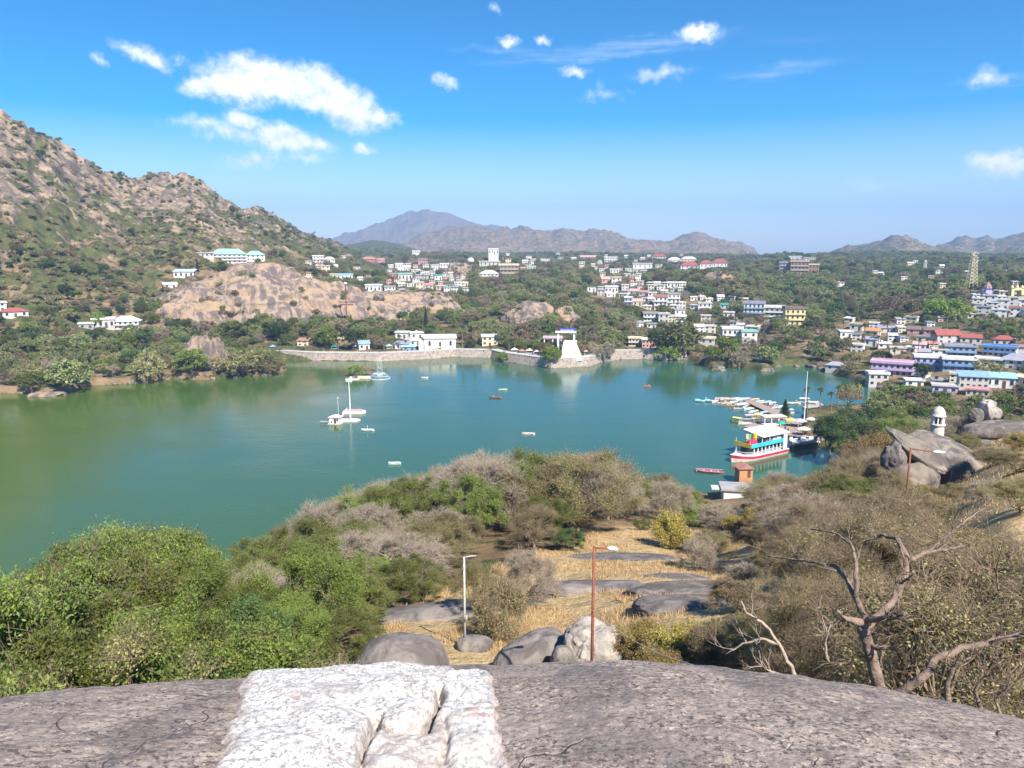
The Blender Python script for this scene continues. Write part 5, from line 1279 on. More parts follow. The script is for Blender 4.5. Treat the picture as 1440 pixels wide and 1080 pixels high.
for (px, py, w, h, c, lb) in [(373, 488, 8, 8, 'T', 'green topped stall at the left end of the promenade'), (383, 492, 7, 7, 'b', 'blue topped stall beside the green one at the left end'), (626, 490, 7, 7, 'R', 'red topped stall before the big white hall'), (618, 492, 6, 5, 'y', 'yellow topped stall left of the red one'), (548, 491, 8, 7, 'H', 'pale blue stall left of the turquoise roofed shop'),
                         (724, 497, 9, 8, 'W', 'white topped stall first in the row before the russet tree'), (735, 498, 8, 7, 'r', 'salmon topped stall second in the row before the russet tree'), (745, 498, 9, 8, 'C', 'cream topped stall third in the row before the russet tree'), (755, 499, 8, 7, 'P', 'pink topped stall before the round dark temple tree'), (765, 499, 8, 7, 'O', 'orange topped stall beside the bright overhanging tree'),
                         (825, 499, 7, 7, 'p', 'pinkish stall right of the white stairway'), (834, 498, 7, 7, 'R', 'crimson stall right of the pinkish one by the stairway'), (500, 491, 8, 6, 'W', 'white awning stall on the left half of the promenade'), (470, 491, 8, 6, 'T', 'dark green awning stall on the left half of the promenade')]:
    stall(px, py, w, h, c, lb)
# small gazebo on the right shore
P = at_z(1067, 512, 1.0); k = m_per_px(*P)
o = empty('gazebo', P, label='small white gazebo with pointed roof on the right shore path', cat='gazebo')
MB().lathe([(2.4, -.8), (2.4, .2)], 8).build('base', pm('S'), o); MB().lathe([(2.5, 2.8), (1.3, 3.6), (.15, 4.6)], 8).build('roof', pm('W'), o)
for a in range(8): MB().tube([(2.0 * math.cos(a * .785), 2.0 * math.sin(a * .785), .2), (2.0 * math.cos(a * .785), 2.0 * math.sin(a * .785), 2.8)], .13, 6).build('post', M_WHITE, o)

# ------------------------------------------------------------------ people (very small in the picture)
def person_mesh(seed, pose=0):
    """one continuous skinned body; clothing is separate"""
    import bmesh
    J = dict(hip=(0, 0, .95), ch=(0, -.01, 1.28), nk=(0, 0, 1.48), hd=(0, -.02, 1.60), tp=(0, -.01, 1.73))
    for s, n in ((-1, 'l'), (1, 'r')):
        J.update({n + 's': (s * .18, 0, 1.42), n + 'e': (s * (.25 + .03 * pose), .02 - .06 * pose, 1.14), n + 'w': (s * .24, -.08 - .1 * pose, .90 + .14 * pose), n + 'h': (s * .09, 0, .90), n + 'k': (s * .11, -.03 - .05 * (s > 0), .50), n + 'a': (s * .12, .02, .08), n + 't': (s * .13, -.14, .04)})
    Rd = dict(hip=.135, ch=.15, nk=.06, hd=.095, tp=.07)
    E = [('hip', 'ch'), ('ch', 'nk'), ('nk', 'hd'), ('hd', 'tp')]
    for n in 'lr':
        Rd.update({n + 's': .065, n + 'e': .045, n + 'w': .03, n + 'h': .095, n + 'k': .065, n + 'a': .042, n + 't': .035}); E += [('ch', n + 's'), (n + 's', n + 'e'), (n + 'e', n + 'w'), ('hip', n + 'h'), (n + 'h', n + 'k'), (n + 'k', n + 'a'), (n + 'a', n + 't')]
    ks = list(J); me = bpy.data.meshes.new('body'); me.from_pydata([J[q] for q in ks], [(ks.index(a), ks.index(b)) for a, b in E], [])
    o = bpy.data.objects.new('tmp', me); COL.objects.link(o)
    md = o.modifiers.new('s', 'SKIN'); me.skin_vertices[0].data  # skin layer is created with the modifier
    for i, q in enumerate(ks): me.skin_vertices[0].data[i].radius = (Rd[q], Rd[q] * (.75 if q in ('hip', 'ch') else 1)); me.skin_vertices[0].data[i].use_root = q == 'hip'
    o.modifiers.new('u', 'SUBSURF').levels = 1
    dg = bpy.context.evaluated_depsgraph_get(); r = bpy.data.meshes.new_from_object(o.evaluated_get(dg)); bpy.data.objects.remove(o); r.name = 'person'
    return r
M_SKIN = mat('skin', (.28, .16, .10), .6); M_HAIR = mat('hair', (.02, .015, .012), .6)
BODY = [person_mesh(0, 0), person_mesh(1, 1)]
CL = [mat('cloth_%d' % i, c, .8) for i, c in enumerate([(.6, .58, .55), (.45, .05, .06), (.06, .12, .35), (.55, .35, .08), (.05, .05, .06), (.35, .08, .30), (.10, .30, .22)])]
CLN = ['white', 'red', 'blue', 'mustard', 'black', 'purple', 'green']
for b_ in BODY:
    b_.materials.clear(); b_.materials.append(M_SKIN)
SHIRT = [MB().lathe([(.155, .92), (.17, 1.15), (.185, 1.32), (.12, 1.47)], 10).tube([(-.16, 0, 1.41), (-.25, .01, 1.2)], [.075, .062], 6).tube([(.16, 0, 1.41), (.25, .01, 1.2)], [.075, .062], 6).mesh('shirt', c) for c in CL]
TROU = [MB().tube([(-.09, 0, .97), (-.11, -.03, .5), (-.12, .02, .1)], [.115, .085, .065], 7).tube([(.09, 0, .97), (.11, -.06, .5), (.12, .02, .1)], [.115, .085, .065], 7).mesh('trousers', c) for c in CL]
HAIR = MB().lathe([(.06, 1.56), (.104, 1.62), (.10, 1.70), (.05, 1.755)], 8, (0, .012)).mesh('hair', M_HAIR)
def person(x, y, z, rz, ci, ct, label, group=None):
    o = link('person', BODY[RN.randrange(2)], label=label, cat='person', group=group); o.location = (x, y, z); o.rotation_euler = (0, 0, rz)
    link('shirt', SHIRT[ci], o); link('trousers', TROU[ct], o); link('hair', HAIR, o); return o
for i, px in enumerate([384, 398, 408, 447, 455, 489, 520, 534, 573, 604, 612, 637, 652, 668, 681, 712, 731, 750, 771, 812, 845, 862, 868, 880, 896, 914]):
    P = at_z(px, float(np.interp(px, [372, 440, 530, 600, 640, 703, 775, 830, 872, 966], [493, 496, 497, 494, 491, 494, 503, 502, 493, 494])), 4.05); ci = RN.randrange(7)
    person(P[0], P[1] + RN.uniform(0, 1.5), 4.03, RN.uniform(0, 6.28), ci, RN.choice([2, 4, 0]), 'person in a %s top strolling along the far promenade' % CLN[ci], 'people strolling on the promenade')

# ------------------------------------------------------------------ boats, jetty and things on the lake
M_HULL = {k: pm(k) for k in PAL}
def hull(L, Wd, H_, bow=.35, stern=.8, n=12, z0=-.25):
    """open boat hull: outer shell, inner shell and rim"""
    vs = []; ring = []
    prof = [(1.0, H_), (.92, H_ * .35), (.55, z0)]
    for s_ in range(n + 1):
        t = s_ / n; x = (t - .5) * L; wf = (math.sin(math.pi * min(t / .62, 1) / 2) ** .7 if t < .62 else (1 - (1 - bow) * 0 - ((t - .62) / .38) ** 2.2 * .96)); wf *= (stern + (1 - stern) * min(t * 4, 1)); sh = H_ * (.18 * (2 * t - 1) ** 2 + (.25 * max(0, t - .7)))
        for sgn in (-1, 1):
            for (f, z) in prof: vs.append((x, sgn * Wd / 2 * wf * f, z + sh))
            vs.append((x, sgn * max(Wd / 2 * wf - .07, .01), H_ + sh)); vs.append((x, sgn * max(Wd / 2 * wf * .6 - .05, .005), .02 + sh * .3))
    fs = []
    for s_ in range(n):
        a, b = s_ * 10, s_ * 10 + 10
        for o_, fl in ((0, 0), (5, 1)):
            for (i, j) in ((0, 1), (1, 2), (3, 0), (4, 3)):
                q = (a + o_ + i, b + o_ + i, b + o_ + j, a + o_ + j); fs.append(q if fl else q[::-1])
        fs.append((a + 2, a + 7, b + 7, b + 2)); fs.append((a + 4, b + 4, b + 9, a + 9))
    fs.append((0, 1, 2, 7, 6, 5)); fs.append(tuple(n * 10 + i for i in (5, 6, 7, 2, 1, 0)))
    return vs, fs
def rowboat(x, y, rz, L=4.6, c1='W', c2='R', label='', group=None, seats=3, canopy=None, swan=False, people=0, name='rowing_boat', cat='boat'):
    o = empty(name, (x, y, 0.02), rz, label=label, cat=cat, group=group)
    vs, fs = hull(L, L * .34, .48); MB().add(vs, fs).build('hull', pm(c1), o)
    MB().tube([(-L * .44, L * .15, .56), (0, L * .172, .50), (L * .30, L * .13, .56), (L * .48, .02, .74)], .06, 5).tube([(-L * .44, -L * .15, .56), (0, -L * .172, .50), (L * .30, -L * .13, .56), (L * .48, -.02, .74)], .06, 5).build('gunwale', pm(c2), o)
    for i in range(seats):
        xx = (-.28 + .24 * i) * L; MB().box(xx - .16, xx + .16, -L * .14, L * .14, .30, .36).build('seat', pm(c2), o)
    if canopy:
        for sx_ in (-.25, .2):
            for s_ in (-1, 1): MB().tube([(sx_ * L, s_ * L * .13, .4), (sx_ * L, s_ * L * .13, 1.75)], .035, 5).build('post', M_WHITE, o)
        MB().add([(-.32 * L, -L * .18, 1.7), (.27 * L, -L * .18, 1.7), (.27 * L, L * .18, 1.7), (-.32 * L, L * .18, 1.7), (-.32 * L, 0, 1.98), (.27 * L, 0, 1.98)], [(0, 1, 5, 4), (2, 3, 4, 5), (1, 2, 5), (3, 0, 4), (3, 2, 1, 0)]).build('canopy', pm(canopy), o)
    if swan:
        MB().tube([(L * .36, 0, .4), (L * .46, 0, .95), (L * .43, 0, 1.5), (L * .50, 0, 1.85), (L * .60, 0, 1.72)], [.26, .17, .13, .16, .07], 8).build('neck', pm(c1), o)
        for s_ in (-1, 1): MB().add([(-L * .5, s_ * L * .16, 1.05), (-.1 * L, s_ * L * .19, .9), (L * .2, s_ * L * .17, .45), (-L * .35, s_ * L * .17, .35), (-L * .5, s_ * (L * .16 + .1), 1.05), (-.1 * L, s_ * (L * .19 + .14), .9), (L * .2, s_ * (L * .17 + .1), .45), (-L * .35, s_ * (L * .17 + .1), .35)], [(0, 1, 2, 3), (7, 6, 5, 4), (0, 4, 5, 1), (1, 5, 6, 2), (2, 6, 7, 3), (3, 7, 4, 0)]).build('wing', pm(c1), o)
    return o
def seated(o, n, L):
    pass
WB = lambda px, py: at_z(px, py, 0.0)
def boat(px, py, yaw, **kw):
    P = WB(px, py); return rowboat(P[0], P[1], R(yaw), **kw)
boat(555, 653, 185, L=3.6, c1='t', c2='W', label='pale open rowing boat nearest the wooded slope', seats=2, name='rowing_boat')
boat(517, 606, 175, L=4.6, c1='t', c2='W', label='pale turquoise boat with a short mast right of the white hut raft', canopy=None)
P = WB(517, 606); MB().tube([(P[0], P[1], .3), (P[0], P[1], 2.0)], .05, 6).build('flag_staff', M_WHITE, label='short staff standing in the pale turquoise boat', cat='staff')
boat(597, 532, 0, L=3.4, c1='W', c2='C', label='tiny pale boat alone right of the fountain', seats=2)
boat(707, 549, 10, L=4.0, c1='g', c2='y', label='small green boat just beyond the dark pedal boat', seats=2)
boat(743, 611, 175, L=4.4, c1='W', c2='r', label='white and red boat close to the leafless lakeside trees')
boat(910, 544, 20, L=3.8, c1='r', c2='R', label='lone red boat in the right half of the lake', seats=2)
boat(697, 560, 175, L=5.6, c1='n', c2='R', label='dark pedal boat carrying two passengers in mid lake', cat='pedal boat', name='pedal_boat')
P = WB(697, 560)
def sitter(x, y, z, rz, ci, label):
    o = link('person', BODY[0], label=label, cat='person'); o.location = (x, y, z); o.rotation_euler = (0, 0, rz); o.scale = (1, 1, .62)
    link('shirt', SHIRT[ci], o); link('hair', HAIR, o)
sitter(P[0] - .9, P[1], .25, 1.5, 0, 'person in white riding at the left end of the dark pedal boat'); sitter(P[0] + .9, P[1], .25, 1.5, 1, 'person in red riding at the right end of the dark pedal boat')
P = WB(912, 544); sitter(P[0], P[1], .2, 0, 3, 'person in mustard riding in the lone red boat')

# white hut raft with mast, ramp and floats
P = WB(470, 597); k = m_per_px(*P)
o = empty('floating_hut', (P[0], P[1], 0), R(-12), label='white cube hut with low pyramid roof on a raft in the lake', cat='hut')
MB().box(-9 * k, 9 * k, -1.5 * k, 15 * k, -.3, .35).build('raft', pm('S'), o)
MB().box(-7.6 * k, 7.6 * k, 0, 12 * k, .35, 10.4 * k).build('wall', pm('W'), o)
MB().add([(-8.8 * k, -1.2 * k, 10.3 * k), (8.8 * k, -1.2 * k, 10.3 * k), (8.8 * k, 13.2 * k, 10.3 * k), (-8.8 * k, 13.2 * k, 10.3 * k), (0, 6 * k, 13.6 * k), (-8.8 * k, -1.2 * k, 9.7 * k), (8.8 * k, -1.2 * k, 9.7 * k), (8.8 * k, 13.2 * k, 9.7 * k), (-8.8 * k, 13.2 * k, 9.7 * k)],
         [(0, 1, 4), (1, 2, 4), (2, 3, 4), (3, 0, 4), (5, 6, 1, 0), (6, 7, 2, 1), (7, 8, 3, 2), (8, 5, 0, 3), (8, 7, 6, 5)]).build('roof', pm('W'), o)
q = link('door', DOORM, o); q.location = (1.4 * k, -.002, .36); q.scale = (.9, 1, 1.7); q = link('window', WIN, o); q.location = (5 * k, -.002, 5.2 * k); q.scale = (.6, 1, .7)
q = link('window', WIN, o); q.location = (-4 * k, -.002, 2.0 * k); q.scale = (.5, 1, .6)
PH = P; KH = k
def WP(px, py): return WB(px, py)
P = WP(493, 592)
o = empty('mast_raft', (P[0], P[1], 0), label='white pontoon carrying the very tall white mast', cat='raft'); m = MB()
rr = random.Random(2)
MB().prism([(-3.6, -1.4), (2.6, -1.8), (3.4, .8), (1.4, 2.6), (-2.8, 1.9)], -.3, .5).build('deck', pm('W'), o)
for i in range(7): MB().lathe([(.3, .05), (.45, .3), (.3, .75)], 8, (-6.2 + i * .9, -.9 + rr.uniform(-.6, .6))).build('float', pm('W'), o)
hm = (592 - 534) * k
MB().tube([(0, 0, .5), (0, 0, hm * .5), (-.15, 0, hm)], [.24, .19, .12], 8).build('mast', M_WHITE, o)
MB().box(-1.1, 1.1, -.12, .12, hm - .1, hm + .15).build('crosstree', M_WHITE, o)
P = WP(498, 581)
o = empty('work_barge', (P[0], P[1], 0), R(4), label='flat white work barge behind the tall mast', cat='barge')
MB().prism([(-4.2, -1.4), (3.0, -1.6), (4.4, 0), (3.6, 1.6), (-3.8, 1.5)], -.2, .9).build('hull', pm('W'), o); MB().box(-3.4, 2.8, -1.1, 1.1, .904, 1.35).build('deck_box', pm('p'), o)
P = WP(483, 590)
o = empty('ramp_frame', (P[0], P[1], 0), R(-15), label='dark frame with stairs and a small weather vane beside the white hut', cat='frame')
for x_ in (-1.2, 1.2):
    for y_ in (-.8, .8): MB().tube([(x_, y_, -.3), (x_, y_, 3.0)], .07, 5).build('post', M_RUST, o)
MB().box(-1.4, 1.4, -1, 1, -.1, .25).build('platform', M_CONC, o)
MB().tube([(-1.1, -.8, .2), (.2, 0, 2.2), (1.2, .8, 4.2)], .12, 5).build('stair_rail', M_WHITE, o)
MB().tube([(-2.2, .5, 0), (-2.2, .5, 7.4)], .06, 5).build('vane_pole', M_WHITE, o); MB().lathe([(.1, 7.2), (.55, 7.6), (.1, 8.1)], 6, (-2.2, .5)).build('vane', M_CONC, o)
P = WP(456, 596)
o = empty('landing_platform', (P[0], P[1], 0), R(-10), label='low spindly landing frame left of the white hut', cat='landing')
MB().box(-1.6, 1.8, -.5, .7, .75, .85).build('deck', M_CONC, o)
for x_ in (-1.5, 0, 1.6): MB().tube([(x_, 0, -.5), (x_, 0, .75)], .06, 5).build('post', M_CONC, o)
# island with bush and the fountain
P = WP(508, 530)
rock('islet', (P[0], P[1], -.2), (7.4, 4.2, .9), 5, 91, 'small rock islet behind the tall mast', R_GREY, 4, .2, 1.5, cat='islet')
far_tree('vivid', P[0] - 3.2, P[1] + .5, 6.0, 4.4, 'bright green bush on the small islet', z=.3); far_tree('drywood', P[0] + 2.8, P[1] + .8, 5.4, 3.6, 'brown bush on the right half of the small islet', z=.3)
P = WP(512, 532); MB().box(P[0] - 3, P[0] + 3.2, P[1] - 1, P[1] + .4, -.2, .9).box(P[0] - 2.7, P[0] + 2.9, P[1] - .8, P[1] + .2, .9, 1.15).build('pump_box', pm('C'), label='low cream pump housing at the foot of the islet', cat='pump housing')
P = WP(496, 534); MB().prism([(P[0] - 3.4, P[1] - .6), (P[0] + 2.6, P[1] - .8), (P[0] + 3, P[1] + .6), (P[0] - 3, P[1] + .8)], -.2, .45).box(P[0] - 1.4, P[0] - .4, P[1] - .4, P[1] + .4, .45, 1.5).build('landing_stage', pm('W'), label='white landing stage at the left foot of the islet', cat='landing stage')
P = WP(534, 532)
o = empty('fountain', (P[0], P[1], 0), label='lake fountain throwing a tall jet and a low ring of spray', cat='fountain')
mw = bpy.data.materials.new('spray'); mw.use_nodes = True; t = NT(mw.node_tree); b = t.n['Principled BSDF']; b.inputs['Base Color'].default_value = (.85, .92, 1, 1); b.inputs['Alpha'].default_value = .42; b.inputs['Roughness'].default_value = .3
rng = np.random.default_rng(5)
def spray(name, C, s):
    v, f, lv = leaves(rng, C, s, .7, 0); link(name, npmesh(name, v, [f], mw), o)
n = 700; t_ = rng.uniform(0, 1, n); jx = rng.choice([-1.2, -.4, .5, 1.4], n); C = np.column_stack([jx * (1 - .3 * t_) + rng.normal(0, .12, n), rng.normal(0, .15, n), t_ * 10]); spray('tall_jet', C, .26)
n = 1500; a = rng.uniform(0, 6.28, n); t_ = rng.uniform(0, 1, n); C = np.column_stack([np.cos(a) * t_ * 4.2, np.sin(a) * t_ * 4.2, 4.5 * t_ * (1 - t_) * 2 + rng.uniform(0, .5, n)]) + rng.normal(0, .1, (n, 3)); C = C[C[:, 2] > .05]; spray('spray_ring', C, .26)
prof = [(4.6, .02), (4.7, .28), (4.95, .30), (5.1, .02)]
MB().lathe([(4.6, -.1), (4.6, .3), (5.1, .3), (5.1, -.1)], 28).build('float_ring', pm('t'), o)

# party boat
P0, P1 = WB(1030, 648), WB(1107, 640)
ctr = ((P0[0] + P1[0]) / 2, (P0[1] + P1[1]) / 2); ang = math.atan2(P1[1] - P0[1], P1[0] - P0[0])
def party_boat():
    Lb = 22.0; Wd = 6.2
    o = empty('party_boat', (ctr[0] - .6, ctr[1] + 1.6, 0), ang + math.pi + R(15), label='two deck pleasure boat with white roof, yellow and turquoise fascias and pink hull', cat='pleasure boat')
    # local +x points to the bow (left in the photo), +y towards the camera
    def hl(z0, z1, f, c, nm):
        m = MB(); n = 16; vs = []
        for i in range(n + 1):
            t = i / n; x = (t - .5) * Lb; wf = 1 if t < .62 else 1 - ((t - .62) / .38) ** 2.1 * .93
            sheer = .0 if t < .6 else .7 * ((t - .6) / .4) ** 2
            for s_ in (-1, 1):
                for (z, g) in ((z0, f[0]), (z1, f[1])): vs.append((x + (.5 if t > .9 and z == z1 else 0), s_ * Wd / 2 * wf * g, z + sheer * (z > .2)))
        fs = []
        for i in range(n):
            a, b = i * 4, i * 4 + 4; fs += [(a, b, b + 1, a + 1), (a + 2, a + 3, b + 3, b + 2), (a + 1, b + 1, b + 3, a + 3), (a, a + 2, b + 2, b)]
        fs += [(0, 1, 3, 2), (n * 4, n * 4 + 2, n * 4 + 3, n * 4 + 1)]
        return m.add(vs, fs).build(nm, pm(c), o)
    PAL['m'] = (.56, .03, .12); PAL['q'] = (.05, .50, .62); PAL['z'] = (.80, .48, .04); PAL['gr'] = (.12, .45, .12)
    hl(-.4, .55, (.86, .96), 'C', 'hull'); hl(.552, 1.35, (.97, 1.0), 'm', 'hull_band'); hl(1.352, 1.55, (1.01, 1.01), 'W', 'bulwark')
    MB().box(-9.4, 4.2, -2.4, 1.2, 1.56, 3.9).build('saloon', M_GLASS, o)
    for i in range(9):
        x_ = -9.2 + i * 1.7; MB().box(x_ - .14, x_ + .14, 2.35, 2.6, 1.56, 4.0).build('post', M_WHITE, o)
    for i in range(7):
        x_ = -8.6 + i * 1.35; MB().box(x_ - .42, x_ + .42, 1.5, 2.2, 1.56, 2.05).box(x_ - .42, x_ + .42, 1.42, 1.5, 1.56, 2.75).build('bench', pm('b'), o)
    MB().tube([(-9.6, 2.75, 2.5), (4.5, 2.75, 2.5), (7.6, 1.6, 2.7), (9.8, 0, 3.0)], .05, 5).tube([(-9.6, 2.75, 2.1), (4.5, 2.75, 2.1), (7.6, 1.6, 2.3)], .04, 5).tube([(4.5, -2.75, 2.5), (7.6, -1.6, 2.7), (9.8, 0, 3.0)], .05, 5).build('rail', M_WHITE, o)
    MB().box(-9.8, 6.4, -3.0, 3.0, 4.0, 4.25).build('upper_deck', pm('G'), o)
    MB().box(-8.0, 6.5, 3.0, 3.18, 4.0, 5.15).build('turquoise_fascia', pm('q'), o)
    MB().box(6.4, 6.58, -3.0, 2.99, 4.0, 5.15).build('yellow_fascia', pm('z'), o)
    for x_ in (5.9, 4.6, 2.8): MB().box(x_ - .1, x_ + .1, -2.6, -2.4, 1.56, 4).build('post', M_WHITE, o)
    MB().box(-9.8, -8.02, 3.0, 3.16, 1.6, 6.2).build('stern_wall', pm('W'), o)
    # roof on posts, tilted a little to the near side
    rf = [(-10.4, 3.4, 6.6), (1.6, 3.4, 6.6), (2.6, -3.2, 7.9), (-9.6, -3.2, 7.9)]
    MB().add(rf + [(a, b, c + .16) for a, b, c in rf], [(3, 2, 1, 0), (4, 5, 6, 7), (0, 1, 5, 4), (1, 2, 6, 5), (2, 3, 7, 6), (3, 0, 4, 7)]).build('roof', M_WHITE, o)
    for x_ in (-9.2, -5.6, -2.0, 1.4):
        MB().box(x_ - .09, x_ + .09, 2.7, 2.9, 4.25, 6.75).build('post', M_WHITE, o); MB().box(x_ - .09, x_ + .09, -2.9, -2.7, 4.25, 7.8).build('post', M_WHITE, o)
    MB().box(-8.8, -4.2, -.6, 2.2, 4.254, 6.2).build('upper_cabin', pm('W'), o); MB().box(-3.6, -.8, 1.3, 2.3, 4.254, 6.0).build('bar_counter', pm('n'), o)
    # painted decorations on the open upper deck
    MB().lathe([(1.5, 4.254), (1.7, 4.7), (1.35, 5.5), (.5, 5.9)], 10, (3.6, 1.0)).build('red_seat', pm('m'), o)
    MB().box(2.3, 4.6, -.7, -.4, 5.0, 7.0).build('green_panel', pm('gr'), o); MB().box(4.0, 5.0, -.38, -.1, 6.0, 7.4).build('pink_panel', pm('P'), o); MB().lathe([(.15, 4.26), (.75, 6.2), (.6, 7.2), (.1, 7.6)], 8, (1.9, .6)).build('yellow_figure', pm('z'), o)
    MB().tube([(6.2, -2.6, 4.3), (6.2, -2.6, 6.2)], .05, 5).tube([(6.2, 2.4, 4.3), (6.2, 2.4, 5.9)], .05, 5).build('mast', M_WHITE, o)
    MB().tube([(9.3, 0, 2.2), (9.3, 0, 4.2)], .07, 6).build('bow_post', M_WHITE, o)
party_boat()
# restaurant jetty behind the boat
M_DECK = mat('deck_boards', (.36, .27, .22), .85, var=.5, vscale=1.2, dirt=(.22, .17, .14))
def deck(name, pts, z, label, m=M_DECK, legs=True, cat='jetty'):
    P = [WB(px, py)[:2] for px, py in pts]; cx = sum(p[0] for p in P) / len(P); cy = sum(p[1] for p in P) / len(P)
    o = empty(name, (cx, cy, 0), label=label, cat=cat)
    q = [(p[0] - cx, p[1] - cy) for p in P]
    if sum(q[i][0] * q[(i + 1) % len(q)][1] - q[(i + 1) % len(q)][0] * q[i][1] for i in range(len(q))) < 0: q = q[::-1]
    MB().prism(q, z - .25, z).build('deck', m, o)
    for (x, y) in q: MB().tube([(x * .94, y * .94, -1), (x * .94, y * .94, z - .25)], .14, 6).build('pile', M_CONC, o)
    return o, (cx, cy)
deck('jetty', [(1046, 566), (1056, 564), (1112, 588), (1102, 593)], .75, 'long boarded jetty with rowing boats moored on both sides')
deck('jetty', [(1046, 604), (1070, 594), (1150, 597), (1165, 612), (1140, 620), (1080, 612)], 1.0, 'broad landing deck between the moored boats and the party boat')
deck('jetty', [(1110, 631), (1112, 622), (1150, 616), (1156, 626)], 1.1, 'white railed gangway leading from the party boat to the bank', m=pm('W'))
o, c = deck('jetty', [(1112, 627), (1150, 621), (1152, 628), (1114, 634)], 2.2, 'upper white terrace above the dark cove by the party boat', m=pm('W'))
for x_ in (-5, -2.5, 0, 2.5, 5): MB().box(x_ - .5, x_ + .5, -1.3, -1.2, 2.22, 3.3).build('railing_panel', pm('W' if x_ in (-5, 0, 5) else 'b'), o)
P = WB(1086, 600); o = empty('ticket_house', (P[0], P[1], 1.0), R(8), label='white open ticket house on the landing deck behind the party boat', cat='kiosk')
MB().box(-4, 4, -2, 2, .01, .3).build('floor', pm('W'), o); MB().box(-3.6, 3.6, 1.0, 1.9, .3, 2.7).build('wall', pm('W'), o); MB().box(-4.2, 4.2, -2.2, 2.2, 2.7, 2.95).build('roof', pm('S'), o)
for x_ in (-3.8, -1.3, 1.3, 3.8): MB().box(x_ - .1, x_ + .1, -1.95, -1.75, .3, 2.7).build('post', M_WHITE, o)
def parasol(px, py, z, c, r, label, d=None):
    P = at_z(px, py, z); o = empty('parasol', P, label=label, cat='parasol')
    MB().tube([(0, 0, 0), (0, 0, 2.5)], .05, 6).build('pole', M_WHITE, o); MB().lathe([(r, 2.1), (r * .5, 2.6), (.05, 2.9)], 8).build('canopy', pm(c), o)
parasol(1112, 599, 1.0, 'y', 2.0, 'yellow parasol at the foot of the small jetty conifer'); parasol(1124, 600, 1.0, 'L', 2.6, 'large lavender parasol right of the yellow one on the deck'); parasol(1098, 604, 1.0, 'T', 1.6, 'green parasol on the landing deck left of the yellow one'); parasol(1130, 612, 1.0, 'W', 2.2, 'white parasol at the front of the landing deck'); parasol(1140, 598, 1.0, 'W', 1.8, 'white parasol at the back of the landing deck by the trees')
for i, (px, py) in enumerate([(1104, 606), (1108, 609), (1100, 611), (1118, 612), (1126, 607), (1134, 606), (1140, 609), (1146, 604), (1122, 604), (1092, 610), (1076, 607), (1096, 600)]):
    P = at_z(px, py, 1.0); ci = RN.randrange(7); person(P[0], P[1], 1.0, RN.uniform(0, 6.3), ci, RN.choice([2, 4]), 'person in a %s top waiting on the landing deck' % CLN[ci], 'people waiting on the landing deck')
P = at_z(1130, 600, 1.0); MB().tube([(P[0], P[1], 0), (P[0] + .1, P[1], (600 - 517) * m_per_px(*P))], [.20, .10], 8).build('flag_mast', M_WHITE, label='tall bare white mast behind the jetty palms', cat='mast')
# moored boats
PB = [('W', 'r'), ('W', 'b'), ('p', 'W'), ('S', 'R'), ('H', 'W'), ('W', 'P'), ('C', 'r'), ('t', 'W'), ('O', 'W'), ('W', 'T')]
LBN = dict(W='white', p='pinkish', S='grey', H='turquoise', C='cream', t='pale blue', O='orange', y='yellow', P='pink', z='yellow', r='red', b='blue', R='red', T='green', L='lilac')
nb = 0
for row, (ax, ay, bx_, by_, n, yaw, side) in enumerate([(1008, 566, 1052, 570, 7, 205, 'in the front row off the jetty head'), (1012, 562, 1048, 562, 6, 200, 'in the back row off the jetty head'), (1046, 573, 1092, 596, 8, 215, 'along the near side of the long jetty'), (1062, 563, 1110, 582, 9, 25, 'along the far side of the long jetty'), (1030, 571, 1040, 575, 2, 195, 'just outside the near row of moored boats')]):
    for i in range(n):
        t_ = i / max(n - 1, 1); c1, c2 = PB[(i * 3 + row * 2) % 10]
        P = WB(ax + (bx_ - ax) * t_ + RN.uniform(-.6, .6), ay + (by_ - ay) * t_ + RN.uniform(-.4, .4))
        rowboat(P[0], P[1], R(yaw + RN.uniform(-10, 10)), L=5.2, c1=c1, c2=c2, label='%s moored boat %s' % (LBN[c1], side), group='boats moored %s' % side, canopy=(RN.choice(['W', 'p', 'H']) if RN.random() < .35 else None), name='moored_boat'); nb += 1
boat(985, 565, 0, L=4.4, c1='H', c2='W', label='turquoise swan boat floating left of the jetty head', swan=True, seats=2, name='swan_boat', cat='swan boat')
boat(999, 565, 0, L=4.4, c1='H', c2='W', label='second turquoise swan boat next to the moored boats', swan=True, seats=2, name='swan_boat', cat='swan boat')
boat(1036, 594, 140, L=5.0, c1='y', c2='z' if 'z' in PAL else 'y', label='yellow and black novelty boat nearest the open water', canopy='y', name='novelty_boat', cat='novelty boat')
boat(1052, 590, 190, L=5.6, c1='P', c2='W', label='pink and white roofed boat beside the yellow one', canopy='P', name='roofed_boat', cat='roofed boat')
boat(1065, 589, 190, L=5.6, c1='O', c2='y', label='yellow and orange roofed boat beside the pink one', canopy='y', name='roofed_boat', cat='roofed boat')
boat(1048, 597, 185, L=5.2, c1='W', c2='P', label='white boat in front of the pink roofed boat', seats=3)
boat(1074, 595, 190, L=5.2, c1='H', c2='W', label='pale turquoise boat right of the yellow and orange roofed one')
boat(1116, 568, 175, L=5.6, c1='W', c2='S', label='white motor boat alone beyond the jetty conifer')
boat(1130, 566, 170, L=6.4, c1='W', c2='W', label='larger white boat between conifer and palms', canopy='W'); boat(1142, 571, 165, L=6.0, c1='S', c2='W', label='grey boat at the landing below the palms', canopy='S')
o, c = deck('jetty', [(1128, 575), (1150, 566), (1158, 572), (1148, 580)], .8, 'small grey landing stage under the palms', m=M_CONC)
boat(998, 664, 165, L=8.0, c1='R', c2='L', label='long dark red boat moored at the wooded point', seats=4)
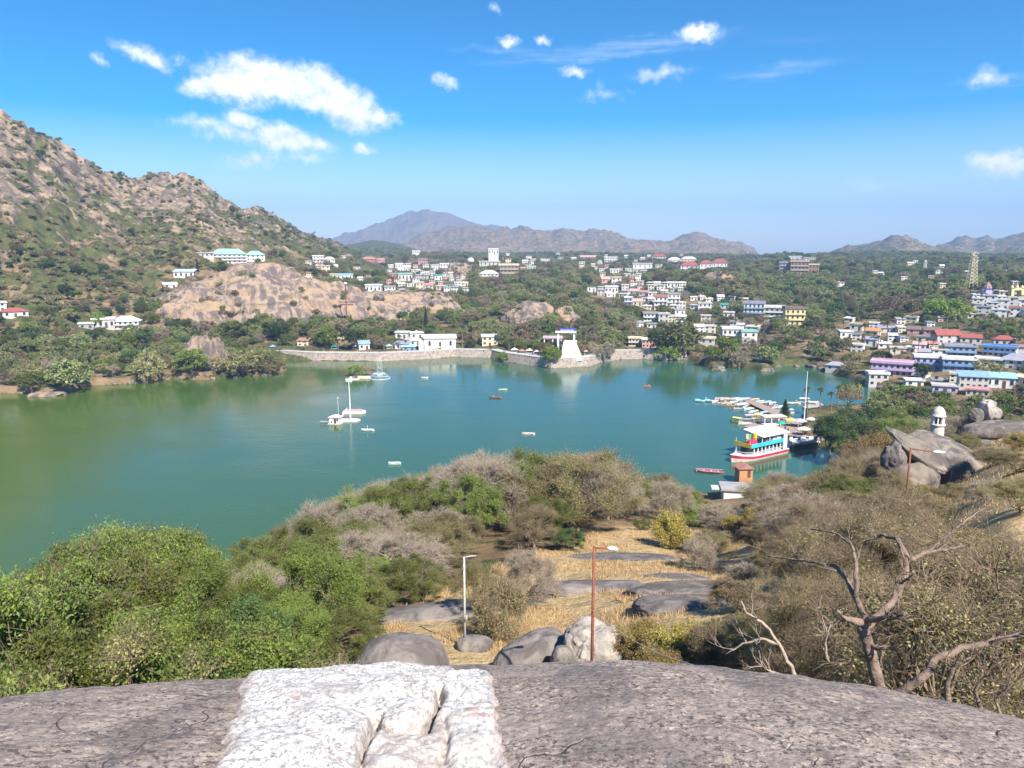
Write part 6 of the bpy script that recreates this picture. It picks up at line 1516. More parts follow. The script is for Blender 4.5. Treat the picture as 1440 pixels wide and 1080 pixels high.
# sheds by the water
def shed(px, py, wpx, hpx, wall, rc, label, dpt, yaw, d, ridge=.3):
    P = at_d(px, py, d); k = m_per_px(*P); w = wpx * k; h = hpx * k
    o = empty('boat_shed', P, -math.atan2(P[0], P[1]) + R(yaw), label=label, cat='shed')
    MB().box(-w / 2, w / 2, 0, dpt, -6, h * (1 - ridge)).build('wall', pm(wall), o)
    a, e, hw = w / 2 + .3, .4, h * (1 - ridge)
    MB().add([(-a, -e, hw - .1), (0, -e, h), (a, -e, hw - .1), (-a, dpt + e, hw - .1), (0, dpt + e, h), (a, dpt + e, hw - .1), (-a + .3, -e + .3, hw - .25), (a - .3, dpt + e - .3, hw - .25)], [(0, 1, 4, 3), (1, 2, 5, 4), (0, 2, 1), (3, 4, 5), (3, 5, 2, 0)]).build('roof', pm(rc), o)
    return o, w, h
o, w_, h_ = shed(1049, 672, 19, 19, 'O', 'r', 'orange brick hut with red roof beside the party boat', 3.4, 22, 200)
q = link('door', DOORM, o); q.location = (w_ * .22, -.002, .1); q.scale = (.8, 1, 1.8)
P = at_d(1040, 706, 176); k = m_per_px(*P)
o = empty('flat_roofed_shed', P, -math.atan2(P[0], P[1]) + R(8), label='long whitewashed shed with sagging grey flat roof at the wooded point', cat='shed')
MB().box(-22 * k, 26 * k, 0, 5.5, -5, 16 * k).build('wall', pm('W'), o); MB().box(-26 * k, 27 * k, -.5, 6, 16 * k, 16 * k + .35).build('roof', pm('G'), o); MB().box(-38 * k, -24 * k, 1, 4, 16 * k - .3, 16 * k - .05).build('awning', pm('S'), o)

# white chhatri tower on the right slope
P = at_d(1317, 612, 118); k = m_per_px(*P)
o = empty('domed_turret', (P[0], P[1], P[2]), label='small whitewashed round turret with open arches and dome', cat='turret')
zs = hz(P[0], P[1]) - P[2] - 1
MB().lathe([(9.5 * k, min(zs, -2)), (9.2 * k, 0), (8.4 * k, 14 * k), (10.2 * k, 15 * k), (10.2 * k, 16.5 * k), (8.2 * k, 16.8 * k)], 24).build('shaft', mat('old_whitewash', (.66, .62, .56), .9, var=.8, vscale=2.0, dirt=(.34, .29, .24), bump=.6, bscale=7), o, smooth=False)
for a in range(8):
    q = a * math.pi / 4 + .3; MB().box(-1.3 * k, 1.3 * k, -.9 * k, .9 * k, 16.8 * k, 27 * k, rz=0).build('pillar', M_WHITE, o, loc=(7.2 * k * math.cos(q), 7.2 * k * math.sin(q), 0), rz=q)
MB().lathe([(3.6 * k, 16.81 * k), (3.6 * k, 27 * k)], 10).build('core', M_GLASS, o)
MB().lathe([(9.6 * k, 27 * k), (10 * k, 28.4 * k), (8.6 * k, 29 * k), (8.4 * k, 33 * k), (7 * k, 37 * k), (4.2 * k, 40 * k), (.3 * k, 41.5 * k)], 24).build('dome', mat('old_whitewash'), o, smooth=True)

# ------------------------------------------------------------------ rocks on the near slopes
SLABS = []
def boulder(px, py, d, rx, ry, h, seed, label, m=R_DARK, rz=0, amp=.10, tilt=(0, 0), sub=6, freq=1.0, sink=.35, cut=None):
    c = at_d(px, py, d)
    rock('boulder', (c[0], c[1], c[2] - h * .92), (rx, ry, h), rz, seed, label, m, sub, amp, freq, tilt=tilt)
    SLABS.append((c[0], c[1], min(rx, ry) * .9))
def gslab(px, py, rx, ry, h, seed, label, rz=0, m=R_DARK, up=.0):
    h *= .62
    P = hit(px, py); sl_ = 14
    rock('rock_slab', (P[0], P[1], P[2] - h * .35 + up), (rx, ry, h), rz, seed, label, m, 6, .10, 1.1, tilt=(-sl_, 0)); SLABS.append((P[0], P[1], min(rx, ry) * .8))
gslab(872, 786, 5.6, 3.4, 1.1, 101, 'flat dark rock slab behind the brown lamp post, farthest of the clearing'); gslab(848, 824, 5.4, 1.9, .8, 102, 'flat dark rock slab right across the clearing behind the lamp post'); gslab(945, 812, 2.6, 1.2, .6, 103, 'short dark slab between the two wide ones'); gslab(1010, 828, 5.6, 2.4, .8, 104, 'wide grey slab under the dry twigs right of the clearing', m=R_GREY)
gslab(985, 850, 4.0, 2.0, .9, 106, 'dark sloping slab in front of the wide grey one'); gslab(775, 836, 1.5, 2.0, .5, 107, 'narrow dark slab right of the round thorn bush')
gslab(640, 860, 6.0, 2.4, 1.2, 108, 'long smooth dark slab behind the white lamp post', rz=12)
boulder(566, 900, 31, 1.9, 1.7, 1.5, 109, 'large smooth brown boulder behind the whitewashed patch', rz=-6)
boulder(752, 896, 32, 1.9, 1.3, 1.6, 110, 'dark wedge boulder left of the pale split boulder', rz=24, tilt=(0, -14))
boulder(836, 879, 31, 1.4, 1.1, 1.6, 111, 'pale grey split boulder behind the brown lamp post', m=rock_mat('granite_pale', (.38, .345, .31), (.24, .215, .195), (.32, .285, .25), sc=1.6, bump=1.0), rz=8, amp=.2, freq=1.5)
boulder(792, 912, 30, .55, .7, 1.0, 112, 'small pale boulder wedged left of the split boulder', m=R_GREY)
boulder(668, 896, 37, .9, .7, .5, 113, 'small grey rock at the foot of the white lamp post', m=R_GREY)
# split grey outcrop with a raised beak
def frog():
    # silhouette polygon (photo px -> metres at 88 m), swept back with a rounded profile
    P = at_d(1325, 690, 86); k = m_per_px(*P); yaw = -math.atan2(P[0], P[1])
    rock('rock_outcrop', (P[0] + 1.4, P[1] + 3, P[2] + .3), (5.1, 4.0, 4.0), math.degrees(yaw) - 8, 121, 'big grey rounded outcrop below the domed turret', R_GREY, 6, .13, 1.2, tilt=(0, 18))
    # beak: a tapering slab leaning up to the left
    v, f = ICO[6]; v = v.copy(); d = fbm(v[:, 0] * 1.4 + 7, v[:, 1] * 1.4, v[:, 2] * 1.4, 5, 123) * .10
    v *= (1 + d[:, None]); t = (v[:, 0] + 1) / 2; taper = .42 + .80 * np.clip(t, 0, 1) ** .8
    v[:, 2] *= taper * 1.0; v[:, 1] *= .55 + .45 * t; v *= [3.5, 2.4, 1.15]; v[:, 2] += .8 * (1 - t) ** 2
    me = npmesh('rock_outcrop', v, [f], R_GREY, smooth=True)
    o = link('rock_outcrop', me, label='pointed grey rock beak rising left of the domed turret', cat='rock'); o.location = (P[0] - 2.2, P[1] + 1.6, P[2] + 3.6); o.rotation_euler = (0, R(24), yaw + R(-6))
    rock('rock_outcrop', (P[0] - 3.4, P[1] - 1.0, P[2] + 1.2), (2.4, 2.0, 1.8), 20, 125, 'dark undercut boulder below the rock beak', R_GREY, 5, .16, 1.4)
    rock('rock_outcrop', (P[0] - 4.5, P[1] + 1.2, P[2] + 3.2), (1.5, 1.2, 1.5), 50, 127, 'small dark block behind the undercut boulder', R_DARK, 5, .2, 1.4)
    rock('rock_outcrop', (P[0] + 6.3, P[1] - 1.5, P[2] - 1.0), (1.8, 2.2, 3.2), -20, 129, 'dark cleft rock at the right foot of the grey outcrop', R_GREY, 5, .2, 1.5)
frog()
P = at_d(1408, 603, 122); k = m_per_px(*P)
rock('boulder', (P[0], P[1], P[2] - .2), (4.6, 3.0, 1.25), -12, 131, 'flat grey boulder topping the stack at the right edge', R_GREY, 5, .10, 1.1, tilt=(0, -6))
rock('boulder', (P[0] - 2.0, P[1] - 1.2, P[2] - 2.9), (3.8, 3.2, 1.9), 10, 133, 'rounded grey boulder under the flat one', R_GREY, 5, .12, 1.1)
rock('boulder', (P[0] + 2.2, P[1] - .8, P[2] - 2.2), (2.6, 2.4, 1.0), -16, 135, 'tan boulder under the right end of the flat one', R_GREY, 5, .12, 1.1)
rock('boulder', (P[0] + .6, P[1] + 4, P[2] + 1.4), (1.2, 1.4, 1.8), 10, 137, 'upright pale boulder behind the flat one', rock_mat('granite_tan', (.48, .41, .36), (.30, .26, .24), (.44, .35, .30), sc=1.2), 5, .34, 1.0)
rock('boulder', (P[0] - 1.5, P[1] + 3.6, P[2] + .9), (.9, 1.0, 1.3), 40, 139, 'small dark boulder left of the upright pale one', R_GREY, 5, .15, 1.3)

# ------------------------------------------------------------------ lamp posts, wires, litter
M_LAMP = mat('lamp_white', (.80, .80, .78), .4)
def lamp(px, pyb, pyt, d, m, rad, label, arm_px, arm_dy, zb=None, depth=2):
    P = at_d(px, pyb, d); k = m_per_px(*P); zg = hz(P[0], P[1]); T = at_d(px, pyt, d)
    o = empty('lamp_post', (P[0], P[1], zg), label=label, cat='lamp post')
    h = T[2] - zg; L = arm_px * k
    MB().tube([(0, 0, -.4), (0, 0, h)], [rad, rad * .8], 12).build('pole', m, o, smooth=True)
    MB().tube([(0, 0, h - .03), (L * .5, 0, h - .02 + arm_dy * k * .5), (L, 0, h + arm_dy * k)], rad * .55, 8).build('arm', m, o, smooth=True)
    return o, h, L, k
o, h_, L_, k = lamp(832, 945, 769, 25.5, M_RUST, .062, 'rust brown lamp post with white lamp head in the clearing', 20, -2)
LP1 = (o.location.copy(), h_)
MB().tube([(L_ - .05, 0, h_ - .05), (L_ + .08, 0, h_ - .05), (L_ + .26, 0, h_ - .08), (L_ + .33, 0, h_ - .10)], [.045, .085, .07, .02], 10).build('lamp_head', M_LAMP, o, smooth=True)
o, h_, L_, k = lamp(654, 906, 783, 37, mat('galvanised', (.52, .52, .50), .45, var=.4, vscale=8), .065, 'thin white grey lamp post standing in the dry grass', 10, 1)
MB().tube([(L_ - .1, 0, h_ + .03), (L_ + .25, 0, h_ + .06)], [.05, .03], 8).build('lamp_head', M_CONC, o)
MB().box(.06, .16, -.35, .02, h_ * .36, h_ * .37).build('bracket', M_CONC, o)
o, h_, L_, k = lamp(1277, 672, 630, 62, M_RUST, .085, 'rust brown lamp post before the big grey outcrop', 32, -5)
MB().tube([(L_ - .05, 0, h_ - 5 * k), (L_ + .3, 0, h_ - 5.2 * k), (L_ + .85, 0, h_ - 6 * k)], [.06, .13, .05], 10).build('lamp_head', M_LAMP, o, smooth=True)
M_WIRE = mat('wire', (.55, .50, .42), .5)
for i, (za, e, dd) in enumerate([(.62, (1012, 945), 17), (.36, (950, 950), 17), (.34, (905, 950), 17)]):
    A = Vector(LP1[0]) + Vector((0, 0, LP1[1] * za)); B = Vector(at_d(e[0], e[1], dd)); pts = [A.lerp(B, t_ / 8) - Vector((0, 0, .35 * math.sin(math.pi * t_ / 8))) for t_ in range(9)]
    MB().tube(pts, .009, 5).build('cable', M_WIRE, label='slack pale cable %s running from the rust brown lamp post to the rock' % ('highest of three', 'second of three', 'lowest of three')[i], cat='cable')
P = hit(655, 911)
b_ = MB(); rr = random.Random(9)
b_.lathe([(.10, 0), (.16, .12), (.13, .22), (.05, .25)], 9); b_.build('plastic_bag', mat('turquoise_plastic', (.05, .55, .52), .4), label='crumpled turquoise plastic bag in the dry grass by the white post', cat='litter', loc=(P[0], P[1], P[2]))

# ------------------------------------------------------------------ the rock in front of the camera
AZK = [(-60, .50), (-36.7, .529), (-21, .585), (-8, .60), (8, .606), (21.4, .585), (37, .561), (60, .54)]
def fix_tan(px, py): a, e = azel(px, py); return a, -math.tan(e)
_sk = [fix_tan(*q) for q in [(-300, 1010), (0, 982), (170, 966), (340, 952), (520, 944), (700, 937), (850, 932), (960, 936), (1100, 951), (1250, 975), (1440, 1015), (1700, 1080)]]
R1, TT = 1.2, 2.4
def rockz(az, r, detail=True):
    tn = np.interp(az, [q[0] for q in _sk], [q[1] for q in _sk])
    h0 = tn * (R1 + TT / 2); b = tn / (2 * TT); x0_, y0_ = r * np.sin(az), r * np.cos(az); z = EYE - h0 - b * np.clip(r - R1, 0, None) ** 2
    if detail:
        x, y = r * np.sin(az), r * np.cos(az)
        z = z + fbm(x * .9, y * .9, None, 3, 201) * .012 + fbm(x * 6, y * 6, None, 4, 205) * .006 + fbm(x * 38, y * 38, None, 3, 207) * .0022
    return z
def rock_hit(px, py):
    a, e = azel(px, py); tn = math.tan(e); rs = np.linspace(.8, 3.9, 1200); zz = rockz(np.full_like(rs, a), rs, False); ray = EYE + tn * rs; ok = np.where(ray <= zz)[0]
    r = rs[ok[0]] if len(ok) else 3.6; return r * math.sin(a), r * math.cos(a)
SLAB_PX = [(300, 1090), (312, 1060), (330, 1010), (338, 970), (347, 951), (372, 946), (400, 947), (427, 943), (435, 948), (470, 944), (520, 943), (548, 938), (585, 937), (612, 940), (640, 946), (665, 945), (688, 948), (696, 962), (700, 990), (706, 1030), (709, 1065), (712, 1095)]
def slab_outline():
    Q = np.array([rock_hit(*q) for q in SLAB_PX]); return np.concatenate([Q, [[Q[-1][0], .55], [Q[0][0], .55]]])
def front_rock():
    az = np.linspace(R(-62), R(62), 900); r = np.concatenate([np.linspace(.35, 1.4, 120, False), np.linspace(1.4, 4.2, 420, False), np.linspace(4.2, 9, 60)])
    A, Rr = np.meshgrid(az, r, indexing='ij'); Z = rockz(A, Rr); SX_, SY_ = Rr * np.sin(A), Rr * np.cos(A); SDI = -sdist(SX_, SY_, slab_outline()) + fbm(SX_ * 9, SY_ * 9, None, 4, 301) * .018; Z = Z - .16 * sst(.012, .03, SDI); V = np.stack([Rr * np.sin(A), Rr * np.cos(A), Z], -1).reshape(-1, 3)
    I = np.arange(A.size).reshape(A.shape); f = np.stack([I[:-1, :-1], I[:-1, 1:], I[1:, 1:], I[1:, :-1]], -1).reshape(-1, 4)
    m = bpy.data.materials.new('lichen_granite'); m.use_nodes = True; t = NT(m.node_tree); b = t.n['Principled BSDF']; pos = t.new('ShaderNodeNewGeometry').outputs['Position']
    big = t.noise(pos, .9, 4, .6); mid = t.noise(pos, 9, 6, .72, .4); fine = t.noise(pos, 55, 6, .78); vf = t.noise(pos, 150, 4, .8)
    c = t.mix(t.sstep(mid, .38, .62), (.25, .193, .155), (.48, .378, .31)); c = t.mix(t.math('MULTIPLY', t.sstep(big, .48, .62), .45), c, (.26, .205, .18))
    c = t.mix(t.math('MULTIPLY', t.sstep(fine, .50, .62), .8), c, (.64, .56, .49)); c = t.mix(t.math('MULTIPLY', t.sstep(t.noise(pos, 48, 5, .75), .52, .58), .9), c, (.060, .054, .056))
    c = t.mix(t.math('MULTIPLY', t.sstep(vf, .56, .66), .6), c, (.50, .46, .42))
    c = t.mix(t.math('MULTIPLY', t.sstep(t.noise(pos, 4.5, 7, .8, 1.0), .60, .68), .7), c, (.34, .30, .26))
    c = t.mix(t.math('MULTIPLY', t.sstep(t.noise(pos, 2.1, 6, .7, .6), .52, .60), .45), c, (.40, .33, .29)); c = t.mix(t.math('MULTIPLY', t.sstep(t.noise(t.vmath('MULTIPLY', pos, (1.6, .5, 1)), 1.6, 5, .65), .50, .62), .5), c, (.13, .115, .12))
    ck = t.math('SUBTRACT', 1, t.sstep(t.math('ABSOLUTE', t.math('SUBTRACT', t.noise(pos, 1.15, 3, .55, .9), .47)), 0.0, .0045)); ck = t.math('MULTIPLY', ck, t.sstep(t.noise(pos, 1.3, 2, .5), .46, .60)); c = t.mix(t.math('MULTIPLY', ck, .5), c, (.07, .06, .06))
    t.put(b.inputs['Base Color'], c); b.inputs['Roughness'].default_value = .9; b.inputs['Specular IOR Level'].default_value = .2
    bp = t.new('ShaderNodeBump'); bp.inputs['Strength'].default_value = .95; bp.inputs['Distance'].default_value = .014; t.put(bp.inputs['Height'], t.math('SUBTRACT', t.math('ADD', t.noise(pos, 30, 8, .75), t.math('MULTIPLY', mid, .9)), t.math('MULTIPLY', ck, .8))); t.put(b.inputs['Normal'], bp.outputs[0])
    me = npmesh('granite_ledge', V, [f], m, smooth=True); link('granite_ledge', me, label='broad dark speckled granite ledge along the bottom of the view', cat='rock')
front_rock()
def white_slab():
    out = [(300, 1090), (312, 1060), (330, 1010), (338, 970), (347, 951), (372, 946), (400, 947), (427, 943), (435, 948), (470, 944), (520, 943), (548, 938), (585, 937), (612, 940), (640, 946), (665, 945), (688, 948), (696, 962), (700, 990), (706, 1030), (709, 1065), (712, 1095)]
    Q = np.array([rock_hit(*q) for q in out]); Q = np.concatenate([Q, [[Q[-1][0], .55], [Q[0][0], .55]]])
    crk = [[(617, 975), (620, 985), (608, 1008), (596, 1028)], [(529, 1010), (527, 1024), (517, 1044), (509, 1056), (507, 1080)], [(619, 984), (637, 990), (650, 978), (663, 962)], [(596, 1028), (575, 1030), (556, 1036), (529, 1022)], [(624, 1012), (630, 1035), (622, 1065)], [(706, 1040), (690, 1044), (664, 1052)]]
    xs = np.arange(Q[:, 0].min() - .06, Q[:, 0].max() + .06, .0045); ys = np.arange(.62, Q[:, 1].max() + .08, .0055)
    X, Y = np.meshgrid(xs, ys, indexing='ij'); az = np.arctan2(X, Y); r = np.hypot(X, Y)
    wob = fbm(X * 9, Y * 9, None, 4, 301) * .018; sd = -sdist(X, Y, Q) + wob
    top = .022 * sst(0, .025, sd) + .010 * sst(.02, .25, sd)
    u1 = fbm(X * 2.6, Y * 2.6, None, 3, 311) * .020 + fbm(X * 22, Y * 22, None, 4, 313) * .0028 + np.abs(fbm(X * 4 + 3, Y * 3, None, 3, 317)) * -.010
    carve = 0
    for i, c in enumerate(crk):
        pts = np.array([rock_hit(*q) for q in c]); dm = np.full(X.shape, 9.)
        for a, b in zip(pts[:-1], pts[1:]):
            e = b - a; t = np.clip(((X - a[0]) * e[0] + (Y - a[1]) * e[1]) / (e @ e), 0, 1); dm = np.minimum(dm, np.hypot(X - a[0] - t * e[0], Y - a[1] - t * e[1]))
        dm = dm + wob * .35; w_ = (.016, .014, .009, .010, .012, .008)[i]; dp = (.07, .06, .02, .03, .025, .02)[i]
        carve = carve + dp * np.exp(-(dm / w_) ** 2) + dp * .10 * np.exp(-(dm / (w_ * 5)) ** 2)
    rec = np.array([rock_hit(*q) for q in [(532, 1028), (565, 1018), (600, 1020), (618, 1000), (636, 1030), (628, 1060), (615, 1100), (507, 1100), (514, 1056)]])
    rc = sst(-.05, .04, -sdist(X, Y, rec) + wob * 1.6 + fbm(X * 5, Y * 5, None, 3, 335) * .03); carve = carve + rc * (.013 + .012 * fbm(X * 9, Y * 9, None, 4, 331))
    Z = rockz(az, r) + np.where(sd > 0, top + u1 * sst(0, .06, sd) - carve * sst(.0, .02, sd), -.03)
    V = np.stack([X, Y, Z], -1).reshape(-1, 3); I = np.arange(X.size).reshape(X.shape); keep = sd > -.012
    f = np.stack([I[:-1, :-1], I[1:, :-1], I[1:, 1:], I[:-1, 1:]], -1); kq = keep[:-1, :-1] & keep[1:, :-1] & keep[1:, 1:] & keep[:-1, 1:]; f = f[kq]
    u, inv = np.unique(f, return_inverse=True)
    cov = np.stack([rc.ravel(), np.clip(carve.ravel() * 14, 0, 1), sst(0, .05, sd).ravel(), np.ones(X.size)], -1)
    m = bpy.data.materials.new('whitewashed_stone'); m.use_nodes = True; t = NT(m.node_tree); b = t.n['Principled BSDF']; pos = t.new('ShaderNodeNewGeometry').outputs['Position']
    at = t.new('ShaderNodeAttribute', attribute_name='cov'); sp = t.new('ShaderNodeSeparateColor'); t.put(sp.inputs[0], at.outputs['Color'])
    st = t.vmath('MULTIPLY', pos, (1, .55, 1)); mid = t.noise(st, 14, 7, .78, .8); fine = t.noise(st, 60, 6, .8)
    c = t.mix(t.sstep(mid, .30, .60), (.56, .515, .465), (.88, .85, .79)); c = t.mix(t.math('MULTIPLY', t.sstep(fine, .49, .58), .9), c, (.30, .27, .255)); c = t.mix(t.math('MULTIPLY', t.sstep(t.noise(st, 34, 6, .8), .56, .62), .7), c, (.24, .22, .20)); c = t.mix(t.math('MULTIPLY', t.sstep(t.noise(pos, 26, 5, .7), .60, .70), .6), c, (.40, .36, .34))
    c = t.mix(t.math('MULTIPLY', t.sstep(t.noise(pos, 5.5, 3, .5), .665, .69), .75), c, (.46, .27, .24))
    pk = t.mix(t.sstep(mid, .4, .6), (.34, .25, .22), (.52, .42, .38)); pk = t.mix(t.math('MULTIPLY', t.sstep(fine, .45, .6), .5), pk, (.62, .57, .54))
    c = t.mix(t.math('MULTIPLY', t.sstep(t.noise(pos, 3.2, 5, .65), .50, .66), .55), c, (.44, .39, .36)); c = t.mix(t.math('MULTIPLY', sp.outputs[0], .5), c, pk); c = t.mix(t.math('MULTIPLY', sp.outputs[1], .65), c, (.27, .19, .16)); c = t.mix(t.math('MULTIPLY', t.math('SUBTRACT', 1, sp.outputs[2]), .8), c, (.40, .30, .27))
    t.put(b.inputs['Base Color'], c); b.inputs['Roughness'].default_value = .92; b.inputs['Specular IOR Level'].default_value = .15
    bp = t.new('ShaderNodeBump'); bp.inputs['Strength'].default_value = .9; bp.inputs['Distance'].default_value = .010; t.put(bp.inputs['Height'], t.math('ADD', t.noise(st, 24, 8, .75), t.math('MULTIPLY', mid, 1.2))); t.put(b.inputs['Normal'], bp.outputs[0])
    me = npmesh('whitewashed_stone', V[u], [inv.reshape(f.shape)], m, smooth=True, attrs={'cov': cov[u]}); link('whitewashed_stone', me, label='cracked whitewashed stone block set on the dark granite ledge', cat='stone')
white_slab()

for (px, pyt, pw, d_, kd) in [(1262, 655, 80, 78, 'olive'), (1300, 690, 90, 76, 'yellow'), (1345, 690, 100, 72, 'olive'), (1395, 660, 80, 84, 'thorn'), (1425, 690, 80, 66, 'olive'), (1390, 715, 90, 58, 'thorn'), (1430, 640, 70, 95, 'yellow'), (1290, 612, 60, 108, 'bare'), (1345, 585, 70, 125, 'bare'), (1360, 610, 60, 112, 'olive'), (1235, 605, 90, 130, 'yellow'), (1250, 640, 80, 100, 'bare'), (1435, 730, 110, 46, 'olive')]:
    T = at_d(px, pyt, d_); z = hz(T[0], T[1]); near_tree(kd, T[0], T[1], max(T[2] - z, 1.8), pw * .5 * m_per_px(*T), None, z=z)
for (px, pyt, pw, d_, kd) in [(1120, 800, 170, 23, 'olive'), (1180, 745, 180, 27, 'olive'), (1265, 725, 190, 30, 'olive'), (1335, 742, 170, 25, 'olive'), (1405, 765, 180, 21, 'olive'), (1150, 860, 150, 16, 'olive'), (1310, 850, 170, 15, 'olive'), (1395, 840, 170, 17, 'olive'), (1440, 800, 160, 19, 'olive'), (1090, 850, 120, 29, 'olive'), (1225, 800, 160, 19, 'olive'), (1120, 735, 130, 44, 'olive'), (1200, 705, 140, 48, 'olive'), (1300, 712, 130, 42, 'olive')]:
    T = at_d(px, pyt, d_); z = hz(T[0], T[1]); near_tree(kd, T[0], T[1], max(T[2] - z, 1.8), pw * .5 * m_per_px(*T), None, z=z, var=2)
# ------------------------------------------------------------------ dead tree and branches beside the ledge
M_DEAD = mat('dead_wood', (.27, .20, .155), .9, var=.8, vscale=5, dirt=(.13, .09, .065), bump=.9, bscale=20)
M_DEADP = mat('dead_wood_pale', (.40, .32, .25), .9, var=.6, vscale=5, dirt=(.22, .16, .12), bump=.6, bscale=20)
def limbs(name, paths, d0, label, m, cat, seed, twigs=5, base_part='trunk'):
    """paths: (photo points with distance offsets, start radius, end radius); twigs fork off at random"""
    rr = random.Random(seed); o = None
    for pi_, (pts, ra, rb) in enumerate(paths):
        W_ = [Vector(at_d(p[0], p[1], d0 + (p[2] if len(p) > 2 else 0))) for p in pts]
        fine = []
        for i in range(len(W_) - 1):
            n = 4
            for q in range(n):
                v = W_[i].lerp(W_[i + 1], q / n); L = (W_[i + 1] - W_[i]).length
                fine.append(v + (Vector((rr.gauss(0, 1), rr.gauss(0, 1), rr.gauss(0, 1))) * L * .022 if q or i else Vector()))
        fine.append(W_[-1])
        if o is None:
            org = fine[0].copy(); o = empty(name, org, label=label, cat=cat)
        loc = [p - org for p in fine]; n = len(loc); m_ = MB(); rad = [ra + (rb - ra) * i / (n - 1) for i in range(n)]
        m_.tube(loc, [r_ * rr.uniform(.92, 1.1) for r_ in rad], 9)
        for k_ in range(twigs if pi_ else 2):
            i = rr.randrange(int(n * .35), n - 1); a = loc[i]; t = (loc[min(i + 1, n - 1)] - loc[i - 1]).normalized()
            def fork(a, t, L, r_, dep):
                dv = (t + Vector((rr.gauss(0, .6), rr.gauss(0, .5), rr.gauss(.2, .5)))).normalized(); p = [a]; nn = 5
                for s_ in range(nn):
                    dv = (dv + Vector((rr.gauss(0, .16), rr.gauss(0, .16), rr.gauss(.03, .14)))).normalized(); p.append(p[-1] + dv * L / nn)
                m_.tube(p, [r_ * (1 - .8 * s_ / nn) for s_ in range(nn + 1)], 5)
                if dep: 
                    for _ in range(3): fork(p[rr.randrange(1, nn)], dv, L * .55, r_ * .5, dep - 1)
            fork(a, t, rr.uniform(.25, .7) * max(.5, (W_[-1] - W_[0]).length * .45), max(rad[i] * .5, .006), 2)
        m_.build(base_part if pi_ == 0 else 'branch', m, o, smooth=True)
    return o
limbs('dead_tree', [([(1248, 1010), (1238, 970), (1228, 930), (1216, 895), (1213, 880)], .074, .056),
                    ([(1214, 888), (1217, 868), (1205, 845, .3), (1190, 815, .6), (1172, 795, .9), (1140, 790, 1.2), (1105, 785, 1.4), (1080, 782, 1.5)], .040, .010),
                    ([(1202, 840, .3), (1204, 800, .5), (1200, 770, .8), (1180, 752, 1.1), (1140, 744, 1.4)], .028, .008),
                    ([(1216, 884), (1240, 862, .2), (1260, 840, .4), (1272, 810, .6), (1276, 785, .7)], .045, .032),
                    ([(1276, 790, .7), (1300, 778, .9), (1330, 773, 1.1), (1355, 768, 1.2)], .030, .016),
                    ([(1276, 786, .7), (1262, 758, 1.0), (1240, 752, 1.2), (1215, 762, 1.3)], .035, .010),
                    ([(1300, 778, .9), (1330, 755, 1.2), (1360, 730, 1.6), (1385, 715, 1.9)], .02, .007),
                    ([(1212, 875), (1190, 870, -.2), (1172, 855, -.3)], .045, .012), ([(1218, 872), (1250, 868, -.2), (1275, 862, -.3)], .04, .014)], 8.6,
      'dead grey tree forking widely beside the granite ledge', M_DEAD, 'dead tree', 5, 6)
limbs('fallen_branch', [([(1250, 982), (1275, 968), (1300, 952), (1318, 925, .2), (1350, 912, .4), (1400, 902, .6), (1470, 885, .8)], .042, .026), ([(1335, 1000), (1332, 960), (1345, 935), (1365, 925)], .03, .010), ([(1380, 1000), (1372, 970), (1390, 945)], .02, .006), ([(1410, 1010), (1400, 985), (1425, 960)], .018, .006)], 7.4,
      'long bare branch reaching right from the foot of the dead tree', M_DEAD, 'branch', 8, 6, 'limb')
limbs('dead_bough', [([(1124, 962), (1108, 930), (1095, 905), (1078, 880), (1050, 862), (1042, 845)], .024, .009), ([(1095, 905), (1070, 898), (1045, 905), (1020, 920)], .018, .006), ([(1120, 960), (1085, 945), (1062, 930)], .018, .006), ([(1165, 930, .3), (1160, 905, .3), (1168, 880, .3)], .016, .006)], 8.0,
      'pale bare bough poking up at the ledge left of the dead tree', M_DEADP, 'branch', 15, 6, 'limb')
# round thorn bushes of the clearing
for (px, pyt, pw, d_, kd, lb) in [(905, 868, 90, 31, 'yellow', 'yellow green shrub right of the split boulder'), (965, 872, 100, 29, 'yellow', 'yellow green shrub under the slack cables'), (1010, 880, 90, 27, 'thorn', 'tan thorny shrub at the right end of the clearing'), (1040, 850, 80, 38, 'thorn', 'dry thorny shrub in front of the dark sloping slab'), (930, 905, 90, 24, 'yellow', 'low yellow green shrub touching the ledge line'), (1075, 860, 110, 26, 'olive', 'olive bush left of the pale bare bough'), (905, 735, 80, 92, 'bright', 'green bush behind the far end of the clearing'), (1060, 745, 90, 70, 'thorn', 'brown thorn thicket right of the far slabs'), (1000, 748, 90, 75, 'olive', 'olive bush closing the far right of the clearing'), (955, 740, 70, 80, 'yellow', 'ochre bush closing the far end of the clearing'), (800, 742, 90, 72, 'dark', 'dark bush at the top left of the clearing'), (1085, 800, 120, 48, 'olive', 'olive bush overhanging the wide grey slab'), (1045, 815, 90, 50, 'thorn', 'dry twiggy bush growing over the wide grey slab'), (430, 888, 95, 19, 'thorn', 'pale twiggy shrub just behind the whitewashed stone'), (500, 905, 80, 21, 'thorn', 'low pale twiggy shrub left of the brown boulder')]:
    T = at_d(px, pyt, d_); z = hz(T[0], T[1]); k = m_per_px(*T); near_tree(kd, T[0], T[1], max(T[2] - z, 1.5), pw * .5 * k, lb, None, z=z, var=1 if 'twiggy' in lb else 0)
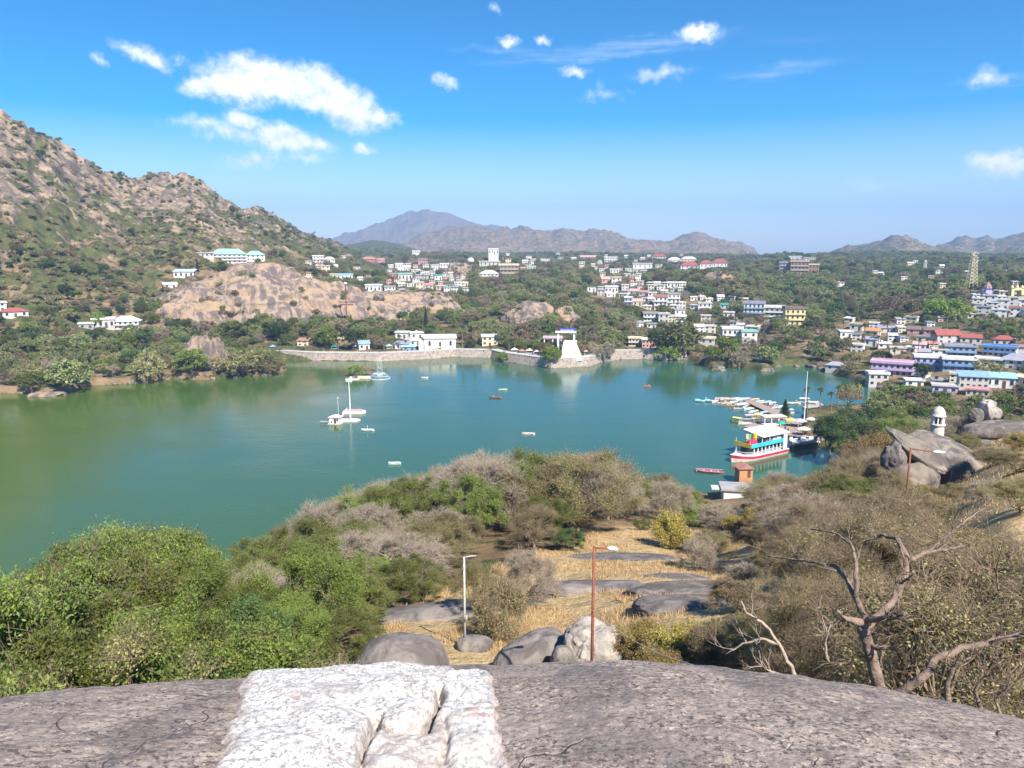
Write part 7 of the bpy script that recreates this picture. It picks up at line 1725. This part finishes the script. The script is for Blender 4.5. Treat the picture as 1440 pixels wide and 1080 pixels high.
for (px, pyb, pyt, pw, lb, kd) in [(703, 893, 822, 80, 'round olive thorn bush right of the white lamp post', 'thorn'), (668, 862, 790, 70, 'greyish thorn tree just behind the round olive thorn bush', 'olive'), (745, 850, 775, 60, 'pale thorn tree behind the round olive thorn bush', 'bare'),                            (985, 800, 740, 60, 'brown twiggy bush behind the far slabs', 'thorn'), (940, 770, 715, 50, 'yellow bush behind the far slabs', 'yellow'), (330, 840, 792, 40, 'rust brown bush at the lake edge between the green crowns', 'thorn')]:
    P = hit(px, min(pyb, 938)); dd = math.hypot(P[0], P[1]) if pyb < 938 else 19; P = at_d(px, pyb, dd); z = hz(P[0], P[1]); r_ = pray(px, pyt); top = EYE + r_[2] / math.hypot(r_[0], r_[1]) * dd
    near_tree(kd, P[0], P[1], max(top - z, 1.2), pw * .5 * m_per_px(*P), lb, None, z=z, var=1 if (kd == 'thorn' and 'twiggy' in lb) else 0)
dry_grass()
pts, kinds = far_woods()
_c = {}
ml = []
for k in kinds:
    i = _c.get(k, 0); _c[k] = i + 1; ml.append(FPM[k][i])
instanced('woodland', pts, ml)
def hill_scrub():
    rng = np.random.default_rng(12); n = 26000
    az = rng.uniform(R(-42), azel(520, 400)[0], n); d = 440 + (1500 - 440) * rng.uniform(0, 1, n) ** .75; x, y = d * np.sin(az), d * np.cos(az)
    nn = fbm(x / 48, y / 48, None, 4, 55); out = []
    for i in range(n):
        i_ = int((az[i] - GAZ[0]) / (GAZ[1] - GAZ[0])); j_ = int(np.searchsorted(GD, d[i])); hl = GHILL[i_, j_]
        if not (.05 < hl <= 1.0): continue
        z = GZ[i_, j_]; p = .12 + .95 * np.clip(nn[i] * 1.5 + .1, 0, 1) * (1.1 - min(z / 170, .85)) + (.45 if hl < .6 else 0)
        if rng.uniform() > p: continue
        if any(((x[i] - c[0]) / c[2]) ** 2 + ((y[i] - c[1]) / c[3]) ** 2 < 1 for c in OUTC): continue
        big = rng.uniform() < (.22 if z < 60 else .05)
        w = 4 if big else 1.6
        if d[i] < 1200 and not far_ok(x[i], y[i], z, w * 1.3, w, d[i]): continue
        out.append((x[i], y[i], z - .2, rng.integers(2, 5) if big else rng.integers(0, 2), (rng.uniform(.45, .85) if big else rng.uniform(.5, 1.5))))
    print('scrub', len(out)); instanced('hillside_scrub', out, [FPM['bush'][0], FPM['bush'][1], FPM['forest'][0], FPM['drywood'][1], FPM['dark'][0]])
hill_scrub()
build_haze()
